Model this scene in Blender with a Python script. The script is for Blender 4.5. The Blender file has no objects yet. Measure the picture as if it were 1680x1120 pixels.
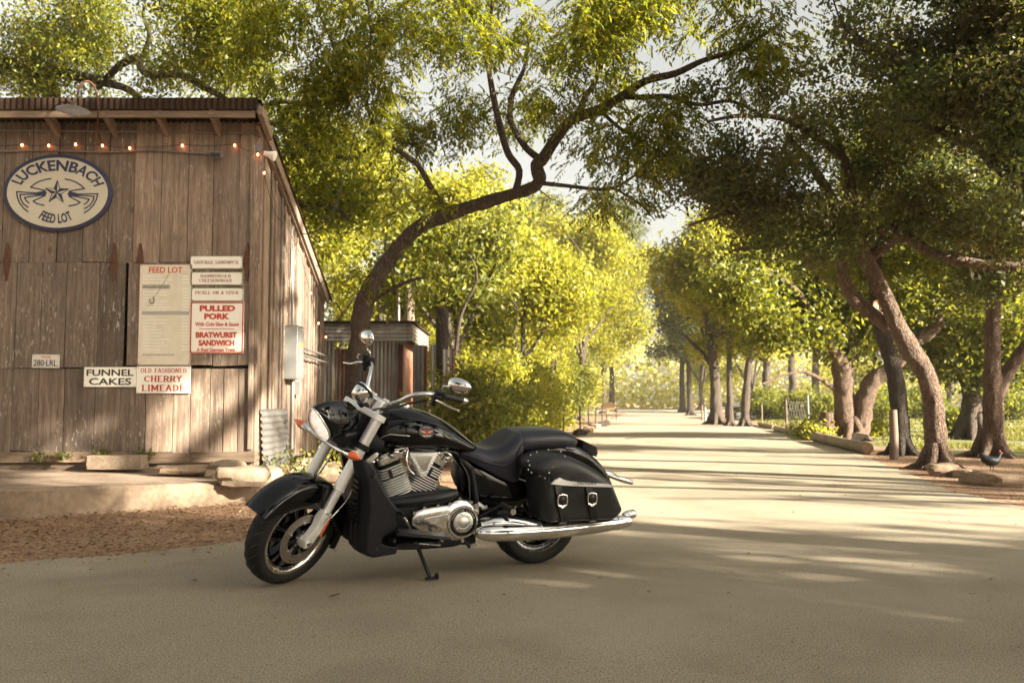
import bpy, bmesh, math, random
import numpy as np
from mathutils import Vector, Matrix, Quaternion, noise

random.seed(7)
RNG = np.random.default_rng(11)
scene = bpy.context.scene
COL = scene.collection
R = math.radians

# ------------------------------------------------------------------ camera
CAM_H, F_PX, HOR = 1.11, 1480.0, 657.0
PITCH = math.atan((HOR - 560) / F_PX)
cam_d = bpy.data.cameras.new("camera")
cam_d.sensor_width = 36; cam_d.lens = F_PX / 1680 * 36
cam_d.clip_start = 0.05; cam_d.clip_end = 2000
cam = bpy.data.objects.new("camera", cam_d); COL.objects.link(cam)
cam.location = (0, 0, CAM_H); cam.rotation_euler = (R(90) + PITCH, 0, 0)
scene.camera = cam
cam_d.dof.use_dof = True; cam_d.dof.focus_distance = 6.1; cam_d.dof.aperture_fstop = 3.5

# ------------------------------------------------------------------ light
SUN_EL, SUN_DIR = R(21.5), Vector((0.874, -0.486, 0)).normalized()   # to the sun: right, a little behind the camera
w = bpy.data.worlds.new("World"); scene.world = w; w.use_nodes = True
nt = w.node_tree; nt.nodes.clear()
sky = nt.nodes.new("ShaderNodeTexSky"); sky.sky_type = 'NISHITA'; sky.sun_disc = False
sky.sun_elevation = SUN_EL; sky.sun_rotation = math.atan2(SUN_DIR.x, SUN_DIR.y)
sky.air_density = 1.0; sky.dust_density = 4.0; sky.ozone_density = 1.0
hs = nt.nodes.new("ShaderNodeHueSaturation"); hs.inputs["Saturation"].default_value = 0.3
mx = nt.nodes.new("ShaderNodeMix"); mx.data_type = 'RGBA'; mx.blend_type = 'MULTIPLY'
mx.inputs[0].default_value = 1.0; mx.inputs[7].default_value = (1.0, 0.94, 0.82, 1)
bg = nt.nodes.new("ShaderNodeBackground"); bg.inputs[1].default_value = 0.05
wo = nt.nodes.new("ShaderNodeOutputWorld")
nt.links.new(sky.outputs[0], hs.inputs["Color"]); nt.links.new(hs.outputs[0], mx.inputs[6])
nt.links.new(mx.outputs[2], bg.inputs[0]); nt.links.new(bg.outputs[0], wo.inputs[0])
sun_d = bpy.data.lights.new("sun", 'SUN'); sun_d.energy = 5.0; sun_d.angle = R(0.55); sun_d.color = (1.0, 0.93, 0.79)
sun = bpy.data.objects.new("sun", sun_d); COL.objects.link(sun)
ldir = Vector((-SUN_DIR.x * math.cos(SUN_EL), -SUN_DIR.y * math.cos(SUN_EL), -math.sin(SUN_EL)))
sun.rotation_euler = ldir.to_track_quat('-Z', 'Y').to_euler(); sun.location = (20, -10, 15)
scene.view_settings.view_transform = 'Standard'; scene.view_settings.look = 'None'
scene.view_settings.gamma = 1.0; scene.view_settings.exposure = 2.66
scene.cycles.max_bounces = 8; scene.cycles.diffuse_bounces = 4; scene.cycles.glossy_bounces = 4
scene.cycles.transmission_bounces = 4; scene.cycles.transparent_max_bounces = 6
scene.cycles.sample_clamp_indirect = 6.0

# ------------------------------------------------------------------ helpers
_cp, _sp = math.cos(PITCH), math.sin(PITCH)
def P(px, py, Y):
    """the point at depth Y seen at photo position (px, py)"""
    u = (px - 840) / F_PX; v = (560 - py) / F_PX
    dy = _cp - v * _sp; dz = _sp + v * _cp
    t = Y / dy
    return Vector((u * t, Y, CAM_H + dz * t))
def G(px, py, z=0.0):
    u = (px - 840) / F_PX; v = (560 - py) / F_PX
    dy = _cp - v * _sp; dz = _sp + v * _cp
    t = (z - CAM_H) / dz
    return Vector((u * t, dy * t, z))

class MB:
    def __init__(s): s.v = []; s.f = []; s.m = []; s.cur = 0
    def add(s, vs, fs):
        b = len(s.v); s.v += [tuple(p) for p in vs]
        for f in fs: s.f.append(tuple(i + b for i in f)); s.m.append(s.cur)
        return s
    def box(s, c, d, rot=None):
        x, y, z = d[0] / 2, d[1] / 2, d[2] / 2
        vs = [Vector((a, b, e)) for a in (-x, x) for b in (-y, y) for e in (-z, z)]
        if rot is not None: vs = [rot @ q for q in vs]
        c = Vector(c)
        return s.add([q + c for q in vs], [(0, 1, 3, 2), (4, 6, 7, 5), (0, 4, 5, 1), (2, 3, 7, 6), (0, 2, 6, 4), (1, 5, 7, 3)])
    def loft(s, rings, closed=True, cap=True):
        n = len(rings[0]); vs = [p for r in rings for p in r]; fs = []
        for i in range(len(rings) - 1):
            for j in range(n if closed else n - 1):
                k = (j + 1) % n
                fs.append((i * n + j, i * n + k, (i + 1) * n + k, (i + 1) * n + j))
        if cap and closed:
            fs.append(tuple(reversed(range(n)))); fs.append(tuple(range((len(rings) - 1) * n, len(rings) * n)))
        return s.add(vs, fs)
    def tube(s, pts, rad, n=8, cap=True, squash=None):
        pts = [Vector(p) for p in pts]
        if not hasattr(rad, '__len__'): rad = [rad] * len(pts)
        rings = []; nrm = None
        for i, p in enumerate(pts):
            t = (pts[min(i + 1, len(pts) - 1)] - pts[max(i - 1, 0)])
            if t.length < 1e-9: t = Vector((0, 0, 1))
            t.normalize()
            if nrm is None:
                a = Vector((0, 0, 1)) if abs(t.z) < .9 else Vector((0, 1, 0))
                nrm = t.cross(a).normalized()
            else:
                nrm = nrm - t * nrm.dot(t)
                if nrm.length < 1e-6: nrm = t.orthogonal()
                nrm.normalize()
            b = t.cross(nrm)
            rings.append([p + (nrm * math.cos(2 * math.pi * k / n) + b * math.sin(2 * math.pi * k / n)) * rad[i] for k in range(n)])
        return s.loft(rings, True, cap)
    def lathe(s, prof, c, n=40, closed=False, axis='y'):
        """prof = [(r, a)] turned about the axis through c"""
        c = Vector(c); rings = []
        for k in range(n):
            a = 2 * math.pi * k / n; ca, sa = math.cos(a), math.sin(a)
            if axis == 'y': rings.append([c + Vector((r * ca, o, r * sa)) for r, o in prof])
            elif axis == 'x': rings.append([c + Vector((o, r * ca, r * sa)) for r, o in prof])
            else: rings.append([c + Vector((r * ca, r * sa, o)) for r, o in prof])
        m = len(prof); vs = [p for r in rings for p in r]; fs = []
        for k in range(n):
            q = (k + 1) % n
            for j in range(m if closed else m - 1):
                i = (j + 1) % m
                fs.append((k * m + j, q * m + j, q * m + i, k * m + i))
        return s.add(vs, fs)
    def prism(s, out, y0, y1, bev=0.0, axis='y', org=(0, 0, 0)):
        """outline [(x, z)] extruded along y, its edges eased by bev"""
        cx = sum(p[0] for p in out) / len(out); cz = sum(p[1] for p in out) / len(out)
        sg = 1 if y1 > y0 else -1
        def ring(y, k):
            r = []
            for x, z in out:
                d = math.hypot(x - cx, z - cz) or 1; q = max(0, 1 - k / d)
                r.append(Vector((cx + (x - cx) * q, y, cz + (z - cz) * q)))
            return r
        if bev: rr = [ring(y0, bev), ring(y0 + sg * bev * .3, bev * .3), ring(y0 + sg * bev, 0), ring(y1 - sg * bev, 0), ring(y1 - sg * bev * .3, bev * .3), ring(y1, bev)]
        else: rr = [ring(y0, 0), ring(y1, 0)]
        return s.loft(rr)
    def ell(s, c, rad, n=16, m=10, rot=None):
        c = Vector(c); vs = []; fs = []
        for i in range(m + 1):
            th = math.pi * i / m
            for k in range(n):
                a = 2 * math.pi * k / n
                q = Vector((rad[0] * math.sin(th) * math.cos(a), rad[1] * math.sin(th) * math.sin(a), rad[2] * math.cos(th)))
                if rot is not None: q = rot @ q
                vs.append(c + q)
        for i in range(m):
            for k in range(n):
                q = (k + 1) % n
                fs.append((i * n + k, i * n + q, (i + 1) * n + q, (i + 1) * n + k))
        return s.add(vs, fs)
    def xf(s, fn): s.v = [tuple(fn(Vector(p))) for p in s.v]; return s
    def mirror_y(s):
        o = MB(); o.v = [(x, -y, z) for x, y, z in s.v]; o.f = [tuple(reversed(f)) for f in s.f]; o.m = list(s.m); return o
    def build(s, name, mats, parent=None, smooth=40, loc=None):
        me = bpy.data.meshes.new(name)
        me.from_pydata(s.v, [], s.f)
        if not isinstance(mats, (list, tuple)): mats = [mats]
        for m in mats: me.materials.append(m)
        if len(mats) > 1: me.polygons.foreach_set("material_index", s.m)
        bm = bmesh.new(); bm.from_mesh(me); bmesh.ops.recalc_face_normals(bm, faces=bm.faces); bm.to_mesh(me); bm.free()
        if smooth:
            me.polygons.foreach_set("use_smooth", [True] * len(me.polygons)); me.set_sharp_from_angle(angle=R(smooth))
        o = bpy.data.objects.new(name, me); COL.objects.link(o)
        if parent is not None: o.parent = parent
        return o

def tag(o, label=None, cat=None, group=None, kind=None):
    if label: o["label"] = label
    if cat: o["category"] = cat
    if group: o["group"] = group
    if kind: o["kind"] = kind
    return o
def empty(name, loc=(0, 0, 0), label=None, cat=None, group=None):
    o = bpy.data.objects.new(name, None); COL.objects.link(o); o.location = loc; o.empty_display_size = .1
    return tag(o, label, cat, group)
def fast_mesh(name, V, Q, mat, parent=None, smooth=False):
    me = bpy.data.meshes.new(name); V = np.asarray(V, np.float32); Q = np.asarray(Q, np.int32)
    k = Q.shape[1]
    me.vertices.add(len(V)); me.vertices.foreach_set("co", V.ravel())
    me.loops.add(Q.size); me.loops.foreach_set("vertex_index", Q.ravel())
    me.polygons.add(len(Q)); me.polygons.foreach_set("loop_start", np.arange(len(Q), dtype=np.int32) * k)
    me.polygons.foreach_set("loop_total", np.full(len(Q), k, np.int32))
    me.update(calc_edges=True); me.validate(); me.materials.append(mat)
    if smooth: me.polygons.foreach_set("use_smooth", [True] * len(me.polygons))
    o = bpy.data.objects.new(name, me); COL.objects.link(o)
    if parent is not None: o.parent = parent
    return o
def cat_rom(pts, sub=5):
    pts = [np.array(p, float) for p in pts]; out = []
    for i in range(len(pts) - 1):
        p0 = pts[max(i - 1, 0)]; p1 = pts[i]; p2 = pts[i + 1]; p3 = pts[min(i + 2, len(pts) - 1)]
        for k in range(sub):
            t = k / sub
            out.append(.5 * ((2 * p1) + (-p0 + p2) * t + (2 * p0 - 5 * p1 + 4 * p2 - p3) * t * t + (-p0 + 3 * p1 - 3 * p2 + p3) * t ** 3))
    out.append(pts[-1]); return out

# ------------------------------------------------------------------ materials
class NT:
    def __init__(s, name):
        s.mat = bpy.data.materials.new(name); s.mat.use_nodes = True; s.t = s.mat.node_tree
        s.b = s.t.nodes["Principled BSDF"]; s.out = s.t.nodes["Material Output"]
    def n(s, kind, **kw):
        o = s.t.nodes.new("ShaderNode" + kind)
        for k, v in kw.items():
            if k.startswith("i_"):
                key = k[2:].replace("_", " ")
                o.inputs[int(key) if key.isdigit() else key].default_value = v
            else: setattr(o, k, v)
        return o
    def l(s, a, b): s.t.links.new(a, b)
    def coord(s, scale=(1, 1, 1), kind="Object"):
        tc = s.n("TexCoord"); mp = s.n("Mapping"); mp.inputs["Scale"].default_value = scale
        s.l(tc.outputs[kind], mp.inputs["Vector"]); return mp.outputs[0]
    def noise(s, vec, scale, detail=4, rough=.6, dist=0.0):
        o = s.n("TexNoise"); o.inputs["Scale"].default_value = scale; o.inputs["Detail"].default_value = detail
        o.inputs["Roughness"].default_value = rough; o.inputs["Distortion"].default_value = dist
        if vec is not None: s.l(vec, o.inputs["Vector"])
        return o.outputs["Fac"]
    def ramp(s, fac, stops):
        o = s.n("ValToRGB"); cr = o.color_ramp
        while len(cr.elements) < len(stops): cr.elements.new(.5)
        for e, (p, c) in zip(cr.elements, stops):
            e.position = p; e.color = (c, c, c, 1) if not hasattr(c, '__len__') else (c[0], c[1], c[2], 1)
        s.l(fac, o.inputs[0]); return o.outputs[0]
    def mix(s, fac, a, b, mode='MIX'):
        o = s.n("Mix", data_type='RGBA', blend_type=mode)
        for val, i in ((fac, 0), (a, 6), (b, 7)):
            if hasattr(val, 'links'): s.l(val, o.inputs[i])
            elif i == 0: o.inputs[0].default_value = val
            else: o.inputs[i].default_value = (val[0], val[1], val[2], 1)
        return o.outputs[2]
    def math(s, op, a, b=0.0):
        o = s.n("Math", operation=op)
        for val, i in ((a, 0), (b, 1)):
            if hasattr(val, 'links'): s.l(val, o.inputs[i])
            else: o.inputs[i].default_value = val
        return o.outputs[0]
    def bump(s, h, strength=.4, dist=.01):
        o = s.n("Bump"); o.inputs["Strength"].default_value = strength; o.inputs["Distance"].default_value = dist
        s.l(h, o.inputs["Height"]); s.l(o.outputs[0], s.b.inputs["Normal"]); return o
    def set(s, base=None, rough=None, metal=None, **kw):
        for key, val in (("Base Color", base), ("Roughness", rough), ("Metallic", metal)):
            if val is None: continue
            if hasattr(val, 'links'): s.l(val, s.b.inputs[key])
            elif key == "Base Color": s.b.inputs[key].default_value = (val[0], val[1], val[2], 1)
            else: s.b.inputs[key].default_value = val
        for k, v in kw.items(): s.b.inputs[k.replace("_", " ")].default_value = v
        return s.mat
def plain(name, base, rough=.5, metal=0.0, nscale=0, namt=.15, bump=0, **kw):
    t = NT(name); c = t.coord()
    if nscale:
        f = t.noise(c, nscale, 5)
        lo = [x * (1 - namt) for x in base]; hi = [min(1, x * (1 + namt)) for x in base]
        m = t.set(t.ramp(f, [(.3, lo), (.7, hi)]), rough, metal, **kw)
        if bump: t.bump(f, bump, .004)
        return m
    return t.set(base, rough, metal, **kw)

M = {}
# wood: weathered boards, grain along local z
def wood(name, dark, mid, light, flecks=.5, axis='z'):
    t = NT(name)
    sc = {'z': (1, 1, .05), 'x': (.05, 1, 1), 'y': (1, .05, 1)}[axis]
    c = t.coord(sc); c1 = t.coord()
    geo = t.n("NewGeometry"); rnd = geo.outputs["Random Per Island"]
    off = t.n("VectorMath", operation='ADD'); cmb = t.n("CombineXYZ")
    t.l(t.math('MULTIPLY', rnd, 37.0), cmb.inputs[0]); t.l(t.math('MULTIPLY', rnd, 11.0), cmb.inputs[2])
    t.l(c, off.inputs[0]); t.l(cmb.outputs[0], off.inputs[1]); v = off.outputs[0]
    g1 = t.noise(v, 26, 6, .65, .6); g2 = t.noise(v, 110, 3, .7); blot = t.noise(c1, 2.2, 4, .6)
    col = t.ramp(g1, [(.28, dark), (.48, mid), (.72, light)])
    col = t.mix(t.ramp(g2, [(.35, .75), (.6, 0.0)]), col, [x * .45 for x in mid])
    tone = t.ramp(rnd, [(0, .55), (.35, .85), (.7, 1.05), (1, 1.35)])
    col = t.mix(1.0, col, tone, 'MULTIPLY')
    col = t.mix(t.ramp(blot, [(.45, 0.0), (.70, .65)]), col, [mid[0] * .55, mid[1] * .6, mid[2] * .66])
    if flecks:
        c2 = t.coord({'z': (1, 1, .22), 'x': (.22, 1, 1), 'y': (1, .22, 1)}[axis])
        fl = t.noise(c2, 40, 3, .55); ar = t.noise(c1, 1.5, 2)
        m = t.math('MULTIPLY', t.ramp(fl, [(.60, 0.0), (.66, 1.0)]), t.ramp(ar, [(.42, 0.0), (.62, flecks)]))
        col = t.mix(m, col, (.52, .47, .38))
        kn = t.n("TexVoronoi"); kn.inputs["Scale"].default_value = 2.4; t.l(t.coord({'z': (1, 1, .6), 'x': (.6, 1, 1), 'y': (1, .6, 1)}[axis]), kn.inputs["Vector"])
        col = t.mix(t.ramp(kn.outputs["Distance"], [(.03, .8), (.09, 0.0)]), col, (.05, .03, .02))
    t.set(col, .85); t.bump(t.mix(.5, g1, g2), .55, .006)
    return t.mat
M['board'] = wood("weathered_boards", (.095, .062, .041), (.225, .155, .108), (.38, .285, .205), .6)
M['board_mid'] = wood("hatch_boards", (.085, .057, .040), (.208, .145, .103), (.35, .263, .19), .6)
M['beam'] = wood("beam_wood", (.09, .055, .032), (.20, .13, .08), (.30, .21, .14), 0, 'x')
M['raft'] = wood("rafter_wood", (.12, .075, .045), (.25, .17, .11), (.34, .25, .17), 0, 'y')
M['postwood'] = wood("post_wood", (.06, .04, .028), (.14, .095, .065), (.24, .17, .12), .1)
M['log'] = wood("log_wood", (.12, .09, .06), (.26, .2, .14), (.36, .29, .21), 0, 'x')
M['cutwood'] = plain("cut_wood", (.42, .27, .15), .8, 0, 14, .25, .2)

def metal_sheet(name, base, rust, amount, axis='z'):
    t = NT(name); c = t.coord(); cs = t.coord((1, 1, .15))
    n1 = t.noise(cs, 7, 5, .65); n2 = t.noise(c, 30, 4)
    col = t.mix(t.ramp(n2, [(.35, .3), (.65, 0.0)]), base, [x * .6 for x in base])
    msk = t.ramp(n1, [(amount - .12, 1.0), (amount + .12, 0.0)])
    col = t.mix(msk, col, rust)
    t.set(col, .55); t.l(t.ramp(msk, [(0, .55), (1, 0.0)]), t.b.inputs["Metallic"]); t.bump(n2, .2, .002)
    return t.mat
M['tin'] = metal_sheet("galvanised_sheet", (.36, .35, .32), (.17, .075, .035), .42)
M['tin_rust'] = metal_sheet("rusted_sheet", (.28, .24, .2), (.16, .055, .025), .62)
M['tin_dark'] = metal_sheet("old_dark_sheet", (.022, .018, .014), (.03, .017, .010), .9)
M['tin_dark'].node_tree.nodes['Principled BSDF'].inputs['Specular IOR Level'].default_value = .12; M['tin_dark'].node_tree.nodes['Principled BSDF'].inputs['Roughness'].default_value = .85
M['tin_pale'] = metal_sheet("pale_sheet", (.20, .195, .18), (.13, .08, .05), .36)
M['rustiron'] = plain("rusty_iron", (.11, .045, .025), .8, .3, 40, .5, .3)
M['galv'] = plain("galvanised_pipe", (.22, .20, .18), .5, .6, 30, .15)
M['boxgrey'] = plain("grey_enamel", (.19, .185, .17), .45, .2, 9, .12)
M['cable'] = plain("black_cable", (.02, .018, .016), .6)
M['paleline'] = plain("pale_cable", (.32, .29, .25), .5)
M['enamel'] = plain("lamp_enamel", (.11, .09, .07), .5, 0, 12, .25)
M['lampglass'] = plain("lamp_glass", (.85, .85, .8), .1, 0, Alpha=1)
M['wallglass'] = plain("dark_glass", (.05, .05, .05), .1)
def emit(name, col, s):
    t = NT(name); t.set((.6, .2, .08), .3); t.b.inputs["Emission Color"].default_value = (*col, 1); t.b.inputs["Emission Strength"].default_value = s; return t.mat
M['bulb'] = emit("lit_orange_bulb", (1, .28, .09), 4.0)
# signs
def sign_paint(name, base, dirt=.25):
    t = NT(name); c = t.coord(); f = t.noise(c, 5, 5, .6); f2 = t.noise(c, 60, 3)
    col = t.mix(t.ramp(f, [(.45, 0.0), (.8, dirt)]), base, (.30, .22, .13))
    col = t.mix(t.ramp(f2, [(.68, 0.0), (.75, dirt)]), col, (.25, .16, .09))
    return t.set(col, .5)
M['cream'] = sign_paint("cream_sign_paint", (.50, .45, .34))
M['cream2'] = sign_paint("pale_sign_paint", (.84, .79, .67), .16)
M['menu'] = sign_paint("faded_menu_paint", (.68, .61, .47), .3)
M['platepaint'] = sign_paint("licence_plate_paint", (.62, .58, .48), .4)
M['navy'] = plain("navy_paint", (.022, .022, .055), .5, 0, 30, .3)
M['ink'] = plain("black_lettering", (.03, .028, .024), .6)
M['red'] = plain("red_lettering", (.52, .05, .025), .5)
M['maroon'] = plain("maroon_lettering", (.26, .045, .025), .5)
M['greenline'] = plain("green_rule", (.10, .13, .05), .5)
M['white'] = plain("white_lettering", (.78, .74, .64), .5)
M['greystrip'] = plain("grey_patch", (.38, .35, .28), .6)
# bike
def paint():
    t = NT("gloss_black_paint"); t.set((.0025, .0025, .003), .05, 0); t.b.inputs['Specular IOR Level'].default_value = .42; return t.mat
M['paint'] = paint()
def chrome(name, base, r, nb=0):
    t = NT(name); c = t.coord(); f = t.noise(c, 35, 3)
    t.set(base, t.ramp(f, [(.3, r * .7), (.7, r * 1.4)]), 1.0); return t.mat
M['chrome'] = chrome("chrome", (.78, .77, .74), .07)
M['polish'] = chrome("polished_aluminium", (.74, .72, .68), .22)
M['alu'] = chrome("satin_aluminium", (.66, .65, .62), .38)
M['disc'] = chrome("brake_steel", (.52, .47, .42), .35)
M['cast'] = plain("silver_cast_paint", (.80, .78, .74), .36, .3, 60, .05)
M['fin'] = plain("machined_fin", (.82, .80, .76), .3, .5, 60, .08)
M['fork'] = plain("satin_fork_tube", (.80, .78, .74), .3, .55, 60, .04)
M['satin'] = plain("satin_black_plastic", (.0045, .0048, .0075), .42, 0, 90, .2, .05, Specular_IOR_Level=.32)
M['engine'] = plain("black_engine_case", (.005, .0052, .0078), .38, 0, 70, .25, .08, Specular_IOR_Level=.35)
def leather(name, base):
    t = NT(name); c = t.coord(); v = t.n("TexVoronoi"); v.inputs["Scale"].default_value = 150; t.l(c, v.inputs["Vector"])
    f = t.noise(c, 8, 4)
    t.set(t.ramp(f, [(.3, [x * .7 for x in base]), (.75, [x * 1.5 for x in base])]), t.ramp(f, [(.3, .30), (.7, .44)])); t.bump(t.mix(.6, v.outputs["Distance"], t.noise(c, 22, 5)), .35, .003); t.b.inputs['Specular IOR Level'].default_value = .45; return t.mat
M['leather'] = leather("black_leather", (.011, .0106, .0115))
M['seatv'] = leather("seat_vinyl", (.012, .0128, .0195))
def rubber():
    t = NT("tyre_rubber"); c = t.coord(); f = t.noise(c, 18, 5); f2 = t.noise(c, 160, 3)
    t.set(t.ramp(f, [(.3, (.005, .0048, .0045)), (.75, (.016, .0145, .0125))]), .7); t.b.inputs['Specular IOR Level'].default_value = .3; t.bump(f2, .15, .001); return t.mat
M['rubber'] = rubber()
M['grip'] = plain("rubber_grip", (.011, .010, .0095), .55, 0, 150, .2, .2)
M['orange'] = plain("orange_lens", (.75, .13, .02), .18, 0, Coat_Weight=.6)
M['redlens'] = plain("red_lens", (.30, .012, .01), .15, 0, Coat_Weight=.6)
def clear(name):
    t = NT(name); tr = t.n("BsdfTransparent"); gl = t.n("BsdfGlossy"); gl.inputs["Roughness"].default_value = .03; fr = t.n("Fresnel"); fr.inputs["IOR"].default_value = 1.4
    ms = t.n("MixShader"); t.l(fr.outputs[0], ms.inputs[0]); t.l(tr.outputs[0], ms.inputs[1]); t.l(gl.outputs[0], ms.inputs[2]); t.l(ms.outputs[0], t.out.inputs[0]); return t.mat
M['lens'] = clear("headlight_lens")
M['reflector'] = chrome("mirror_glass", (.93, .92, .90), .03)
M['bowl'] = plain("headlight_reflector", (.80, .74, .68), .3, .3, 40, .2, Emission_Color=(1, .84, .74, 1), Emission_Strength=.08)  # faint emission added so the headlight bowl reads as lit
M['badge_o'] = plain("badge_orange", (.6, .26, .03), .3); M['badge_r'] = plain("badge_red", (.5, .02, .05), .3)
# stone and ground
def stone(name, lo, hi, sc=6):
    t = NT(name); c = t.coord(); f = t.noise(c, sc, 8, .65); f2 = t.noise(c, sc * 9, 4)
    col = t.mix(t.ramp(f2, [(.4, .45), (.6, 0.0)]), t.ramp(f, [(.3, lo), (.7, hi)]), [x * .7 for x in lo])
    t.set(col, .9); t.bump(t.mix(.5, f, f2), .6, .012); return t.mat
M['limestone'] = stone("limestone", (.17, .12, .078), (.34, .26, .18))
M['fieldstone'] = stone("field_stone", (.16, .105, .065), (.38, .27, .17))
M['slab'] = stone("old_concrete", (.16, .108, .07), (.31, .222, .145), 2.2)
M['whitewall'] = plain("pale_wall", (.10, .098, .085), .8, 0, 3, .12)
M['greyroof'] = plain("grey_roof", (.07, .068, .062), .7, 0, 4, .15)
def asphalt():
    t = NT("tan_asphalt"); c = t.coord()
    f = t.noise(c, .35, 5, .6); f2 = t.noise(c, 22, 5, .7); f3 = t.noise(c, 105, 4, .75)
    v = t.n("TexVoronoi"); v.inputs["Scale"].default_value = 75; t.l(c, v.inputs["Vector"])
    col = t.ramp(f, [(.3, (.335, .275, .19)), (.7, (.47, .392, .28))])
    col = t.mix(t.ramp(f3, [(.40, .85), (.52, 0.0)]), col, (.10, .078, .05))
    col = t.mix(t.ramp(f3, [(.56, 0.0), (.70, .75)]), col, (.62, .54, .41))
    col = t.mix(t.ramp(f2, [(.30, .35), (.5, 0.0)]), col, (.16, .12, .08))
    st = t.noise(c, 1.1, 5, .55, .4); pt = t.noise(c, .16, 2)
    col = t.mix(t.ramp(st, [(.48, 0.0), (.66, .48)]), col, (.20, .155, .10))
    col = t.mix(t.ramp(pt, [(.50, 0.0), (.54, .22)]), col, (.50, .43, .31))
    gr = t.noise(c, 240, 2, .6)
    col = t.mix(t.ramp(gr, [(.42, .7), (.5, 0.0)]), col, (.11, .088, .06))
    t.set(col, .9, 0); t.b.inputs["Specular IOR Level"].default_value = .25
    t.bump(t.mix(.5, f3, gr), .35, .004); return t.mat
M['asphalt'] = asphalt()
def dirt():
    t = NT("dirt_and_leaf_litter"); c = t.coord()
    f = t.noise(c, .5, 6, .65); f2 = t.noise(c, 16, 5, .7)
    v = t.n("TexVoronoi"); v.inputs["Scale"].default_value = 38; t.l(c, v.inputs["Vector"])
    col = t.ramp(f, [(.3, (.19, .105, .055)), (.55, (.31, .18, .095)), (.75, (.40, .26, .15))])
    bits = t.n("SeparateColor"); t.l(v.outputs["Color"], bits.inputs[0])
    col = t.mix(t.ramp(bits.outputs[0], [(.55, 0.0), (.8, .7)]), col, (.15, .07, .03))
    col = t.mix(t.ramp(bits.outputs[1], [(.8, 0.0), (.95, .7)]), col, (.42, .28, .15))
    col = t.mix(t.ramp(f2, [(.35, .6), (.55, 0.0)]), col, (.10, .055, .03))
    t.set(col, .95); t.bump(t.mix(.6, f2, v.outputs["Distance"]), .8, .02); return t.mat
M['dirt'] = dirt()
def lawn():
    t = NT("lawn_soil"); c = t.coord(); f = t.noise(c, .4, 6, .65); f2 = t.noise(c, 12, 5)
    col = t.ramp(f, [(.3, (.20, .13, .06)), (.5, (.13, .13, .035)), (.7, (.19, .19, .05))])
    col = t.mix(t.ramp(f2, [(.35, .5), (.55, 0.0)]), col, (.08, .07, .025))
    t.set(col, .95); t.bump(f2, .8, .03); return t.mat
M['lawn'] = lawn()
M['gravel'] = plain("pale_gravel", (.62, .57, .46), .95, 0, 3, .2, .2)  # near-white base stands in for the glare at the road's far end
M['feather'] = plain("black_feathers", (.012, .012, .014), .5, 0, 60, .4, .2)
M['comb'] = plain("red_comb", (.35, .02, .015), .5)

def bark(name, dark, light, sc=1.0):
    t = NT(name); c = t.coord((1, 1, .28)); c1 = t.coord()
    f = t.noise(c, 14 * sc, 7, .7, .8); b = t.noise(c1, 1.7, 4)
    v = t.n("TexVoronoi"); v.feature = 'DISTANCE_TO_EDGE'; v.inputs["Scale"].default_value = 26 * sc; wv = t.n("VectorMath", operation='ADD'); nz = t.n("TexNoise"); nz.inputs["Scale"].default_value = 9; t.l(c1, nz.inputs["Vector"]); sv = t.n("VectorMath", operation='SCALE'); sv.inputs[3].default_value = .12; t.l(nz.outputs["Color"], sv.inputs[0]); t.l(c, wv.inputs[0]); t.l(sv.outputs[0], wv.inputs[1]); t.l(wv.outputs[0], v.inputs["Vector"])
    col = t.ramp(f, [(.32, dark), (.68, light)])
    col = t.mix(t.ramp(v.outputs["Distance"], [(.01, .5), (.07, 0.0)]), col, [x * .5 for x in dark])
    col = t.mix(t.ramp(b, [(.45, 0.0), (.75, .45)]), col, [light[0] * 1.15, light[1] * 1.2, light[2] * 1.25])
    t.set(col, .95); t.bump(t.mix(.5, f, t.ramp(v.outputs["Distance"], [(0, 0.0), (.2, 1.0)])), 1.0, .06); return t.mat
M['bark_p'] = bark("pecan_bark", (.045, .03, .021), (.125, .085, .058))
M['bark_o'] = bark("oak_bark", (.085, .05, .032), (.21, .135, .088))
M['bark_d'] = bark("dark_bark", (.03, .022, .016), (.085, .06, .042))
M['bark_g'] = bark("far_bark", (.055, .038, .026), (.125, .09, .062))
def leaf(name, a, b, c3, trans=.45, bright=1.6, brown=None, bamt=.3):
    t = NT(name); geo = t.n("NewGeometry"); rnd = geo.outputs["Random Per Island"]; c = t.coord()
    col = t.ramp(rnd, [(0, a), (.5, b), (1, c3)])
    cl = t.noise(c, .7, 3)
    col = t.mix(1.0, col, t.ramp(cl, [(.3, .72), (.7, 1.2)]), 'MULTIPLY')
    if brown: col = t.mix(t.ramp(t.noise(c, 1.3, 3), [(.47, 0.0), (.60, bamt)]), col, brown)
    t.set(col, .5); t.b.inputs["Specular IOR Level"].default_value = .35
    tr = t.n("BsdfTranslucent"); t.l(t.mix(1.0, col, (bright * 1.05, bright, bright * .5), 'MULTIPLY'), tr.inputs[0])
    ms = t.n("MixShader"); ms.inputs[0].default_value = trans
    t.l(t.b.outputs[0], ms.inputs[1]); t.l(tr.outputs[0], ms.inputs[2]); t.l(ms.outputs[0], t.out.inputs[0])
    return t.mat
M['leaf_p'] = leaf("pecan_leaves", (.06, .08, .012), (.13, .145, .016), (.25, .225, .022), .55, 1.9)
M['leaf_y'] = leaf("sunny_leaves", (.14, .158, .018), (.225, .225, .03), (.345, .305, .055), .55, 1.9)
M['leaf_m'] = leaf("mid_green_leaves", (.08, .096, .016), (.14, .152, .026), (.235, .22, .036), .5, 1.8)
M['leaf_w'] = leaf("far_leaves", (.36, .37, .14), (.46, .45, .18), (.58, .54, .25), .45, 1.5)  # made extra pale to suggest the glow where the road ends
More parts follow.
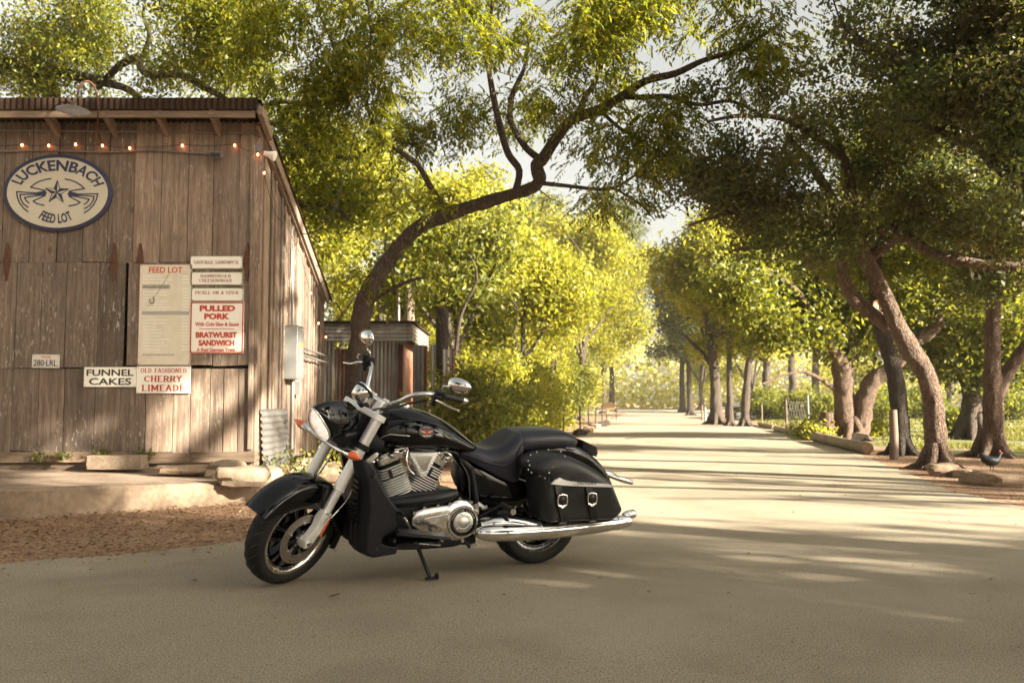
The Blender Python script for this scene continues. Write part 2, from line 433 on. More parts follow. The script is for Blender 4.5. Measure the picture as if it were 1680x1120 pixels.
M['leaf_c'] = leaf("grey_green_leaves", (.07, .085, .04), (.11, .125, .055), (.16, .17, .07), .35, 1.4)
M['leaf_o'] = leaf("oak_leaves", (.05, .065, .022), (.08, .098, .03), (.15, .155, .04), .45, 1.8, (.125, .075, .042), .45)
M['leaf_s'] = leaf("shade_tree_leaves", (.04, .05, .015), (.06, .07, .02), (.09, .10, .03), .3, 1.4)
M['ivy'] = leaf("weed_leaves", (.05, .07, .012), (.09, .11, .018), (.20, .18, .02), .35, 1.4)
M['grass'] = leaf("grass_blades", (.10, .11, .02), (.16, .16, .03), (.25, .21, .06), .35, 1.4)
M['deadleaf'] = leaf("dead_leaves", (.10, .045, .02), (.24, .12, .05), (.42, .27, .13), .1, 1.0)

# ------------------------------------------------------------------ ground, road
def sheet(name, pts, z, mat, kind='structure'):
    bm = bmesh.new(); vs = [bm.verts.new((p[0], p[1], z)) for p in pts]; f = bm.faces.new(vs)
    bmesh.ops.triangulate(bm, faces=[f]); bm.normal_update()
    for q in bm.faces:
        if q.normal.z < 0: q.normal_flip()
    me = bpy.data.meshes.new(name); bm.to_mesh(me); bm.free(); me.materials.append(mat)
    o = bpy.data.objects.new(name, me); COL.objects.link(o); return tag(o, kind=kind)
sheet("ground", [(-420, -420), (420, -420), (420, 420), (-420, 420)], -0.008, M['dirt'])
def ragged(a, b, n, amp):
    out = []
    for i in range(n):
        t = i / n; p = Vector(a) * (1 - t) + Vector(b) * t
        q = noise.noise(Vector((p.x * 1.7, p.y * 1.7, 3))) * amp + noise.noise(Vector((p.x * 7, p.y * 7, 8))) * amp * .4
        d = (Vector(b) - Vector(a)).normalized()
        out.append((p.x - d.y * q, p.y + d.x * q))
    return out
L = [(-40, 1.5), (-12, 4.9), (-4.6, 5.75), (-3.1, 6.45), (-2.15, 7.2), (-1.4, 8.3), (-.9, 9.6), (-.35, 12.5), (.35, 17), (2.2, 28.8), (5.4, 50), (13.5, 103)]
Rr = [(20.5, 103), (12.4, 50), (9.1, 28.8), (7.3, 19.3), (6.2, 14.5), (5.5, 11.5), (5.2, 8.5), (6.5, 6), (12, 4.6), (40, 3.5), (40, -9), (-40, -9)]
edge = []
pl = L + Rr
for i in range(len(pl) - 1):
    a, b = pl[i], pl[i + 1]; d = math.dist(a, b)
    edge += ragged(a, b, max(1, int(min(d, 60) / .25)) if b[1] > -5 and a[1] < 60 else 1, .14)
edge.append(pl[-1])
sheet("road", edge, 0.0, M['asphalt'])
lw = [(10.6, 17.5), (9.6, 19.5), (9.0, 22), (9.6, 26), (11.6, 36), (14, 50), (17, 66), (24, 110), (90, 120), (80, 14), (20, 14), (14, 15.5)]
ed = []
for i in range(len(lw)): ed += ragged(lw[i], lw[(i + 1) % len(lw)], 30, .5)
sheet("lawn", ed, -0.004, M['lawn'])
sheet("gravel_lot", [(6, 84), (60, 90), (44, 112), (-10, 112)], 0.004, M['gravel'])

# concrete porch slab in front of the shack
YW = 11.45
sl = MB()
fr = [(-14, 1.2), (-8, 5.95), (-4.85, 8.45), (-3.9, 9.2), (-3.25, 9.72), (-3.0, 9.95), (-2.86, 10.2), (-2.9, 10.6), (-3.05, YW + .2), (-14, YW + .2)]
fr2 = []
for i in range(len(fr) - 1):
    a, b = fr[i], fr[i + 1]
    for k in range(6 if i < 7 else 1):
        t = k / 6; fr2.append((a[0] + (b[0] - a[0]) * t, a[1] + (b[1] - a[1]) * t))
fr2.append(fr[-1])
def topz(x): return .30 - max(0, min(1, (x + 5.0) / 2.0)) * .085
def jit(x, y, a): return noise.noise(Vector((x * 2.3, y * 2.3, 1.7))) * a
rings = []
for k, (ins, zz) in enumerate([(-.05, -.02), (0, .02), (0, None), (.035, None)]):
    r = []
    for x, y in fr2:
        z = (topz(x) - (.03 if k == 2 else 0)) if zz is None else zz
        dx, dy = (.62, -.78)
        back = y > YW
        j = jit(x, y, .035) if not back else 0
        r.append(Vector((x - dx * (ins + j) * (0 if back else 1), y - dy * (ins + j) * (0 if back else 1), z)))
    rings.append(r)
sl.loft(rings)
tag(sl.build("porch_slab", M['slab'], smooth=35), kind='structure')

# ------------------------------------------------------------------ the shack
XR = -3.29                                  # right wall plane
XL = -10.5
YB = 15.45                                  # back of the side wall
SL = 1.74 / (YB - YW)                       # roof falls towards the back
def roofz(y): return 4.61 - (y - YW) * SL
shack = empty("wooden_shack", (-6.8, YW, .3), "weathered grey board shack with corrugated roof and food signs", "shack")
SO = Vector(shack.location)
def sb(mb, name, mat, parent=None, smooth=30):
    if parent is None:
        mb.xf(lambda p: p - SO); return mb.build(name, mat, shack, smooth)
    mb.xf(lambda p: p - SO); return mb.build(name, mat, parent, smooth)
def planks_x(xs, z0, z1, y, thick=.022, ragb=0.0, ragt=0.0, lean=.0):
    mb = MB()
    for a, b in zip(xs[:-1], xs[1:]):
        g = random.uniform(.003, .007); dy = random.uniform(-.004, .004)
        zb = z0 + random.uniform(-ragb, ragb); zt = z1 + random.uniform(-ragt, ragt)
        sk = random.uniform(-.006, .006)
        x0, x1 = a + g, b - g; ya = y - thick + dy; yb = y + dy
        vs = []
        for (x, z) in ((x0 + sk, zb), (x1 + sk, zb + random.uniform(-.01, .01)), (x1 + lean, zt), (x0 + lean, zt)):
            vs += [(x, ya, z), (x, yb, z)]
        mb.add(vs, [(0, 2, 4, 6), (1, 7, 5, 3), (0, 1, 3, 2), (2, 3, 5, 4), (4, 5, 7, 6), (6, 7, 1, 0)])
    return mb
def seam(pxs, py): return [P(x, py, YW).x for x in pxs]
zt, zm, zl, zb0 = P(200, 200, YW).z, P(200, 431, YW).z, P(200, 602, YW).z, P(200, 742, YW).z
def extend(xs):
    xs = list(xs)
    while xs[0] > XL: xs.insert(0, xs[0] - random.uniform(.27, .36))
    return xs
sb(planks_x(extend(seam([8, 53, 97, 139, 180, 222, 266, 310, 351, 393, 430], 320)), zm + .006, zt + .16, YW, ragb=.006), "upper_boards", M['board'])
sb(planks_x(extend(seam([-100, -55, -12, 28, 70, 110, 163, 206], 520)), zl - .01, zm - .004, YW - .012, ragb=.012), "serving_hatch", M['board_mid'])
sb(planks_x(seam([210, 240, 280, 318, 352, 392, 424], 520), zl + .02, zm - .004, YW - .010, ragb=.01), "serving_hatch", M['board_mid'])
sb(planks_x(extend(seam([21, 64, 106, 157, 198, 240, 284, 313, 345, 367, 392, 416], 670)), zb0, zl - .02, YW, ragb=.03), "lower_boards", M['board'])
b = MB(); b.box(((XL + XR) / 2, YW + .12, 2.5), (XR - XL - .1, .02, 4.2)); b.box((XR - .09, (YW + YB) / 2, 1.7), (.02, YB - YW - .2, 2.4))
sb(b, "wall_backing", M['bark_d'])
b = MB()
for x0, x1, z in ((XL, P(420, 750, YW).x, .40), ):
    n = 9; st = (x1 - x0) / n
    for i in range(n):
        b.box((x0 + (i + .5) * st, YW + .03, z + random.uniform(-.012, .012)), (st - .01, .16, .13), Matrix.Rotation(random.uniform(-.012, .012), 3, 'Y'))
b.box(((XL + XR) / 2, YW + .06, .27), (XR - XL, .12, .16))
sb(b, "sill_beam", M['beam'])
b = MB(); b.box((XR - .022, YW - .036, 2.5), (.052, .045, 4.0), Matrix.Rotation(R(-.5), 3, 'Y')); sb(b, "corner_board", M['board'])
# right side wall: boards of uneven width with battens, tops cut to the roof slope
mb = MB(); y = YW + .01
while y < YB:
    wd = random.uniform(.13, .24); y1 = min(y + wd, YB); t = .022 + random.uniform(0, .012); lift = random.uniform(-.02, .02)
    za, zc = roofz(y) - .03, roofz(y1) - .03; zb = .28 + lift
    x0, x1 = XR - .03, XR + t
    mb.add([(x0, y + .004, zb), (x1, y + .004, zb), (x1, y1 - .004, zb), (x0, y1 - .004, zb), (x0, y + .004, za), (x1, y + .004, za), (x1, y1 - .004, zc), (x0, y1 - .004, zc)],
           [(0, 3, 2, 1), (4, 5, 6, 7), (0, 1, 5, 4), (1, 2, 6, 5), (2, 3, 7, 6), (3, 0, 4, 7)])
    if random.random() < .6:
        zc2 = roofz(y1 + .02) - .05
        mb.box((XR + .045, y1, (zc2 + .3) / 2), (.02, .04, zc2 - .3))
    y = y1
sb(mb, "side_boards", M['board'])
mb = planks_x([XL + i * .3 for i in range(int((XR - XL) / .3) + 1)], .3, roofz(YB) - .05, YB + .03)
sb(mb, "back_boards", M['board'])
# roof: corrugated sheets running front to back, thin but closed
def corr_sheet(o, u, v, nrm, W, H, pitch, amp, thick=.004, nper=6, mb=None):
    mb = mb or MB(); o, u, v, nrm = Vector(o), Vector(u), Vector(v), Vector(nrm); n = int(W / pitch * nper)
    for_ = []
    for s in (0, 1):
        pass
    rings = []
    for k in range(n + 1):
        a = W * k / n; h = math.sin(2 * math.pi * a / pitch) * amp
        p = o + u * a + nrm * h
        rings.append([p, p + v * H, p + v * H + nrm * thick, p + nrm * thick])
    mb.loft(rings); return mb
OV = .38                                     # front overhang
vdir = Vector((0, 1, -SL)).normalized()
zf = roofz(YW - OV)
mb = corr_sheet((XL, YW - OV - .03, zf + .085), (1, 0, 0), vdir, Vector((0, SL, 1)).normalized(), XR + .16 - XL, (YB - YW + OV + .25) / vdir.y, .076, .010)
sb(mb, "roof_sheet", M['tin_dark'])
mb = corr_sheet((XL, YW - OV - .045, zf - .05), (1, 0, 0), (0, 0, 1), (0, -1, 0), XR + .12 - XL, .15, .076, .009)
sb(mb, "fascia_sheet", M['tin_dark'])
mb = MB(); mb.box(((XL + XR) / 2 + .03, YW - OV - .005, zf - .10), (XR - XL + .1, .045, .085)); sb(mb, "eave_beam", M['beam'])
for px in (-160, -60, 73, 170, 257, 346, 428):
    x = P(px, 195, YW - OV).x; mb = MB()
    q = Matrix.Rotation(math.atan(-SL), 3, 'X')
    mb.box((x, YW - .16, zf - .145), (.055, .50, .13), q)
    sb(mb, "rafter_tail", M['raft'])
# barge boards along the right roof edge
mb = MB(); LN = (YB + .05 - (YW - OV)) / vdir.y
mid = Vector((XR + .115, 0, 0)) + Vector((0, YW - OV, zf - .01)) + vdir * (LN / 2)
mb.box(mid, (.03, LN, .15), Matrix.Rotation(math.atan(-SL), 3, 'X'))
mb.box(mid + Vector((-.05, .05, -.1)), (.045, LN - .3, .07), Matrix.Rotation(math.atan(-SL), 3, 'X'))
sb(mb, "barge_board", M['board'])
# diamond strap hinges between the upper boards and the hatches
for px, lo in ((14, 1), (189, 1), (232, 0), (407, 1)):
    c = P(px, 431, YW); mb = MB()
    for sg, en in ((1, 1), (-1, lo)):
        if not en: continue
        w0 = .045; h = .245
        out = [(c.x - w0, c.z + sg * .006), (c.x + w0, c.z + sg * .006), (c.x + w0 * .75, c.z + sg * h * .35), (c.x + .008, c.z + sg * h), (c.x - .008, c.z + sg * h), (c.x - w0 * .75, c.z + sg * h * .35)]
        mb.prism(out, YW - .052, YW - .030)
    mb.tube([(c.x - .045, YW - .05, c.z), (c.x + .045, YW - .05, c.z)], .008, 8)
    sb(mb, "strap_hinge", M['rustiron'])

# ------------------------------------------------------------------ lettering
TXT = []          # text curves made first, converted in one go
def text_verts(s, size=1.0, off=0.0):
    cu = bpy.data.curves.new("lettering", 'FONT'); cu.body = s; cu.size = size; cu.align_x = 'CENTER'; cu.offset = off
    cu.resolution_u = 3; cu.extrude = 0.002
    o = bpy.data.objects.new("lettering", cu); COL.objects.link(o); bpy.context.view_layer.update()
    dg = bpy.context.evaluated_depsgraph_get(); me = bpy.data.meshes.new_from_object(o.evaluated_get(dg))
    V = [tuple(v.co) for v in me.vertices]; F = [tuple(p.vertices) for p in me.polygons]
    bpy.data.objects.remove(o); bpy.data.curves.remove(cu); bpy.data.meshes.remove(me)
    return V, F
def fit(V, cx, cz, W=None, H=None, y=0.0, depth=.003):
    """scale flat lettering to width W and cap height H around (cx, cz); facing -y at y"""
    xs = [v[0] for v in V]; ys = [v[1] for v in V]
    w0, h0 = max(xs) - min(xs), max(ys) - min(ys); sx = W / w0 if W else None; sz = H / h0 if H else sx
    sx = sx or sz; mx_, mz_ = (max(xs) + min(xs)) / 2, (max(ys) + min(ys)) / 2
    return [(cx + (v[0] - mx_) * sx, y - (depth if v[2] > 0 else -.002), cz + (v[1] - mz_) * sz) for v in V]
# slab-serif letters drawn with strokes (unit height)
def arc(cx, cy, rx, ry, a0, a1, n=9): return [(cx + rx * math.cos(R(a0 + (a1 - a0) * i / n)), cy + ry * math.sin(R(a0 + (a1 - a0) * i / n))) for i in range(n + 1)]
SER = {  # width, strokes, serif points (x, y)
 'C': (.72, [arc(.38, .5, .32, .44, 50, 310)], [(.62, .8, 'v')]), 'H': (.78, [[(.16, 0), (.16, 1)], [(.62, 0), (.62, 1)], [(.16, .5), (.62, .5)]], [(.16, 0), (.16, 1), (.62, 0), (.62, 1)]),
 'E': (.68, [[(.16, 0), (.16, 1)], [(.1, .95), (.6, .95)], [(.16, .5), (.45, .5)], [(.1, .05), (.62, .05)]], [(.14, 0), (.14, 1)]),
 'R': (.76, [[(.16, 0), (.16, 1)], [(.1, .95), (.42, .95)] + arc(.42, .72, .2, .23, 90, -90) + [(.16, .49)], [(.4, .48), (.66, 0)]], [(.16, 0), (.66, 0)]),
 'Y': (.74, [[(.12, 1), (.37, .48), (.62, 1)], [(.37, .5), (.37, 0)]], [(.12, 1), (.62, 1), (.37, 0)]), 'L': (.64, [[(.16, 0), (.16, 1)], [(.1, .05), (.58, .05)]], [(.16, 1), (.14, 0)]),
 'I': (.36, [[(.18, 0), (.18, 1)]], [(.18, 0), (.18, 1)]), 'M': (.94, [[(.15, 0), (.15, 1), (.46, .2), (.78, 1), (.78, 0)]], [(.15, 0), (.12, 1), (.8, 1), (.78, 0)]),
 'A': (.78, [[(.1, 0), (.38, 1), (.66, 0)], [(.2, .34), (.56, .34)]], [(.1, 0), (.66, 0)]), 'D': (.76, [[(.16, 0), (.16, 1)], [(.1, .95), (.32, .95)] + arc(.32, .5, .32, .45, 90, -90) + [(.1, .05)]], []),
 'S': (.62, [arc(.3, .73, .22, .22, 30, 270) + arc(.3, .27, .22, .24, 90, -150)], [(.5, .82, 'v'), (.1, .16, 'v')]), 'U': (.76, [[(.14, 1), (.14, .3)] + arc(.37, .3, .23, .26, 180, 360) + [(.6, 1)]], [(.14, 1), (.6, 1)]),
 'G': (.76, [arc(.38, .5, .32, .44, 50, 340), [(.42, .45), (.66, .45), (.66, .1)]], []), 'N': (.8, [[(.15, 0), (.15, 1), (.63, 0), (.63, 1)]], [(.15, 0), (.12, 1), (.63, 1)]),
 'W': (1.0, [[(.1, 1), (.3, 0), (.5, .85), (.7, 0), (.9, 1)]], [(.1, 1), (.9, 1)]), 'B': (.72, [[(.16, 0), (.16, 1)], [(.1, .95), (.38, .95)] + arc(.38, .74, .18, .21, 90, -90) + [(.16, .52)], [(.38, .52)] + arc(.4, .28, .21, .23, 90, -90) + [(.1, .05)]], []),
 'P': (.7, [[(.16, 0), (.16, 1)], [(.1, .95), (.4, .95)] + arc(.4, .7, .2, .25, 90, -90) + [(.16, .45)]], [(.16, 0)]), 'K': (.76, [[(.16, 0), (.16, 1)], [(.62, 1), (.18, .42)], [(.32, .58), (.66, 0)]], [(.16, 0), (.16, 1), (.62, 1), (.66, 0)]),
 'F': (.64, [[(.16, 0), (.16, 1)], [(.1, .95), (.6, .95)], [(.16, .52), (.45, .52)]], [(.16, 0), (.58, .86, 'v')]),
 'T': (.72, [[(.36, 0), (.36, 1)], [(.08, .95), (.64, .95)]], [(.36, 0), (.08, .84, 'v'), (.64, .84, 'v')]), 'O': (.78, [arc(.39, .5, .31, .45, 0, 360, 18)], []), ' ': (.45, [], [])}
def serif_text(s, th=.13):
    V, F = [], []; x = 0.0
    def bar(a, b, t):
        a, b = Vector((a[0], a[1])), Vector((b[0], b[1])); d = (b - a)
        if d.length < 1e-6: return
        d.normalize(); n = Vector((-d.y, d.x)) * t / 2; e = d * t * .18; k = len(V)
        for z in (0, .002):
            for q in (a - e + n, b + e + n, b + e - n, a - e - n): V.append((q.x, q.y, z))
        F.extend([(k + 4, k + 5, k + 6, k + 7), (k, k + 1, k + 5, k + 4), (k + 1, k + 2, k + 6, k + 5), (k + 2, k + 3, k + 7, k + 6), (k + 3, k, k + 4, k + 7)])
    for ch in s:
        w_, st, se = SER[ch]
        for p in st:
            for a, b in zip(p[:-1], p[1:]):
                vert = abs(b[1] - a[1]) > abs(b[0] - a[0]) * 1.2
                bar((x + a[0], a[1]), (x + b[0], b[1]), th * (1.15 if vert else .72))
        for q in se:
            if len(q) == 3: bar((x + q[0], q[1] - .07), (x + q[0], q[1] + .09), th * .6)
            else: bar((x + q[0] - .12, abs(q[1] - .035)), (x + q[0] + .12, abs(q[1] - .035)), th * .55)
        x += w_ + .05
    return V, F
def lettering(parent, s, cx, cz, W, H, y, mat, off=0.0, serif=False, name="lettering", depth=.003):
    V, F = serif_text(s, .15 if serif is True else serif) if serif else text_verts(s, 1.0, off)
    V = fit(V, cx, cz, W, H, y, depth); lo = Vector(parent.location)
    mb = MB(); mb.add([Vector(v) - lo for v in V], F); return mb.build(name, mat, parent, 0)
YS = YW - .048                              # face of the signs
def sign(name, x0, y0, x1, y1, mat, label, yf=YS, tilt=0, border=None, bw=.006):
    a, c = P(x0, y0, yf), P(x1, y1, yf); cx, cz = (a.x + c.x) / 2, (a.z + c.z) / 2; W, H = c.x - a.x, a.z - c.z
    mb = MB(); e = .004
    mb.prism([(-W / 2, -H / 2), (W / 2, -H / 2), (W / 2, H / 2), (-W / 2, H / 2)], .014, 0, .003)
    o = mb.build(name, mat, None, 20); o.location = (cx, yf, cz); o.rotation_euler = (0, tilt, 0); tag(o, label, "sign", "food signs on the shack wall")
    if border:
        f = MB(); i = bw * .8
        for (bx, bz, bwid, bh) in ((0, H / 2 - i, W - 2 * i + bw, bw), (0, -H / 2 + i, W - 2 * i + bw, bw), (W / 2 - i, 0, bw, H - 2 * i - bw - .0005), (-W / 2 + i, 0, bw, H - 2 * i - bw - .0005)):
            f.box((bx, -.0012, bz), (bwid, .003, bh))
        f.build("border", border, o, 0)
    s_ = MB()
    for sx in (-1, 1):
        for sz in (-1, 1): s_.ell((sx * (W / 2 - .018), -.002, sz * (H / 2 - .018)), (.006, .003, .006), 8, 4)
    s_.build("screw", M['rustiron'], o)
    return o
def tx(o, s, x0, y0, x1, y1, mat, off=0.0, serif=False, name="lettering"):
    a, c = P(x0, y0, YS), P(x1, y1, YS)
    return lettering(o, s, (a.x + c.x) / 2, (a.z + c.z) / 2, c.x - a.x, a.z - c.z, -0.0 + YS, mat, off, serif, name)
def loc_fix(o):  # lettering meshes are written in world space: bring them to the sign's own space
    pass
k = 3.734
def zx(v): return v / k
def zy(v): return 380 + v / k
o = sign("menu_sign", 229.5, 433.6, 311.6, 599, M['menu'], "tall cream menu board headed FEED LOT with faded white lines", border=M['maroon'], bw=.004)
tx(o, "FEED LOT", zx(913), zy(216), zx(1117), zy(253), M['red'], .012)
f = MB(); ytop = 268
rr = random.Random(3)
for row in range(12):
    yy = 268 + row * 19
    if row in (3, ): continue
    if yy > 480: break
    a, c = P(zx(878), zy(yy), YS), P(zx(878 + rr.uniform(90, 165)), zy(yy + 11), YS); q = a.x
    while q < c.x:
        wl = rr.uniform(.012, .03); f.box((q + wl / 2 - o.location.x, -.001, (a.z + c.z) / 2 - o.location.z), (wl, .002, .016)); q += wl + .008
    a, c = P(zx(1115), zy(yy), YS), P(zx(1155), zy(yy + 11), YS); f.box(((a.x + c.x) / 2 - o.location.x, -.001, (a.z + c.z) / 2 - o.location.z), (c.x - a.x, .002, .014))
for row in range(11):
    yy = 515 + row * 20
    a, c = P(zx(878), zy(yy), YS), P(zx(878 + rr.uniform(60, 165)), zy(yy + 11), YS); q = a.x
    while q < c.x:
        wl = rr.uniform(.012, .03); f.box((q + wl / 2 - o.location.x, -.001, (a.z + c.z) / 2 - o.location.z), (wl, .002, .016)); q += wl + .008
    a, c = P(zx(1112), zy(yy), YS), P(zx(1155), zy(yy + 11), YS); f.box(((a.x + c.x) / 2 - o.location.x, -.001, (a.z + c.z) / 2 - o.location.z), (c.x - a.x, .002, .014))
f.build("faded_lines", M['white'], o, 0)
f = MB(); a, c = P(zx(872), zy(325), YS), P(zx(1042), zy(350), YS); f.box(((a.x + c.x) / 2 - o.location.x, -.001, (a.z + c.z) / 2 - o.location.z), (c.x - a.x, .003, a.z - c.z))
a, c = P(zx(866), zy(486), YS), P(zx(1164), zy(509), YS); f.box(((a.x + c.x) / 2 - o.location.x, -.001, (a.z + c.z) / 2 - o.location.z), (c.x - a.x - .02, .003, a.z - c.z))
f.build("grey_patch", M['greystrip'], o, 0)
tx(o, "PULLED PORK", zx(880), zy(331), zx(1036), zy(345), M['ink'], 0)
f = MB(); q = 872
while q < 1060: wl = rr.uniform(8, 16); a, c = P(zx(q), zy(746), YS), P(zx(q + wl), zy(762), YS); f.box(((a.x + c.x) / 2 - o.location.x, -.001, (a.z + c.z) / 2 - o.location.z), (c.x - a.x, .002, .02)); q += wl + 4
f.build("faded_stencil", M['greystrip'], o, 0)
# fish hook on a string hanging in front of the menu
h = MB(); pts = [P(1035 / k, zy(258), YS - .02), P(1000 / k, zy(320), YS - .02), P(960 / k, zy(380), YS - .02), P(940 / k, zy(405), YS - .02)]
h.tube(pts, .0022, 5)
h.tube([P(zx(a_), zy(b_), YS - .02) for a_, b_ in ((938, 400), (944, 415), (942, 432), (932, 440), (919, 434), (914, 418), (922, 412))], [.006, .006, .006, .006, .005, .004, .002], 6)
hk = h.build("wire_hook", M['rustiron']); tag(hk, "small rusty hook on a string hanging over the menu board", "hook")
for s_, x0, y0, x1, y1, lines, lab in (
    ("price_sign", 312, 419.6, 397.7, 441, [("SAUSAGE SANDWICH", 1187, 176, 1460, 198)], "narrow cream sign reading SAUSAGE SANDWICH at top of the stack"),
    ("price_sign", 312.8, 446, 397.7, 467.6, [("HAMBURGER", 1228, 262, 1416, 281), ("CHEESEBURGER", 1221, 289, 1422, 308)], "narrow cream sign reading HAMBURGER CHEESEBURGER in dark red"),
    ("price_sign", 313.8, 472, 399, 494, [("PICKLE ON A STICK", 1196, 363, 1463, 384)], "narrow cream sign reading PICKLE ON A STICK")):
    o = sign(s_, x0, y0, x1, y1, M['cream2'], lab, border=M['greenline'], bw=.006)
    for t_, a, b_, c, d in lines: tx(o, t_, zx(a), zy(b_), zx(c), zy(d), M['maroon'], 0, .105)
o = sign("food_sign", 312.8, 495.3, 398.8, 579.5, M['cream2'], "square cream sign with red border reading PULLED PORK and BRATWURST SANDWICH", border=M['red'], bw=.014)
for t_, a, b_, c, d, off in (("PULLED", 1224, 451, 1440, 488, .05), ("PORK", 1252, 500, 1406, 537, .05), ("With Cole Slaw & Sauce", 1196, 553, 1463, 578, .015), ("BRATWURST", 1200, 614, 1452, 650, .045), ("SANDWICH", 1217, 663, 1435, 699, .045), ("A Real German Treat", 1205, 712, 1440, 733, .02)):
    tx(o, t_, zx(a), zy(b_), zx(c), zy(d), M['red'], off)
f = MB(); a, c = P(zx(1222), zy(592), YS), P(zx(1434), zy(597), YS); f.box(((a.x + c.x) / 2 - o.location.x, -.001, (a.z + c.z) / 2 - o.location.z), (c.x - a.x, .003, .008)); f.build("rule_line", M['red'], o, 0)
o = sign("food_sign", 138, 602, 223, 634.3, M['cream2'], "white sign reading FUNNEL CAKES in black letters", border=None)
tx(o, "FUNNEL", zx(531), zy(843), zx(818), zy(883), M['ink'], .02); tx(o, "CAKES", zx(546), zy(896), zx(803), zy(938), M['ink'], .02)
o = sign("food_sign", 224.5, 600.5, 312, 644.7, M['cream2'], "white sign reading OLD FASHIONED CHERRY LIMEADE in red", border=None)
tx(o, "OLD FASHIONED", zx(862), zy(835), zx(1142), zy(864), M['red'], 0, .12); tx(o, "CHERRY", zx(884), zy(880), zx(1116), zy(921), M['red'], 0, True); tx(o, "LIMEADE", zx(868), zy(936), zx(1132), zy(977), M['red'], 0, True)
o = sign("licence_plate", 52.7, 581.4, 97, 603.3, M['platepaint'], "old white licence plate nailed to the boards reading 280 LRL", tilt=.01)
del o["group"]; o["category"] = "licence plate"
tx(o, "280·LRL", zx(207), zy(784), zx(348), zy(823), M['navy'], .005); tx(o, "TEXAS", zx(250), zy(760), zx(310), zy(774), M['red'], 0)
# oval sign
a, c = P(8, 253.5, YS), P(182.5, 380, YS); OX, OZ, ORX, ORZ = (a.x + c.x) / 2, (a.z + c.z) / 2, (c.x - a.x) / 2, (a.z - c.z) / 2
def oval(rx, rz, n=72): return [(rx * math.cos(2 * math.pi * i / n), rz * math.sin(2 * math.pi * i / n)) for i in range(n)]
mb = MB(); mb.prism(oval(ORX, ORZ), .012, -.012, .004)
ov = mb.build("oval_sign", M['navy'], None, 30); ov.location = (OX, YS, OZ); ov.rotation_euler = (0, R(1.5), 0)
tag(ov, "large oval cream sign with navy rim, star emblem and winged stripes", "sign")
mb = MB(); mb.prism(oval(ORX * .925, ORZ * .905), 0, -.0165, 0); mb.build("sign_face", M['cream'], ov, 0)
def oz(px, py): return ((px - 666) / 7 * YS / F_PX, -(py - 538) / 7 * YS / F_PX)   # zoomed sign picture to sign space
def ribbon(mb, pts, w, y=-.0185):
    pts = [Vector((p[0], p[1])) for p in pts]
    for a, b in zip(pts[:-1], pts[1:]):
        d = (b - a).normalized(); n = Vector((-d.y, d.x)) * w / 2; e = d * w * .25
        q = [a - e + n, b + e + n, b + e - n, a - e - n]; i = len(mb.v)
        mb.add([(p.x, y, p.y) for p in q] + [(p.x, y + .004, p.y) for p in q], [(0, 1, 2, 3), (0, 1, 5, 4), (1, 2, 6, 5), (2, 3, 7, 6), (3, 0, 4, 7)])
em = MB(); wl = .017
def mirrored(fn):
    for s in (1, -1): fn(s)
def strokes(s):
    T = lambda L_: [((x if s == 1 else -x) , z) for x, z in (oz(*p) for p in L_)]
    ribbon(em, T([(585, 376), (520, 388), (450, 412), (395, 445), (352, 484), (440, 500), (530, 520)]), wl)
    ribbon(em, T([(530, 555), (194, 540), (205, 600), (235, 670), (285, 730), (340, 770)]), wl)
    ribbon(em, T([(530, 560), (234, 572), (245, 620), (280, 680), (340, 720)]), wl)
    ribbon(em, T([(530, 565), (290, 606), (310, 640), (345, 670)]), wl)
    ribbon(em, T([(530, 575), (392, 645), (440, 675), (520, 692)]), wl)
    q = T([(552, 550), (520, 520), (430, 538), (430, 565), (505, 585)])
    em.add([(x, -.0192, z) for x, z in q], [(0, 1, 2, 3, 4)])
mirrored(strokes)
em.build("stripe_emblem", M['navy'], ov, 0)
st = MB(); cx, cz = oz(660, 535)
def spt(i, r): a = R(90 + 36 * i); return (cx + math.cos(a) * r, cz + math.sin(a) * r * .98)
ro, ri = .158, .062
for i in range(10):
    p, q = spt(i, ro if i % 2 == 0 else ri), spt(i + 1, ro if i % 2 else ri)
    dark = i % 2 == 0
    if dark: st.add([(cx, -.0195, cz), (p[0], -.0195, p[1]), (q[0], -.0195, q[1])], [(0, 1, 2)])
    ribbon(st, [p, q], .0075, -.0205)
    ribbon(st, [(cx, cz), p], .004, -.0207)
st.build("star_emblem", M['navy'], ov, 0)
def arc_text(s, rx, rz, total, up, h, name):
    V, F = text_verts(s, 1.0, .03); xs = [v[0] for v in V]; ys = [v[1] for v in V]
    x0, x1, y0, y1 = min(xs), max(xs), min(ys), max(ys); out = []
    for v in V:
        t = (v[0] - x0) / (x1 - x0) - .5; hh = (v[1] - y0) / (y1 - y0)
        if up: a = R(90) - t * total; k_ = 1 + hh * h / rz
        else: a = R(-90) + t * total; k_ = 1 - hh * h / rz
        out.append((rx * math.cos(a) * (rx + (k_ - 1) * rz) / rx, -.019 if v[2] > 0 else -.014, rz * math.sin(a) * k_))
    m_ = MB(); m_.add(out, F); m_.build("lettering", M['navy'], ov, 0)
arc_text("LUCKENBACH", ORX * .70, ORZ * .56, R(144), True, .145, "")
arc_text("FEED LOT", ORX * .60, ORZ * .80, R(66), False, .125, "")

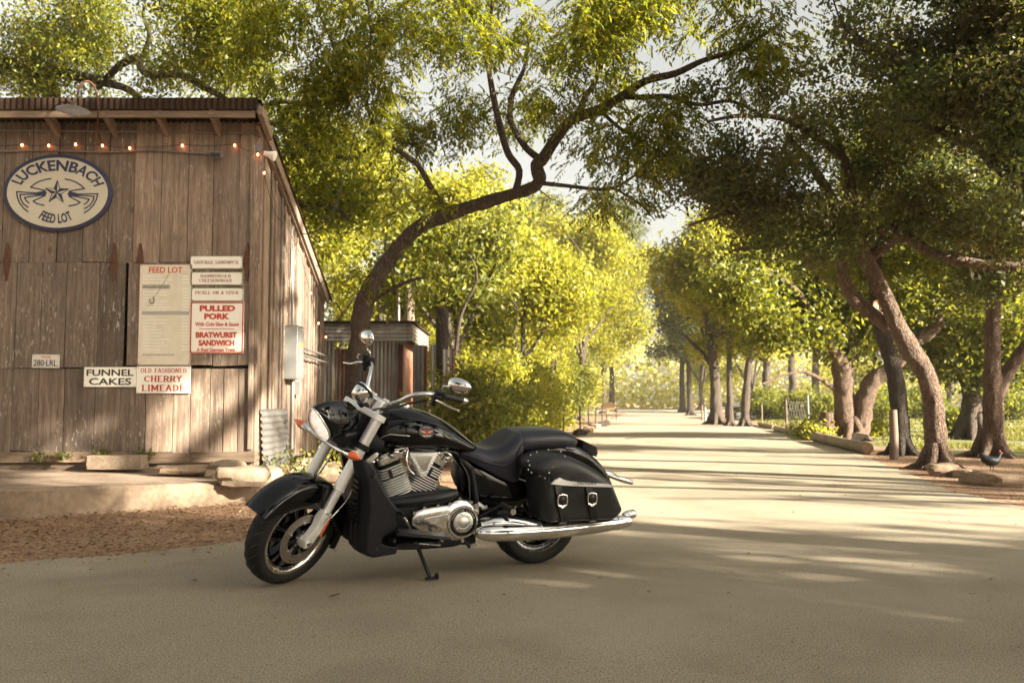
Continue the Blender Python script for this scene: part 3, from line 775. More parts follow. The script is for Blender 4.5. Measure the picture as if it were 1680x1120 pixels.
# ------------------------------------------------------------------ fixtures on the shack
YF = YW - .05
c = MB(); c.tube([P(x, y, YF) for x, y in ((-120, 214), (60, 214.5), (250, 216.5), (438, 219))], .011, 8)
for px in (60, 200, 330): c.box(P(px, 215.5, YF - .0), (.03, .03, .04))
tag(c.build("conduit_pipe", M['galv']), "straight grey conduit pipe under the eave of the shack", "pipe")
c = MB(); c.tube(cat_rom([P(x, y, YF) for x, y in ((-120, 252), (10, 248.5), (90, 247), (165, 250), (250, 247), (300, 250), (344, 253))], 4), .012, 8)
tag(c.build("conduit_pipe", M['galv']), "wavy conduit above the oval sign leading to a floodlight", "pipe")
fl = empty("floodlight", P(355, 254, YF - .06), "small box floodlight on the conduit under the roof", "lamp")
mb = MB(); q = Matrix.Rotation(R(25), 3, 'X'); mb.box((0, 0, 0), (.15, .10, .07), q); mb.box((0, .06, .03), (.05, .08, .05)); mb.box((.0, -.058, .028), (.17, .03, .012), q); mb.build("housing", M['galv'], fl)
mb = MB(); mb.box((0, -.048, -.018), (.12, .012, .05), q); mb.build("lamp_glass", M['wallglass'], fl)
# string of orange bulbs
sl_ = empty("string_lights", P(200, 238, YF), "string of small lit orange bulbs along the shack eave", "string lights")
so = Vector(sl_.location); bl = [(-90, 235), (-20, 239), (36, 238), (80, 239), (124, 237), (168, 239), (213, 243), (299, 239), (385, 238.5), (423, 253.5), (445, 285)]
wire = MB(); pts = [P(x, y - 2, YF - .0) for x, y in bl[:-2]] + [P(423, 251, YF), Vector((XR + .06, YW + .1, P(445, 283, YW).z + .05))]
tail = [Vector((XR + .09, y_, roofz(y_) - .55 + .2 * math.sin(y_ * 2))) for y_ in (12.0, 12.8, 13.6, 14.2, 14.8, 15.4)]
full = pts + tail
cw = []
for a, b in zip(full[:-1], full[1:]):
    for i in range(4):
        t = i / 4; p = a.lerp(b, t); p.z -= .02 * math.sin(math.pi * t); cw.append(p - so)
cw.append(full[-1] - so)
wire.tube(cw, .004, 5); wire.build("cord", M['cable'], sl_)
lights = [P(x, y, YF - .012) for x, y in bl[:-1]] + [full[len(pts) - 1] + Vector((.01, 0, -.03))] + [p + Vector((.015, 0, -.03)) for p in tail[3:]]
for p in lights:
    mb = MB(); mb.ell(p - so, (.013, .013, .019), 10, 6); bb = mb.build("bulb", M['bulb'], sl_)
    mb = MB(); mb.tube([p - so + Vector((0, 0, .016)), p - so + Vector((0, 0, .036))], .009, 8); mb.build("socket", M['cable'], bb)
# gooseneck barn lamp above the sign
gl = empty("gooseneck_lamp", P(163, 235, YF), "old gooseneck lamp with dished enamel shade over the roof edge", "lamp"); go = Vector(gl.location)
YG = YW - OV - .22
arm = cat_rom([P(172, 238, YF), P(163, 228, YF - .05), P(160, 205, YF - .25), P(161, 175, YG + .02), P(156, 145, YG - .02), P(143, 133, YG - .06), P(132, 142, YG - .1), P(126, 160, YG - .12)], 5)
mb = MB(); mb.tube([Vector(p) - go for p in arm], .011, 8); mb.build("arm", M['rustiron'], gl)
lc = P(120, 178, YG - .12) - go
mb = MB(); prof = [(.028, .085), (.03, .05), (.05, .035), (.12, .012), (.19, -.015), (.195, -.03), (.186, -.028), (.115, .0), (.03, .02)]
mb.lathe(prof, (0, 0, 0), 28, axis='z'); q = Matrix.Rotation(R(28), 3, 'X') @ Matrix.Rotation(R(14), 3, 'Y')
mb.xf(lambda p: q @ p + lc); mb.build("lamp_shade", M['enamel'], gl)
mb = MB(); mb.ell((0, 0, -.01), (.04, .04, .055), 12, 8); mb.xf(lambda p: q @ p + lc); mb.build("bulb", M['enamel'], gl)
mb = MB(); mb.tube([P(118, 165, YG - .1) - go, P(112, 158, YG - .05) - go, P(130, 146, YG) - go], .004, 6); mb.build("guy_wire", M['rustiron'], gl)
# twin flood lamp at the corner
cl = empty("flood_lamp", Vector((XR + .03, YW - .02, P(455, 255, YW).z)), "white bulb flood lamp on the top corner of the shack", "lamp")
mb = MB(); mb.tube([(0, .02, .06), (.06, 0, .05), (.1, -.02, .03)], .018, 8); mb.lathe([(.0, .03), (.05, .03), (.055, 0), (.05, -.03), (0, -.03)], (0, .02, .08), 14, axis='y'); mb.build("bracket", M['galv'], cl)
mb = MB(); mb.lathe([(.0, 0), (.03, 0), (.035, .05), (.065, .12), (.062, .145), (0, .155)], (0, 0, 0), 16, axis='x')
q2 = Matrix.Rotation(R(18), 3, 'Y'); mb.xf(lambda p: q2 @ p + Vector((.08, -.02, .02))); mb.build("bulb", M['white'], cl)
# electric meter box on the side wall
bx = empty("meter_box", (XR + .03, 13.05, 1.95), "grey steel electrical box on the side wall of the shack", "electrical box"); bo = Vector(bx.location)
zt_, zb_ = P(480, 536, 13.0).z, P(480, 622, 13.0).z
mb = MB(); mb.box((.10, .0, (zt_ + zb_) / 2 - bo.z), (.19, .36, zt_ - zb_)); o = mb.build("cabinet", M['boxgrey'], bx, 20)
bv = o.modifiers.new("bevel", 'BEVEL'); bv.width = .008; bv.segments = 2
mb = MB(); mb.box((.2, 0, (zt_ + zb_) / 2 - bo.z), (.012, .32, zt_ - zb_ - .06)); mb.box((.10, 0, zt_ - bo.z + .006), (.21, .38, .012)); mb.build("cover", M['boxgrey'], bx, 20)
mb = MB(); mb.box((.208, -.06, (zt_ + zb_) / 2 - bo.z + .12), (.006, .05, .05)); mb.box((.208, .06, (zt_ + zb_) / 2 - bo.z + .12), (.006, .05, .05)); mb.build("warning_sticker", M['badge_o'], bx, 0)
mb = MB()
mb.tube([(.09, 0, zb_ - bo.z), (.09, 0, .30 - bo.z)], .03, 10); mb.build("conduit", M['galv'], bx)
mb = MB(); mb.tube([(.06, .05, zt_ - bo.z), (.05, .05, 3.35 - bo.z)], .024, 10); mb.build("conduit", M['galv'], bx)
mb = MB(); mb.tube(cat_rom([(.10, -.06, zt_ - bo.z), (.10, -.07, zt_ - bo.z + .25), (.05, -.02, 3.0 - bo.z), (.05, -.02, 3.55 - bo.z), (.07, 0, 3.62 - bo.z)], 5), .013, 8); mb.build("conduit", M['galv'], bx)
for dz in (0, -.11):
    mb = MB(); z = P(490, 567, 13.1).z - bo.z + dz; mb.tube([(.12, .16, z), (.12, 1.2, z - .02), (.10, 2.55, z - .05)], .018, 8); mb.build("conduit", M['galv'], bx)
mb = MB(); mb.box((.06, .42, zb_ - bo.z - .12), (.09, .12, .2)); mb.build("junction_box", M['boxgrey'], bx, 20)
# corrugated patch at the foot of the side wall
mb = corr_sheet((XR + .06, 11.62, .22), (0, 0, 1), (0, 1.35, 0), (1, 0, 0), .78, 1.0, .085, .013)
mb.xf(lambda p: Vector((p.x + (1.0 - p.z) * .06, p.y, p.z)))
tag(mb.build("corrugated_sheet", M['tin_pale']), "small corrugated metal sheet leaning at the foot of the shack's side wall", "metal sheet")

# stones along the wall foot
def rock(name, c, d, rz, mat, label, seed, group="loose stones at the foot of the shack", rough=.24, boxy=.34):
    bm = bmesh.new(); bmesh.ops.create_cube(bm, size=1); bmesh.ops.subdivide_edges(bm, edges=bm.edges[:], cuts=5, use_grid_fill=True)
    for v in bm.verts:
        p = v.co.copy(); s = p.normalized() * .56; p = p * boxy + s * (1 - boxy)
        n1 = noise.noise(p * 2.1 + Vector((seed * 3.1, 0, 0))); n2 = noise.noise(p * 5.3 + Vector((0, seed * 1.7, 0)))
        p *= 1 + n1 * rough + n2 * rough * .5; v.co = Vector((p.x * d[0], p.y * d[1], p.z * d[2]))
    me = bpy.data.meshes.new(name); bm.to_mesh(me); bm.free(); me.materials.append(mat)
    me.polygons.foreach_set("use_smooth", [True] * len(me.polygons)); me.set_sharp_from_angle(angle=R(28))
    o = bpy.data.objects.new(name, me); COL.objects.link(o); o.location = c; o.rotation_euler = (0, 0, rz)
    return tag(o, label, "stone", group)
def gr(px, py, z): g = G(px, py, z); return g
rock("stone_block", gr(186, 770, .27) + Vector((0, .12, .085)), (.68, .24, .17), 0, M['limestone'], "long squared pale limestone block lying on the porch slab", 1, rough=.05, boxy=.9)
for i, (px, py, z, d, rz, m, lab) in enumerate((
    (302, 778, .25, (.72, .36, .11), .05, 'fieldstone', "long thin flat stone beside the limestone block"),
    (368, 774, .28, (.40, .30, .14), -.1, 'limestone', "squarish pale stone resting on top of the larger block"),
    (345, 783, .22, (.16, .16, .10), .4, 'fieldstone', "small round stone wedged under the flat stones"),
    (392, 797, .20, (.54, .34, .22), .1, 'limestone', "big rough block at the shack's front corner"),
    (436, 800, .05, (.30, .30, .26), .5, 'fieldstone', "brown stone below the corrugated sheet"),
    (417, 808, .05, (.36, .22, .15), .2, 'limestone', "low wide stone at the end of the porch slab"),
    (470, 784, .05, (.42, .30, .20), -.2, 'fieldstone', "stone beyond the corrugated sheet, under the meter box"),
    (505, 780, .02, (.5, .32, .26), .3, 'limestone', "pale boulder behind the motorcycle's right fork leg"),
    (545, 790, .02, (.7, .34, .26), .1, 'limestone', "largest pale boulder behind the front fender"))):
    p = gr(px, py, z); rock("field_rock", p + Vector((0, d[1] * .4, d[2] * .42)), d, rz, M[m], lab, i + 4)

# ------------------------------------------------------------------ corrugated shed behind
SY = 17.6
shed = empty("corrugated_shed", (P(620, 640, SY).x, SY, 0), "low corrugated metal shed with flat overhanging top behind the pecan tree", "shed"); so2 = Vector(shed.location)
def sh(mb, name, mat, smooth=30): mb.xf(lambda p: p - so2); return mb.build(name, mat, shed, smooth)
x0, x1 = -5.2, P(660, 640, SY).x
sh(corr_sheet((x0, SY, 0), (1, 0, 0), (0, 0, 1), (0, -1, 0), P(548, 640, SY).x - x0, 2.3, .076, .011), "front_sheet", M['tin'])
sh(corr_sheet((P(548, 640, SY).x + .005, SY + .004, 0), (1, 0, 0), (0, 0, 1), (0, -1, 0), .5, 2.12, .076, .011), "rusty_front_sheet", M['tin_rust'])
xs_ = P(548, 640, SY).x + .51
sh(corr_sheet((xs_, SY, 0), (1, 0, 0), (0, 0, 1), (0, -1, 0), x1 - xs_, 2.3, .076, .011), "front_sheet", M['tin'])
sh(corr_sheet((x1, SY, 0), (0, 1, 0), (0, 0, 1), (1, 0, 0), 3.0, 2.3, .076, .011), "side_sheet", M['tin_rust'])
zt_, zb_ = P(600, 530, SY - .35).z, P(600, 560, SY - .35).z
xf1 = P(676, 545, SY - .35).x
sh(corr_sheet((x0, SY - .35, zb_), (0, 0, 1), (1, 0, 0), (0, -1, 0), zt_ - zb_, xf1 - x0, .075, .011), "fascia_sheet", M['tin'])
sh(corr_sheet((xf1, SY - .35, zb_), (0, 0, 1), (0, 1, 0), (1, 0, 0), zt_ - zb_, 3.4, .075, .011), "fascia_sheet", M['tin'])
mb = MB(); mb.box(((x0 + xf1) / 2, SY + 1.3, zt_ + .02), (xf1 - x0 + .1, 3.5, .04)); sh(mb, "roof", M['tin_dark'])
mb = MB(); mb.box((x1 - .03, SY - .02, 1.1), (.09, .05, 2.2)); sh(mb, "corner_post", M['rustiron'])
def upright(name, px, ytop, Y, w, mat, label, cat, corr=True, group=None, d=.05):
    t = P(px, ytop, Y); mb = MB()
    if corr: corr_sheet((-w / 2, 0, 0), (1, 0, 0), (0, 0, 1), (0, -1, 0), w, t.z, .076, .011, mb=mb)
    else: mb.tube([(0, 0, 0), (.02, 0, t.z * .5), (0, .01, t.z)], w / 2, 10)
    o = mb.build(name, mat); o.location = (t.x, Y, 0); return tag(o, label, cat, group)
upright("metal_sheet", 686, 566, 17.2, .20, M['tin_pale'], "pale upright corrugated strip beside the shed corner", "metal sheet", group="corrugated sheets fencing the shed")
upright("metal_sheet", 697, 567, 17.35, .12, M['tin_rust'], "narrow rusty corrugated strip beside the shed corner", "metal sheet", group="corrugated sheets fencing the shed")
upright("metal_sheet", 711, 565, 16.6, .09, M['tin_pale'], "tall thin bright metal strip left of the dark pole", "metal sheet", group="corrugated sheets fencing the shed")
upright("metal_sheet", 734, 573, 16.6, .17, M['tin'], "grey corrugated strip in front of the dark pole", "metal sheet", group="corrugated sheets fencing the shed")
upright("metal_sheet", 741, 575, 16.75, .14, M['tin_rust'], "brown rusted corrugated strip right of the dark pole", "metal sheet", group="corrugated sheets fencing the shed")
upright("wooden_pole", 725, 505, 17.0, .24, M['bark_d'], "thick dark bark-covered pole beside the metal strips", "pole", False)
upright("wooden_pole", 672, 462, 20.0, .22, M['postwood'], "cut-off grey wooden pole standing behind the shed roof", "pole", False)
upright("metal_pole", 654, 478, 20.0, .06, M['galv'], "thin grey metal pole left of the cut-off wooden pole", "pole", False)

# ------------------------------------------------------------------ fence posts along the left road edge
for i, (px, yt, yb) in enumerate(((790, 664, 726), (924, 666, 716), (952, 664.5, 714), (966, 664, 708.5), (976, 668, 703), (988, 664, 699), (995, 674, 697), (1011, 666, 689.5))):
    g = G(px, yb); t = P(px, yt, g.y); h = t.z
    lab = ("dark steel fence post half hidden in shrubs behind the motorcycle seat", "dark steel fence post at the shrubs, left of the stone-footed ones", "nearest stone-footed dark fence post on the left road edge", "second stone-footed fence post from the motorcycle", "third stone-footed fence post, slightly shorter and leaning", "fourth stone-footed fence post from the motorcycle", "short fence post just before the farthest one", "farthest thin fence post on the left road edge")[i]
    fp = empty("fence_post", g, lab, "fence post", "fence posts along the left road edge")
    mb = MB(); lean = random.uniform(-.02, .02) if i != 4 else .05
    mb.box((lean * .5, 0, h / 2), (.05, .008, h), Matrix.Rotation(lean / h, 3, 'Y')); mb.box((lean * .5, .018, h / 2), (.006, .03, h), Matrix.Rotation(lean / h, 3, 'Y')); mb.build("steel_post", M['cable'], fp)
    if i >= 2 and i < 7:
        o = rock("footing_stone", (0, 0, .08), (.5 - .03 * i, .4, .24), i, M['fieldstone' if i in (3, 4) else 'bark_d'], None, 30 + i, None); o.parent = fp
        for kk in ("category", "group", "label"):
            if kk in o: del o[kk]
mb = MB(); pts = [G(966, 708.5), G(976, 703), G(988, 699), G(995, 697), G(1011, 689.5)]
for hh in (.75,):
    pp = []
    for a, b_ in zip(pts[:-1], pts[1:]):
        for i in range(4): q = a.lerp(b_, i / 4); q.z = hh - .08 * math.sin(math.pi * i / 4); pp.append(q)
    pp.append(pts[-1] + Vector((0, 0, hh))); mb.tube(pp, .008, 5)
tag(mb.build("fence_wire", M['paleline']), "thin sagging wire strung between the far left fence posts", "wire")
g = G(1000, 695); so_ = empty("road_sign", (g.x - .1, g.y + 3, 0), "small tan back of an eight-sided sign beyond the left fence posts", "sign")
c_ = P(999, 669, g.y + 3); mb = MB(); r_ = .33
mb.prism([(r_ * math.cos(R(22.5 + 45 * i)), r_ * math.sin(R(22.5 + 45 * i))) for i in range(8)], -.006, .006); mb.xf(lambda p: p + Vector((c_.x - so_.location.x, 0, c_.z))); mb.build("sign_plate", M['cutwood'], so_)
mb = MB(); mb.tube([(c_.x - so_.location.x, .03, 0), (c_.x - so_.location.x, .03, c_.z)], .025, 8); mb.build("post", M['galv'], so_)

# ------------------------------------------------------------------ right side: logs, stump, posts, low wall, hen
def log(a, b_, r, label):
    mb = MB(); a, b_ = Vector(a), Vector(b_); n = 9
    o_ = a.copy(); d = b_ - a; Ln = d.length
    pts = [Vector((Ln * i / n, random.uniform(-.02, .02), 0)) for i in range(n + 1)]
    mb.tube(pts, [r * (1 + random.uniform(-.08, .08)) for _ in pts], 14)
    o = mb.build("timber_log", M['log']); o.location = a + Vector((0, 0, r * .9)); o.rotation_euler = (0, 0, math.atan2(d.y, d.x)); tag(o, label, "log", "logs edging the road")
    for x_ in (-.004, Ln + .004):
        e = MB(); e.lathe([(0, 0), (r * .9, 0), (r * .93, .01 if x_ < 0 else -.01)], (x_, 0, 0), 16, axis='x'); e.build("cut_end", M['cutwood'], o)
log(G(1424, 744), G(1340, 724), .13, "nearest and thickest log lying along the right road edge")
log(G(1332, 721), G(1272, 706), .10, "thinner log behind the thick one on the right road edge")
log(G(1270, 704), G(1246, 698), .09, "short log farthest up the right road edge")
sp = G(1356, 722); stp = empty("tree_stump", sp, "cut stump with a pale sawn top beside the twin trunks", "stump")
mb = MB(); mb.tube([(0, 0, -.05), (0, 0, .15), (.02, 0, .55), (.04, 0, .78)], [.30, .24, .21, .20], 12); mb.tube([(-.1, 0, .1), (-.26, -.02, .35), (-.3, 0, .44)], [.16, .15, .13], 10); mb.build("trunk", M['bark_o'], stp)
mb = MB(); mb.lathe([(0, 0), (.19, 0)], (.04, 0, .785), 16, axis='z'); mb.build("sawn_top", M['cutwood'], stp)
def post(px, yb, yt, r, mat, label, name="wooden_post"):
    g = G(px, yb); t = P(px, yt, g.y); mb = MB(); mb.tube([(0, 0, 0), (.01, 0, t.z * .5), (0, 0, t.z)], [r, r * .95, r * .9], 10)
    o = mb.build(name, mat); o.location = g; return tag(o, label, "post", "posts along the right side of the road")
post(1467, 753, 672, .085, M['postwood'], "square grey wooden post left of the thin dark trunk")
for px, yb, yt, r, m, lab in ((1290, 699, 655, .05, 'postwood', "slim wooden post nearest the end of the short log"), (1326, 700, 648, .05, 'galv', "pale metal post right of the slim wooden post"), (1157, 692, 668, .06, 'paleline', "short white post near the ivy-covered trunk"), (1152, 690, 664, .05, 'postwood', "short brown post beside the white post"), (1117, 676, 652, .07, 'bark_d', "thin dark post farthest up the right side"), (1250, 696, 662, .04, 'postwood', "thin brown post among the distant right-hand trunks")):
    post(px, yb, yt, r, M[m], lab)
mb = MB(); a = G(1290, 699); b_ = G(1326, 700)
for i in range(9):
    for s in (0, 1):
        t0 = i / 8; p = a.lerp(b_, t0); q = a.lerp(b_, min(1, max(0, t0 + (.25 if s else -.25))))
        mb.tube([p + Vector((0, 0, .05)), q + Vector((0, 0, 1.1))], .004, 4)
tag(mb.build("wire_fence", M['paleline']), "small wire mesh fence panel between two posts on the right", "fence")
lb = empty("outbuilding", (29, 58, 0), "long low pale outbuilding with grey roof beyond the lawn", "building")
mb = MB(); mb.box((0, 0, .33), (30, 3, .72)); mb.build("wall", M['whitewall'], lb)
mb = MB(); mb.loft([[Vector((x, -1.9, .72)), Vector((x, 1.9, .72)), Vector((x, .1, 1.02)), Vector((x, -.1, 1.02))] for x in (-15.4, 15.4)]); mb.build("roof", M['greyroof'], lb)
for i in range(7):
    mb = MB(); mb.box((-12 + i * 4, -1.51, .40), (1.2, .03, .34)); mb.build("window", M['wallglass'], lb)
# black hen
hen = empty("black_hen", G(1625, 771), "small black hen pecking in the leaf litter at right", "hen"); hen.scale = (.8, .8, .8)
mb = MB()
path = [(-.17, 0, .33, .012), (-.15, 0, .29, .05), (-.11, 0, .23, .085), (-.03, 0, .185, .105), (.06, 0, .18, .10), (.13, 0, .20, .075), (.17, 0, .25, .05), (.19, 0, .30, .036), (.205, 0, .335, .034), (.23, 0, .345, .022)]
mb.tube([p[:3] for p in path], [p[3] for p in path], 12)
for s in (-1, 1): mb.tube([(.02, s * .045, .12), (.035, s * .05, .06), (.02, s * .05, .01), (.06, s * .06, .005)], [.03, .012, .008, .006], 6)
mb.ell((-.02, .085, .20), (.10, .03, .06)); mb.ell((-.02, -.085, .20), (.10, .03, .06)); mb.build("body", M['feather'], hen)
mb = MB(); mb.tube([(.24, 0, .345), (.275, 0, .335)], [.012, .002], 6); mb.ell((.20, 0, .375), (.03, .006, .02), 8, 6); mb.ell((.23, 0, .315), (.01, .006, .018), 8, 6); mb.build("comb", M['comb'], hen)
for i, (px, py, d) in enumerate(((1548, 779, (.45, .32, .22)), (1580, 782, (.3, .25, .14)), (1622, 794, (.7, .34, .2)), (1660, 797, (.5, .3, .18)))):
    rock("field_rock", G(px, py) + Vector((0, 0, d[2] * .3)), d, i, M['fieldstone'], ("rounded stone at the foot of the leaning oak trunk", "small flat stone right of the leaning oak's foot", "long flat stone in the litter below the hen", "rightmost stone at the right picture edge")[i], 50 + i, "stones at the foot of the right trees")
# overhead cable across the road
cb = MB(); cb.tube(cat_rom([P(990, 150, 22), P(1060, 205, 20), P(1150, 232, 18), P(1260, 257, 16.5), P(1350, 267, 15.5), P(1430, 268, 15), P(1520, 264, 14.5), P(1700, 262, 14)], 5), .011, 6)
tag(cb.build("overhead_cable", M['paleline']), "pale cable sagging across the dark oaks over the road", "cable")
cb = MB(); cb.tube(cat_rom([P(601, 5, 12.2), P(606, 25, 12.2), P(607, 90, 12.2), P(590, 180, 12.3), P(572, 262, 12.5), P(553, 330, 12.8), P(530, 372, 13.1), P(500, 384, 13.4), P(486, 372, 13.6)], 5), .008, 6)
tag(cb.build("hanging_cable", M['cable']), "slack black cable hanging from the branches to the shack's side wall", "cable")
cb = MB(); cb.tube(cat_rom([P(601, 5, 12.2), P(640, 38, 13), P(740, 86, 14), P(850, 128, 15), P(960, 152, 17), P(990, 150, 22)], 5), .007, 6)
tag(cb.build("overhead_cable", M['cable']), "thin black cable running through the pecan branches", "cable")

# ------------------------------------------------------------------ the motorcycle (x forward, y left, z up; origin at the rear contact)
bike = empty("motorcycle", (.137, 6.318, 0), "black cruiser motorcycle with chrome engine and leather saddlebags on its side stand", "motorcycle")
HD = math.atan2(-.711, -1.508); LEAN = R(8)
bike.rotation_mode = 'XYZ'; bike.matrix_world = Matrix.Translation((.137, 6.318, 0)) @ Matrix.Rotation(HD, 4, 'Z') @ Matrix.Rotation(-LEAN, 4, 'X')
RAKE, WB, STEER = R(29), 1.67, R(33)
AXI = Vector((-math.sin(RAKE), 0, math.cos(RAKE))); AP = Vector((WB, 0, .32)) - Vector((math.cos(RAKE), 0, math.sin(RAKE))) * .06
QS = Quaternion(AXI, STEER)
def stf(p): return QS @ (Vector(p) - AP) + AP
def part(mb, name, mat, parent=None, steer=False, smooth=40, label=None):
    if steer: mb.xf(stf)
    o = mb.build(name, mat, parent or bike, smooth)
    if label: o["label"] = label
    return o
def both(fn):
    for s in (1, -1): fn(s)
def flip(mb, s): return mb if s == 1 else mb.mirror_y()
def bevel(o, w_, seg=2):
    m = o.modifiers.new("bevel", 'BEVEL'); m.width = w_; m.segments = seg; m.limit_method = 'ANGLE'; m.angle_limit = R(35); return o
def subs(o, n=1):
    m = o.modifiers.new("subdivision", 'SUBSURF'); m.levels = n; m.render_levels = n; return o

# --- wheels
def tyre_prof(rr, ri, hw): return [(ri - .006, hw * .72), (ri + .01, hw * .86), (ri + (rr - ri) * .42, hw), (ri + (rr - ri) * .72, hw * .94), (rr - .012, hw * .72), (rr - .003, hw * .4), (rr, 0), (rr - .003, -hw * .4), (rr - .012, -hw * .72), (ri + (rr - ri) * .72, -hw * .94), (ri + (rr - ri) * .42, -hw), (ri + .01, -hw * .86), (ri - .006, -hw * .72)]
def grooves(mb, c, rr, hw, n):
    for i in range(n):
        for s in (1, -1):
            a = 2 * math.pi * (i + (.5 if s < 0 else 0)) / n; pts = []
            for k in range(5):
                t = k / 4; y = s * hw * (.16 + .7 * t); r = rr - .0025 if t < .4 else rr - .003 - (t - .4) ** 2 * .045
                aa = a + t * .16; pts.append((c[0] + r * math.cos(aa), y, c[2] + r * math.sin(aa)))
            mb.tube(pts, [.001, .0035, .004, .0035, .001], 4)
def wheel(cx, cz, rr, ri, hw, steer, label):
    c = (cx, 0, cz); mb = MB()
    # five forked spokes, hub and rim well in gloss black
    mb.lathe([(ri - .035, hw * .5), (ri - .03, hw * .5), (ri - .03, -hw * .5), (ri - .045, -hw * .5), (ri - .05, 0), (ri - .045, hw * .5)], c, 56)
    mb.lathe([(0, .075), (.05, .075), (.055, .06), (.055, -.06), (.05, -.075), (0, -.075)], c, 28)
    for k in range(5):
        a0 = 2 * math.pi * k / 5 + .35
        for s in (1, -1):
            a1 = a0 + s * .20; p0 = Vector((cx + .045 * math.cos(a0 + s * .35), 0, cz + .045 * math.sin(a0 + s * .35))); p1 = Vector((cx + (ri - .03) * math.cos(a1), 0, cz + (ri - .03) * math.sin(a1)))
            rings = []
            d = (p1 - p0).normalized(); n_ = Vector((-d.z, 0, d.x))
            for t, wd, th in ((0, .014, .05), (.5, .010, .036), (1, .013, .028)):
                p = p0.lerp(p1, t); rings.append([p + n_ * wd + Vector((0, th * .5, 0)), p + n_ * wd * .6 + Vector((0, th, 0)), p - n_ * wd * .6 + Vector((0, th, 0)), p - n_ * wd + Vector((0, th * .5, 0)), p - n_ * wd + Vector((0, -th, 0)), p + n_ * wd + Vector((0, -th, 0))])
            mb.loft(rings)
    ed = MB()
    for k in range(5):
        a0 = 2 * math.pi * k / 5 + .35
        for s in (1, -1):
            a1 = a0 + s * .20; p0 = Vector((cx + .06 * math.cos(a0 + s * .35), .052, cz + .06 * math.sin(a0 + s * .35))); p1 = Vector((cx + (ri - .03) * math.cos(a1), .029, cz + (ri - .03) * math.sin(a1)))
            dd = (p1 - p0).normalized(); n_ = Vector((-dd.z, 0, dd.x)) * .009
            for q in (1, -1): ed.tube([p0 + n_ * q, p0.lerp(p1, .5) + n_ * q * .7, p1 + n_ * q], .0022, 5)
    o = part(mb, "wheel", M['paint'], None, steer, 30, label); part(ed, "spoke_edge", M['polish'], o, steer)
    t = MB(); t.lathe(tyre_prof(rr, ri, hw), c, 72); part(t, "tyre", M['rubber'], o, steer, 60)
    t = MB(); grooves(t, c, rr, hw, 26); part(t, "tread_groove", M['cable'], o, steer, 60)
    t = MB()
    for s in (1, -1): t.lathe([(ri + .004, s * hw * .74), (ri + .006, s * hw * .82), (ri - .004, s * hw * .84), (ri - .020, s * hw * .72), (ri - .028, s * hw * .48), (ri - .03, s * hw * .48)], c, 64)
    part(t, "rim", M['polish'], o, steer)
    return o
def disc(cx, cz, y, r0, r1, steer, parent, s=1):
    c = (cx, 0, cz); mb = MB(); mb.lathe([(r0, y - .0025), (r1, y - .0025), (r1, y + .0025), (r0, y + .0025)], c, 56, True)
    o = part(mb, "brake_disc", M['disc'], parent, steer, 20)
    mb = MB(); mb.lathe([(.04, y - .004), (.062, y - .004), (.062, y + .004), (.04, y + .004)], c, 28, True)
    for k in range(6):
        a = 2 * math.pi * k / 6; mb.box((cx + .082 * math.cos(a), y, cz + .082 * math.sin(a)), (.05, .006, .024), Matrix.Rotation(-a, 3, 'Y'))
    for k in range(40):
        for rr_, ph in ((r0 + (r1 - r0) * .3, 0), (r0 + (r1 - r0) * .68, .5)):
            a = 2 * math.pi * (k + ph) / 40; mb.lathe([(0, y + s * .0031), (.0036, y + s * .0031)], (cx + rr_ * math.cos(a), 0, cz + rr_ * math.sin(a)), 6)
    part(mb, "carrier", M['engine'], o, steer)
    mb = MB()
    for k in range(6):
        a = 2 * math.pi * (k + .5) / 6; mb.lathe([(0, y + s * .009), (.009, y + s * .007), (.010, y)], (cx + (r0 + .002) * math.cos(a), 0, cz + (r0 + .002) * math.sin(a)), 10)
        mb.lathe([(0, y + s * .009), (.006, y + s * .008), (.006, y)], (cx + .052 * math.cos(a), 0, cz + .052 * math.sin(a)), 8)
    mb.lathe([(.028, y), (.028, y + s * .02), (.040, y + s * .018), (.042, y)], c, 24)
    part(mb, "bolt", M['alu'], o, steer)
fwl = wheel(WB, .32, .32, .238, .068, True, "front wheel, steered towards the viewer, with drilled brake discs")
both(lambda s: disc(WB, .325, s * .085, .105, .160, True, fwl, s))
rwl = wheel(0, .311, .311, .212, .092, False, "rear wheel half hidden by the exhaust")
disc(0, .311, -.08, .10, .15, False, rwl, -1)
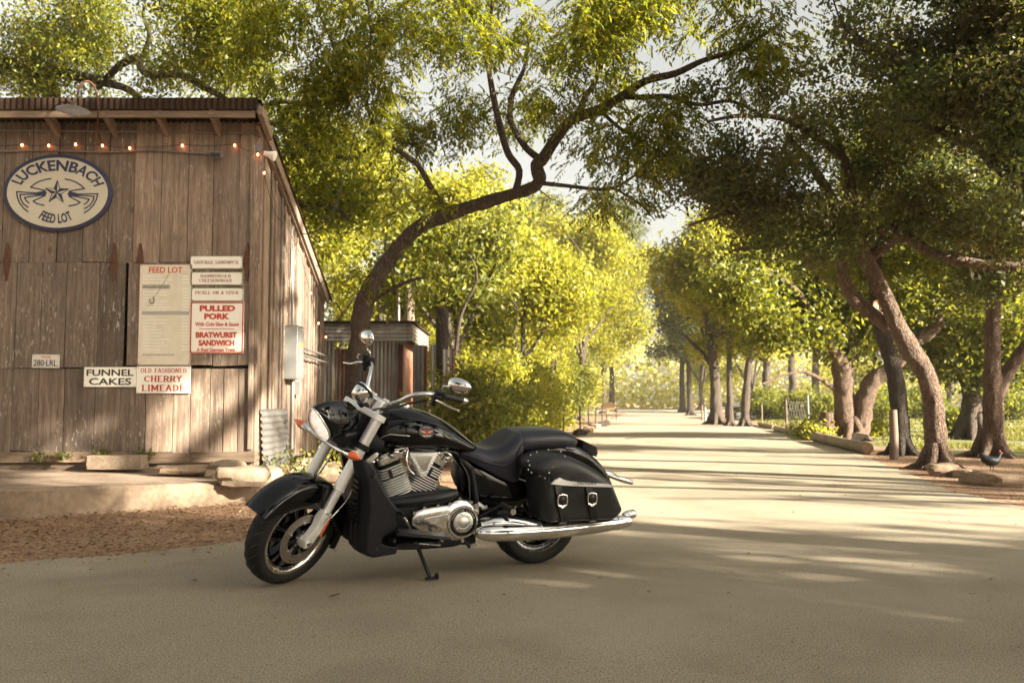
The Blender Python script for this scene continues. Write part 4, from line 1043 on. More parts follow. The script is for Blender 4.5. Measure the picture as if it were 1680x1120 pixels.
# --- forks
FT, FB = Vector((1.262, 0, 1.075)), Vector((1.628, 0, .345)); FD = (FB - FT).normalized(); FNr = Vector((-FD.z, 0, FD.x))
def fork(s):
    y = s * .125; Y_ = Vector((0, y, 0))
    mb = MB(); pts = [FT + Y_ - FD * .02, FT + Y_ + FD * .40, FT + Y_ + FD * .485, FT + Y_ + FD * .487, FT + Y_ + FD * .497, FT + Y_ + FD * .50]
    mb.tube(pts, [.035, .035, .035, .0375, .0375, .030], 24)
    o = part(mb, "fork_leg", M['fork'], None, True)
    mb = MB(); mb.tube([FT + Y_ + FD * .49, FT + Y_ + FD * .72], .029, 24); part(mb, "stanchion", M['fork'], o, True)
    # cast foot with caliper lug and axle clamp
    mb = MB(); a = FT + Y_ + FD * .64; f = Vector((FNr.x, 0, FNr.z))
    ax = Vector((WB, y, .325))
    out = [a - f * .030, a + f * .036, a + f * .046 + FD * .04, a + f * .034 + FD * .10, ax + Vector((.026, 0, .02)), ax + Vector((.022, 0, -.03)), ax + Vector((-.022, 0, -.026)), a - f * .026 + FD * .13]
    w0 = .026
    mb.prism([(p.x, p.z) for p in out], y - w0, y + w0, .008)
    part(mb, "fork_foot", M['cast'], o, True, 30)
    mb = MB(); cc = Vector((WB, 0, .325)) + Vector((-.122, y * 1.0, .075)); mb.box(cc + Vector((0, -s * .015, 0)), (.075, .06, .13), Matrix.Rotation(R(28), 3, 'Y')); q = part(mb, "brake_caliper", M['engine'], o, True); bevel(q, .01)
    mb = MB(); rc = FT + Y_ + FD * .735 - f * .041 + Vector((0, s * .012, 0)); mb.box(rc, (.014, .024, .115), Matrix.Rotation(R(-26.5), 3, 'Y')); q = part(mb, "side_reflector", M['orange'], o, True); bevel(q, .004)
    mb = MB(); mb.lathe([(0, y + s * .036), (.014, y + s * .034), (.016, y + s * .02)], (WB, 0, .325), 14); mb.ell(a + f * .0 + FD * .03 + Vector((0, s * .03, 0)), (.008, .004, .008), 8, 6); mb.ell(a + f * .02 + FD * .005 + Vector((0, s * .03, 0)), (.008, .004, .008), 8, 6); part(mb, "bolt", M['chrome'], o, True)
both(fork)
# clamps
mb = MB()
def clamp(mb, d, th, fw_):
    c = FT + FD * d; n = 20; out = []
    u = Vector((-FD.z, 0, FD.x)); 
    for s in (1, -1):
        for k in range(9):
            a = R(-90 + 180 * k / 8) if s == 1 else R(90 + 180 * k / 8)
            out.append((u * (math.sin(a) * .047 + 0), s * .125 + math.cos(a) * .047))
    rings = []
    for t, k in ((-th, .90), (-th * .8, 1), (th * .8, 1), (th, .90)):
        r = []
        for q, y in out:
            cy = .125 if y > 0 else -.125
            r.append(c + q * k + Vector((0, cy + (y - cy) * k, 0)) + FD * t)
        rings.append(r)
    mb.loft(rings)
clamp(mb, 0, .020, 0); part(mb, "upper_clamp", M['cast'], None, True, 35)
mb = MB(); clamp(mb, .20, .018, 0); mb.tube([FT + FD * -.01 + Vector((-.055, 0, -.03)), FT + FD * .22 + Vector((-.055, 0, -.03))], .035, 16); part(mb, "lower_clamp", M['satin'], None, True, 35)
# turn-signal bar and signals in front of the forks
mb = MB(); bc = Vector((1.53, 0, .892))
mb.tube(cat_rom([bc + Vector((x, y, z)) for x, y, z in ((.0, -.17, .022), (-.012, -.12, .006), (-.03, -.06, -.008), (-.035, 0, -.012), (-.03, .06, -.008), (-.012, .12, .006), (.0, .17, .022))], 3), .0135, 10)
for s in (1, -1): mb.tube([bc + Vector((-.012, s * .12, .006)), FT + FD * .24 + Vector((0, s * .12, 0))], [.013, .02], 8)
part(mb, "signal_bar", M['polish'], None, True)
def signal(s, base, dirv, steer, name="turn_signal", L=.115, lab=None):
    base, d = Vector(base), Vector(dirv).normalized(); q = d.to_track_quat('X', 'Z').to_matrix()
    mb = MB(); mb.tube([base + d * t for t in (0, .02, .05, .072)], [.011, .019, .024, .024], 14); o = part(mb, name, M['chrome'], None, steer, 40, lab)
    mb = MB(); mb.tube([base + d * t for t in (.066, .085, .105, .135, .15)], [.0245, .0255, .022, .010, .003], 14); part(mb, "orange_lens", M['orange'], o, steer)
both(lambda s: signal(s, bc + Vector((.0, s * .15, .018)), (.05, s, .12), True))
# headlamp: teardrop shell
mb = MB()
def tear(k, n=28):
    a = 2 * math.pi * k / n; sa = max(0, math.sin(a)); return math.cos(a) * .094 * (1 - .30 * sa), math.sin(a) * (.128 if math.sin(a) > 0 else .094)
rings = []
for cx, cz, k, sl in ((1.615, 1.022, .93, .55), (1.608, 1.024, 1.0, .55), (1.585, 1.03, 1.07, .5), (1.54, 1.04, 1.08, .38), (1.47, 1.045, 1.02, .26), (1.40, 1.045, .84, .12), (1.345, 1.04, .55, .05), (1.32, 1.04, .2, 0)):
    rings.append([Vector((cx + tear(j)[1] * k * sl, tear(j)[0] * k, cz + tear(j)[1] * k)) for j in range(28)])
mb.loft(rings, True, False)
shell = part(mb, "headlight", M['paint'], None, True, 60)
def lensface(dx, k, dome):
    out = []
    for t in (1, .75, .45, .0):
        out.append([Vector((1.615 + dx + tear(j)[1] * k * t * .55 + dome * (1 - t * t), tear(j)[0] * k * t, 1.022 + tear(j)[1] * k * t)) for j in range(28)])
    return out
mb = MB(); mb.loft(lensface(.0, .925, .022), True, False); part(mb, "lens", M['lens'], shell, True, 80)
mb = MB(); mb.loft(lensface(-.004, .90, -.06), True, False)
for j, (yy, zz) in enumerate(((-.045, .03), (.045, .03), (0, -.03), (0, .075))):
    mb.lathe([(.034, -.01), (.03, -.035), (.012, -.05), (0, -.05)], (1.615 + zz * .55 + .005, yy * .8, 1.022 + zz), 14, axis='x')
part(mb, "reflector", M['bowl'], shell, True, 60)
mb = MB(); ring = []
for j in range(29): x, z = tear(j % 28); ring.append(Vector((1.617 + z * .95 * .55, x * .95, 1.022 + z * .95)))
mb.tube(ring, .006, 6); part(mb, "trim_ring", M['chrome'], shell, True, 60)
mb = MB(); mb.box((1.40, 0, .93), (.14, .16, .10)); q = part(mb, "headlight_bracket", M['satin'], None, True); bevel(q, .02)
# instrument
mb = MB(); ic = Vector((1.30, 0, 1.205)); iq = Vector((-.78, 0, .62)).to_track_quat('Z', 'Y').to_matrix()
mb.lathe([(0, -.075), (.03, -.072), (.052, -.055), (.062, -.02), (.064, .012), (.060, .022)], (0, 0, 0), 32, axis='z'); mb.xf(lambda p: iq @ p + ic); sp_ = part(mb, "speedometer", M['chrome'], None, True, 50)
mb = MB(); mb.lathe([(0, .016), (.058, .016)], (0, 0, 0), 28, axis='z'); mb.xf(lambda p: iq @ p + ic); part(mb, "dial", M['satin'], sp_, True)
mb = MB(); mb.lathe([(.066, -.006), (.068, .0), (.068, .006), (.066, .010)], (0, 0, 0), 32, axis='z'); mb.xf(lambda p: iq @ p + ic); part(mb, "bezel", M['satin'], sp_, True)
mb = MB(); mb.tube([ic + Vector((.02, 0, -.06)), FT + Vector((.0, 0, .02))], [.022, .03], 12); part(mb, "speedometer_stem", M['satin'], None, True)
# risers and handlebar
mb = MB()
def riser(s):
    r = [[Vector((x, s * y, z)) for x, y, z in ((1.255, .03, 1.075), (1.255, .085, 1.075), (1.19, .085, 1.075), (1.19, .03, 1.075))], [Vector((x, s * y, z)) for x, y, z in ((1.20, .03, 1.145), (1.20, .082, 1.145), (1.13, .082, 1.15), (1.13, .03, 1.15))]]
    mb.loft(r)
both(riser); q = part(mb, "handlebar_riser", M['cast'], None, True, 30); bevel(q, .008)
HB = [(1.165, 0, 1.135), (1.165, .07, 1.135), (1.165, .11, 1.142), (1.155, .17, 1.185), (1.14, .22, 1.235), (1.125, .27, 1.268), (1.09, .315, 1.285), (1.03, .345, 1.283), (.97, .375, 1.275), (.87, .425, 1.258)]
HR = [(1.165, -.07, 1.135), (1.16, -.10, 1.145), (1.13, -.135, 1.180), (1.09, -.17, 1.215), (1.05, -.205, 1.238), (1.02, -.24, 1.25), (.99, -.275, 1.252), (.96, -.31, 1.25), (.95, -.345, 1.245), (.91, -.45, 1.222)]
full = [Vector(p) for p in reversed(HR)] + [Vector(p) for p in HB]
mb = MB(); mb.tube(cat_rom(full, 5), .0145, 14); hb = part(mb, "handlebar", M['chrome'], None, True, 60)
def controls(s):
    g0, g1 = (Vector((.985, .368, 1.278)), Vector((.865, .428, 1.257))) if s == 1 else (Vector((.958, -.335, 1.246)), Vector((.91, -.45, 1.222))); d = (g1 - g0).normalized()
    mb = MB(); mb.tube([g0, g0 + d * .004, g1 - d * .002, g1], [.020, .0185, .0185, .019], 16); part(mb, "grip", M['grip'], hb, True)
    mb = MB(); mb.tube([g1, g1 + d * .012, g1 + d * .03, g1 + d * .036], [.0195, .0195, .0175, .012], 16); part(mb, "grip_end", M['chrome'], hb, True)
    mb = MB(); c = g0 - d * .034; q = d.to_track_quat('X', 'Z').to_matrix()
    mb.box(c, (.062, .05, .058), q); mb.box(c + Vector((.03, s * .012, -.012)), (.05, .042, .046), q); mb.box(c + Vector((.035, s * .0, -.04)), (.026, .03, .05), q); o = part(mb, "switch_housing", M['satin'], hb, True); bevel(o, .008)
    mb = MB(); l0 = c + Vector((.045, s * .02, -.018)); mb.tube(cat_rom([l0 - d * .005, l0 + d * .03 + Vector((.006, s * .006, -.004)), l0 + d * .07 + Vector((.004, s * .012, -.016)), l0 + d * .13 + Vector((-.002, s * .010, -.03)), l0 + d * .165 + Vector((.002, s * .010, -.035))], 4), [.008] * 4 + [.0075] * 4 + [.006] * 4 + [.005] * 4 + [.008], 8)
    if s == 1: part(mb, "lever", M['polish'], hb, True)
    if s == -1:
        mb = MB(); mb.tube(cat_rom([c + Vector((.03, -.01, -.01)), c + Vector((.06, -.05, -.02)), Vector((1.04, -.40, 1.205)), Vector((1.05, -.46, 1.190))], 4), [.008] * 5 + [.0065] * 7 + [.008], 8); part(mb, "lever", M['polish'], hb, True)
        mb = MB(); mb.ell(c + Vector((-.01, -.0, .032)), (.007, .007, .005), 8, 6); part(mb, "kill_switch", M['redlens'], hb, True)
        mb = MB(); mb.tube([c + Vector((.045, 0, .012)), c + Vector((.05, 0, .055))], [.022, .024], 14); part(mb, "brake_reservoir", M['satin'], hb, True)
both(controls)
def mirror(s):
    c = Vector((1.01, .36, 1.305)) if s == 1 else Vector((.975, -.31, 1.275)); hc = Vector((.955, .445, 1.375)) if s == 1 else Vector((.975, -.365, 1.40))
    mb = MB(); st_ = cat_rom([c, c + Vector((.004, s * .004, .035)), c + Vector((.01, s * .03, .052)), hc + Vector((.025, -s * .03, -.012)), hc + Vector((.012, -s * .01, 0))], 4)
    mb.tube(st_, .0065, 8); o = part(mb, "mirror", M['chrome'], None, True, 60)
    mb = MB(); rot = Matrix.Rotation(R(16 * s), 3, 'Z') @ Matrix.Rotation(R(10), 3, 'X'); rings = []
    for i in range(13):
        u = -1 + 2 * i / 12; hw = .082 * u; hh = .047 * math.sqrt(max(.0001, 1 - abs(u) ** 2.4)) * (1 - .18 * u * s * (1 if s > 0 else 1)); dp = .04 * math.sqrt(max(.0001, 1 - abs(u) ** 2.6))
        rings.append([rot @ Vector((math.cos(a) * dp if math.cos(a) > 0 else math.cos(a) * .006, hw, math.sin(a) * hh)) + hc for a in [2 * math.pi * k / 18 for k in range(18)]])
    mb.loft(rings); part(mb, "mirror_shell", M['chrome'], o, True, 50)
    mb = MB(); mb.loft([[rot @ Vector((-.0075, .068 * math.cos(a) * t, .037 * math.sin(a) * t)) + hc for a in [2 * math.pi * k / 24 for k in range(24)]] for t in (1, .02)], True, False); part(mb, "mirror_glass", M['reflector'], o, True)
both(mirror)
# cables and hoses
mb = MB()
for s, oz in ((1, 0), (-1, .01)):
    mb.tube(cat_rom([(1.05, s * .31, 1.24), (1.12, s * .24, 1.20 + oz), (1.18, s * .17, 1.15), (1.27, s * .07, 1.10), (1.31, s * .05, 1.0), (1.30, s * .04, .9)], 5), .006, 6)
    mb.tube(cat_rom([(1.06, s * .30, 1.23), (1.13, s * .22, 1.185 + oz), (1.20, s * .12, 1.12), (1.22, s * .03, 1.05), (1.2, 0, .95)], 5), .005, 6)
part(mb, "control_cable", M['cable'], None, True, 60)
mb = MB(); f = FNr
for s in (1, -1): mb.tube(cat_rom([FT + FD * .30 + Vector((-.05, s * .10, 0)), FT + FD * .42 + Vector((-.10, s * .13, 0)), FT + FD * .56 + Vector((-.105, s * .15, 0)), FT + FD * .68 + Vector((-.05, s * .15, 0)), FT + FD * .72 + Vector((-.055, s * .13, 0))], 5), .0055, 6)
part(mb, "brake_hose", M['polish'], None, True, 60)
# front fender
mb = MB(); rings = []; th0, th1 = R(36), R(207); n = 40
for i in range(n + 1):
    t = i / n; th = th0 + (th1 - th0) * t
    ro = .358 + .052 * max(0, 1 - t / .55) ** 1.3 + .012 * math.sin(math.pi * t)
    dep = .085 + .085 * math.sin(math.pi * min(1, t * 1.15)) ** .8; hw = .105 - .012 * abs(t - .45)
    if t < .12: dep *= .45 + .55 * t / .12
    c = Vector((WB, 0, .32)); er = Vector((math.cos(th), 0, math.sin(th)))
    prof = [(1, -dep), (1.0, -dep * .55), (.97, -.035), (.86, -.014), (.6, -.004), (.3, 0), (0, .001), (-.3, 0), (-.6, -.004), (-.86, -.014), (-.97, -.035), (-1.0, -dep * .55), (-1, -dep)]
    outer = [c + er * (ro + dz) + Vector((0, hw * yy, 0)) for yy, dz in prof]; inner = [c + er * (ro + dz - .006) + Vector((0, (hw - .006) * yy, 0)) for yy, dz in reversed(prof)]
    rings.append(outer + inner)
mb.loft(rings); ff = part(mb, "fender", M['paint'], None, True, 50, "front fender wrapped low round the front tyre")
mb = MB()
for s in (1, -1):
    mb.tube([FT + FD * .62 + Vector((.02, s * .105, 0)), FT + FD * .55 + Vector((.075, s * .10, .02)), FT + FD * .50 + Vector((.10, s * .10, .04))], [.012, .010, .008], 8)
part(mb, "fender_stay", M['satin'], ff, True)

# --- tank
def sup(hw, zt, zb, n=28, e=2.6, zc=None):
    out = []; zc = zb + (zt - zb) * .42 if zc is None else zc
    for k in range(n):
        a = 2 * math.pi * k / n; ca, sa = math.cos(a), math.sin(a); ex = 2 / e
        y = math.copysign(abs(ca) ** ex, ca) * hw; z = zc + math.copysign(abs(sa) ** ex, sa) * ((zt - zc) if sa > 0 else (zc - zb)); out.append((y, z))
    return out
mb = MB(); rings = []
for x, zt, zb, hw, e in ((1.205, .955, .885, .035, 2), (1.19, 1.0, .86, .085, 2.2), (1.15, 1.048, .84, .130, 2.3), (1.08, 1.082, .825, .172, 2.3), (1.0, 1.090, .82, .196, 2.3), (.92, 1.080, .82, .205, 2.3), (.84, 1.058, .818, .202, 2.3), (.76, 1.024, .81, .19, 2.4), (.68, .978, .80, .170, 2.5), (.60, .915, .79, .148, 2.6), (.53, .862, .785, .130, 2.8), (.49, .835, .79, .11, 3)):
    rings.append([Vector((x, y, z)) for y, z in sup(hw, zt, zb, 36, e, zb + (zt - zb) * .36)])
mb.loft(rings); tank = part(mb, "fuel_tank", M['paint'], None, False, 70); subs(tank)
# raised sweep and trim on each tank side, badge with emblem
def tanky(x, z):     # half-width of the tank there
    xs = [1.19, 1.15, 1.08, 1.0, .92, .84, .76, .68]; hw = np.interp(x, xs[::-1], [.085, .130, .172, .196, .205, .202, .19, .17][::-1]); zt = np.interp(x, xs[::-1], [1.0, 1.048, 1.082, 1.09, 1.08, 1.058, 1.024, .978][::-1]); zb = np.interp(x, xs[::-1], [.86, .84, .825, .82, .82, .818, .81, .80][::-1])
    zc = zb + (zt - zb) * .36; q = (z - zc) / ((zt - zc) if z > zc else (zc - zb)); return hw * max(0, 1 - min(1, abs(q)) ** 2.3) ** (1 / 2.3)
def tside(s):
    mb = MB(); pts = []
    for x, z in ((1.165, .905), (1.13, .965), (1.07, 1.0), (1.0, 1.018), (.92, 1.015), (.84, .995), (.76, .965), (.70, .935)): pts.append((x, s * (tanky(x, z) - .001), z))
    mb.tube(cat_rom(pts, 5), [.004] + [.007] * 34 + [.003], 8); part(mb, "tank_crease", M['paint'], tank, False, 80)
    mb = MB(); pts = []
    for x, z in ((1.168, .900), (1.12, .93), (1.07, .932), (1.0, .928)): pts.append((x, s * (tanky(x, z) + .0), z))
    mb.tube(cat_rom(pts, 5), [.002] + [.004] * 14 + [.002], 8); part(mb, "tank_trim", M['chrome'], tank, False, 80)
    bc_ = Vector((.895, 0, .955)); nrm = Vector((.02, s, .28)).normalized(); q = nrm.to_track_quat('Z', 'Y').to_matrix(); o_ = Vector((bc_.x, s * (tanky(bc_.x, bc_.z) + .004), bc_.z))
    xd = Vector((-s, 0, 0)); xd = (xd - nrm * xd.dot(nrm)).normalized(); yd = nrm.cross(xd)
    def L(x, y, h): return o_ + xd * x + yd * y + nrm * h
    def ovl(mb, rx, ry, h0, h1, n=28): mb.loft([[L(rx * math.cos(2 * math.pi * k / n), ry * math.sin(2 * math.pi * k / n), h) for k in range(n)] for h in (h0, h1)])
    mb = MB(); ovl(mb, .054, .042, -.010, .002); bd = part(mb, "tank_badge", M['chrome'], tank, False, 40)
    mb = MB(); ovl(mb, .050, .038, .0, .0028); part(mb, "badge_face", M['navy'], bd)
    mb = MB()
    for sg in (1, -1): mb.add([L(sg * .006, -.012, .0035), L(sg * .012, .004, .0035), L(sg * .042, .010, .0035), L(sg * .038, .001, .0035), L(sg * .022, -.010, .0035)], [(0, 1, 2, 3, 4)])
    part(mb, "badge_wing", M['badge_o'], bd, False, 0)
    mb = MB(); mb.add([L(-.012, .016, .004), L(-.006, .016, .004), L(0, -.010, .004), L(.006, .016, .004), L(.012, .016, .004), L(.003, -.021, .004), L(-.003, -.021, .004)], [(0, 1, 2, 6), (2, 5, 6), (2, 3, 4, 5)]); part(mb, "badge_letter", M['badge_r'], bd, False, 0)
    V, F = text_verts("VICTORY", 1.0, .01); xs = [v[0] for v in V]; x0_, x1_ = min(xs), max(xs); mb = MB()
    mb.add([L((v[0] - (x0_ + x1_) / 2) / (x1_ - x0_) * .05, .0215 + v[1] * .013 - .004 * ((v[0] - (x0_ + x1_) / 2) / (x1_ - x0_) * 2) ** 2 * 1.2, .004) for v in V], F); part(mb, "lettering", M['white'], bd, False, 0)
    mb = MB(); mb.add([L(-.03, -.020, .0035), L(-.014, -.024, .0035), L(.014, -.024, .0035), L(.03, -.020, .0035), L(.02, -.029, .0035), L(-.02, -.029, .0035)], [(0, 1, 2, 3, 4, 5)]); part(mb, "badge_stripe", M['white'], bd, False, 0)
both(tside)
mb = MB(); mb.lathe([(0, .014), (.03, .012), (.036, .0), (.036, -.01)], (.98, -.0, 1.092), 24, axis='z'); part(mb, "filler_cap", M['chrome'], tank)
# --- frame backbone and black body under the seat
mb = MB()
mb.loft([[Vector((x, y, z)) for y, z in sup(hw, zt, zb, 16, 3)] for x, zt, zb, hw in ((1.14, .90, .79, .07), (.90, .85, .78, .08), (.66, .83, .77, .09), (.58, .80, .66, .10), (.52, .78, .46, .125), (.40, .74, .40, .14), (.22, .66, .40, .14), (.10, .62, .44, .13), (.06, .6, .5, .1))])
part(mb, "side_cover", M['paint'], None, False, 60)
mb = MB()
for s in (1, -1):
    mb.tube(cat_rom([(1.20, s * .05, .95), (1.24, s * .08, .7), (1.22, s * .12, .35), (1.10, s * .14, .235), (.8, s * .15, .215), (.58, s * .15, .24), (.50, s * .15, .4), (.55, s * .13, .7)], 5), .02, 10)
    mb.tube([(.58, s * .135, .33), (.3, s * .15, .32), (.0, s * .155, .311)], [.035, .03, .028], 10)
mb.tube([(1.215, 0, 1.03), (1.27, 0, .85)], .045, 14); mb.box((.55, 0, .30), (.12, .26, .2)); mb.tube([(.9, -.15, .235), (.9, .15, .235)], .02, 8)
part(mb, "frame", M['satin'], None, False, 50)
# --- seat
mb = MB(); rings = []
def seat_ring(x, zt, dip, hw, zs, n=26):
    out = []
    for k in range(n):
        t = k / (n - 1); u = -1 + 2 * t
        y = hw * math.copysign(min(1, abs(u) / .72) ** .9, u) if abs(u) < .72 else math.copysign(hw * (1 - .06 * ((abs(u) - .72) / .28) ** 2), u)
        z = zt - dip * (1 - min(1, abs(u) / .5) ** 2) * 1.0 - (.055 * max(0, (abs(u) - .35) / .37) ** 2 if abs(u) < .72 else .055 + (zt - .055 - zs) * ((abs(u) - .72) / .28))
        out.append(Vector((x, y, z)))
    return out
for x, zt, dip, hw, zs in ((.645, .80, 0, .06, .775), (.63, .832, 0, .10, .77), (.59, .848, .0, .132, .755), (.52, .838, .004, .158, .715), (.45, .818, .008, .178, .68), (.38, .825, .012, .195, .645), (.32, .858, .012, .205, .615), (.26, .902, .006, .205, .592), (.225, .922, 0, .198, .60), (.20, .930, 0, .185, .68)):
    rings.append(seat_ring(x, zt, dip, hw, zs))
mb.loft(rings, False, False)
seat = part(mb, "seat", M['seatv'], None, False, 80); m_ = seat.modifiers.new("solid", 'SOLIDIFY'); m_.thickness = .03; m_.offset = -1; subs(seat)
mb = MB(); rings = []
for x, zt, zb, hw in ((.265, .88, .80, .14), (.25, .912, .785, .17), (.20, .932, .78, .178), (.10, .938, .785, .175), (.0, .937, .79, .166), (-.10, .932, .80, .154), (-.18, .915, .80, .138), (-.235, .89, .805, .11), (-.265, .86, .82, .07), (-.272, .845, .83, .03)):
    rings.append([Vector((x, y, z)) for y, z in sup(hw, zt, zb, 28, 3.0, zb + (zt - zb) * .5)])
mb.loft(rings); pill = part(mb, "pillion_pad", M['seatv'], seat, False, 80); subs(pill)
mb = MB()
for s in (1, -1): mb.tube(cat_rom([(.62, s * .125, .80), (.52, s * .166, .765), (.42, s * .193, .735), (.34, s * .209, .73), (.28, s * .210, .77), (.24, s * .203, .84), (.2, s * .19, .88)], 5), .0035, 6)
part(mb, "seat_seam", M['seatv'], seat, False, 80)
# --- rear fender, tail lamp, plate holder
mb = MB(); rings = []
for x, z, hw, dep in ((.20, .84, .11, .12), (.0, .865, .12, .14), (-.16, .855, .125, .15), (-.27, .825, .125, .16), (-.37, .765, .122, .15), (-.46, .69, .118, .14), (-.52, .615, .112, .12), (-.555, .53, .105, .09)):
    rings.append([Vector((x, hw * yy, z + dz * dep)) for yy, dz in ((1, -1), (1, -.5), (.95, -.18), (.75, -.05), (.4, 0), (0, .012), (-.4, 0), (-.75, -.05), (-.95, -.18), (-1, -.5), (-1, -1))])
mb.loft(rings, False, False); rf = part(mb, "fender", M['paint'], None, False, 80, "rear fender sweeping down behind the seat"); m_ = rf.modifiers.new("solid", 'SOLIDIFY'); m_.thickness = .006; m_.offset = -1; subs(rf)
mb = MB(); mb.prism([(-.30, .855), (-.42, .805), (-.425, .735), (-.38, .745), (-.30, .80)], -.075, .075, .012); tl = part(mb, "tail_light", M['satin'], None, False, 30)
mb = MB(); mb.prism([(-.421, .795), (-.432, .79), (-.436, .75), (-.424, .745)], -.06, .06, .004); part(mb, "red_lens", M['redlens'], tl, False, 30)
mb = MB(); mb.prism([(-.53, .61), (-.705, .555), (-.70, .545), (-.53, .585)], -.09, .09, .004); part(mb, "plate_bracket", M['chrome'], None, False, 30)
def blade(s):
    mb = MB(); mb.tube([(-.50, s * .09, .612), (-.56, s * .10, .594), (-.64, s * .11, .570), (-.70, s * .115, .552), (-.71, s * .116, .549)], [.012, .018, .021, .016, .004], 14); part(mb, "signal_arm", M['chrome'], None, False, 50)
both(blade)
# --- saddlebags
def bag(s):
    inn = [(.205, .70), (.150, .385), (-.395, .378), (-.450, .435), (-.335, .655)]
    rings = []
    for y, k, dx in ((.19, 1.0, .0), (.30, 1.0, -.01), (.385, .985, -.035), (.412, .95, -.05)):
        cx, cz = -.10, .53; rings.append([Vector((cx + (x - cx) * k + dx * (1 if x > 0 else .3), s * y, cz + (z - cz) * k)) for x, z in inn])
    mb = MB(); mb.loft(rings); o = part(mb, "saddlebag", M['leather'], None, False, 30); bevel(o, .022, 4)
    top = [(.285, .735), (.262, .785), (.205, .82), (.12, .835), (.02, .825), (-.08, .795), (-.18, .750), (-.27, .702), (-.345, .65), (-.375, .618), (-.372, .606), (-.25, .615), (-.12, .625), (.0, .636), (.10, .648), (.165, .668), (.23, .70)]
    mb = MB(); rings = []
    for y, k in ((.185, .90), (.20, .98), (.26, 1.0), (.34, .985), (.39, .94), (.418, .86), (.432, .72), (.437, .45)):
        cx, cz = -.08, .64; dx = -.02 * max(0, (y - .26) / .18); rings.append([Vector((cx + (x - cx) * (k if x < 0 or y < .3 else k * .97) + (dx if x > .05 else 0), s * y, cz + (z - cz) * (k if z > cz else 1))) for x, z in top])
    mb.loft(rings); lid = part(mb, "lid", M['leather'], o, False, 70); subs(lid)
    # stitched panel ridge and stud rows
    mb = MB(); mb.tube(cat_rom([(.145, s * .435, .655), (.115, s * .418, .715), (.055, s * .405, .755), (-.03, s * .398, .765), (-.12, s * .40, .742), (-.22, s * .405, .698), (-.31, s * .41, .648)], 5), .004, 6); part(mb, "lid_seam", M['leather'], o, False, 80)
    stud = MB()
    row1 = [(.268, .36, .765), (.262, .33, .787), (.225, .315, .815), (.18, .31, .833), (.135, .31, .842), (.09, .31, .842), (.045, .31, .836), (.0, .315, .826)]
    row2 = [(.275, .365, .735), (.245, .385, .715), (.205, .405, .700), (.165, .42, .685)]
    row3 = [(.13, .427, .715), (.10, .415, .745), (.07, .402, .768), (.035, .388, .785), (.0, .375, .795), (-.035, .37, .798), (-.06, .365, .797)]
    lidpts = [v.co for v in lid.data.vertices]
    for r_ in (row1, row2, row3):
        for x, y, z in r_:
            p = Vector((x, s * y, z)); q = min(lidpts, key=lambda a: (a - p).length_squared); n_ = (p - Vector((-.08, s * .26, .62))).normalized()
            dq = p + n_ * min(.03, max(-.03, (q - p).dot(n_))) - n_ * .004; stud.ell(dq, (.006, .006, .006), 8, 5)
    part(stud, "stud", M['polish'], lid)
    mb = MB(); mb.prism([(.125, .648), (.10, .672), (.065, .688), (.05, .680), (.02, .668), (-.02, .660), (-.30, .632), (-.345, .618), (-.33, .610), (-.02, .630)], s * .425, s * .446, .004); tr = part(mb, "chrome_trim", M['fin'], o, False, 30)
    V, F = text_verts("VICTORY", 1.0, .02); xs = [v[0] for v in V]; x0_, x1_ = min(xs), max(xs); mb = MB(); vs = []
    for v in V:
        u = (v[0] - x0_) / (x1_ - x0_) - .5; x = -.135 - s * u * .15; vs.append(Vector((x, s * .4475, .636 + (v[1]) * .020 + (x + .135) * .085)))
    mb.add(vs, F); part(mb, "lettering", M['satin'], tr, False, 0)
    for (xt, xm, xb) in ((.06, .03, -.0), (-.165, -.19, -.225)):
        st = [(xt, .417, .640), (xt - .003, .424, .60), (xm, .425, .53), (xm - .006, .423, .48), (xb, .420, .40), (xb - .003, .39, .372)]
        mb = MB(); rings = []
        for x, y, z in st: rings.append([Vector((x + .026, s * (y - .012), z)), Vector((x + .024, s * (y + .004), z)), Vector((x - .024, s * (y + .004), z)), Vector((x - .026, s * (y - .012), z))])
        mb.loft(rings); sp2 = part(mb, "strap", M['leather'], o, False, 50)
        mb = MB(); cb_ = Vector((xm, s * .434, .535)); pts = [(.029, .034), (.034, .0), (.029, -.030), (.0, -.047), (-.029, -.030), (-.034, .0), (-.029, .034), (0, .041), (.029, .034)]
        mb.tube([cb_ + Vector((px + pz * .06, 0, pz)) for px, pz in pts], .0055, 8); mb.tube([cb_ + Vector((-.029, 0, -.030)), cb_ + Vector((0, 0, -.039)), cb_ + Vector((.029, 0, -.030))], .007, 6); part(mb, "buckle", M['polish'], sp2)
        mb = MB(); mb.ell(cb_ + Vector((0, -s * .004, .004)), (.024, .012, .030), 14, 10); part(mb, "buckle_pad", M['leather'], sp2)
both(bag)
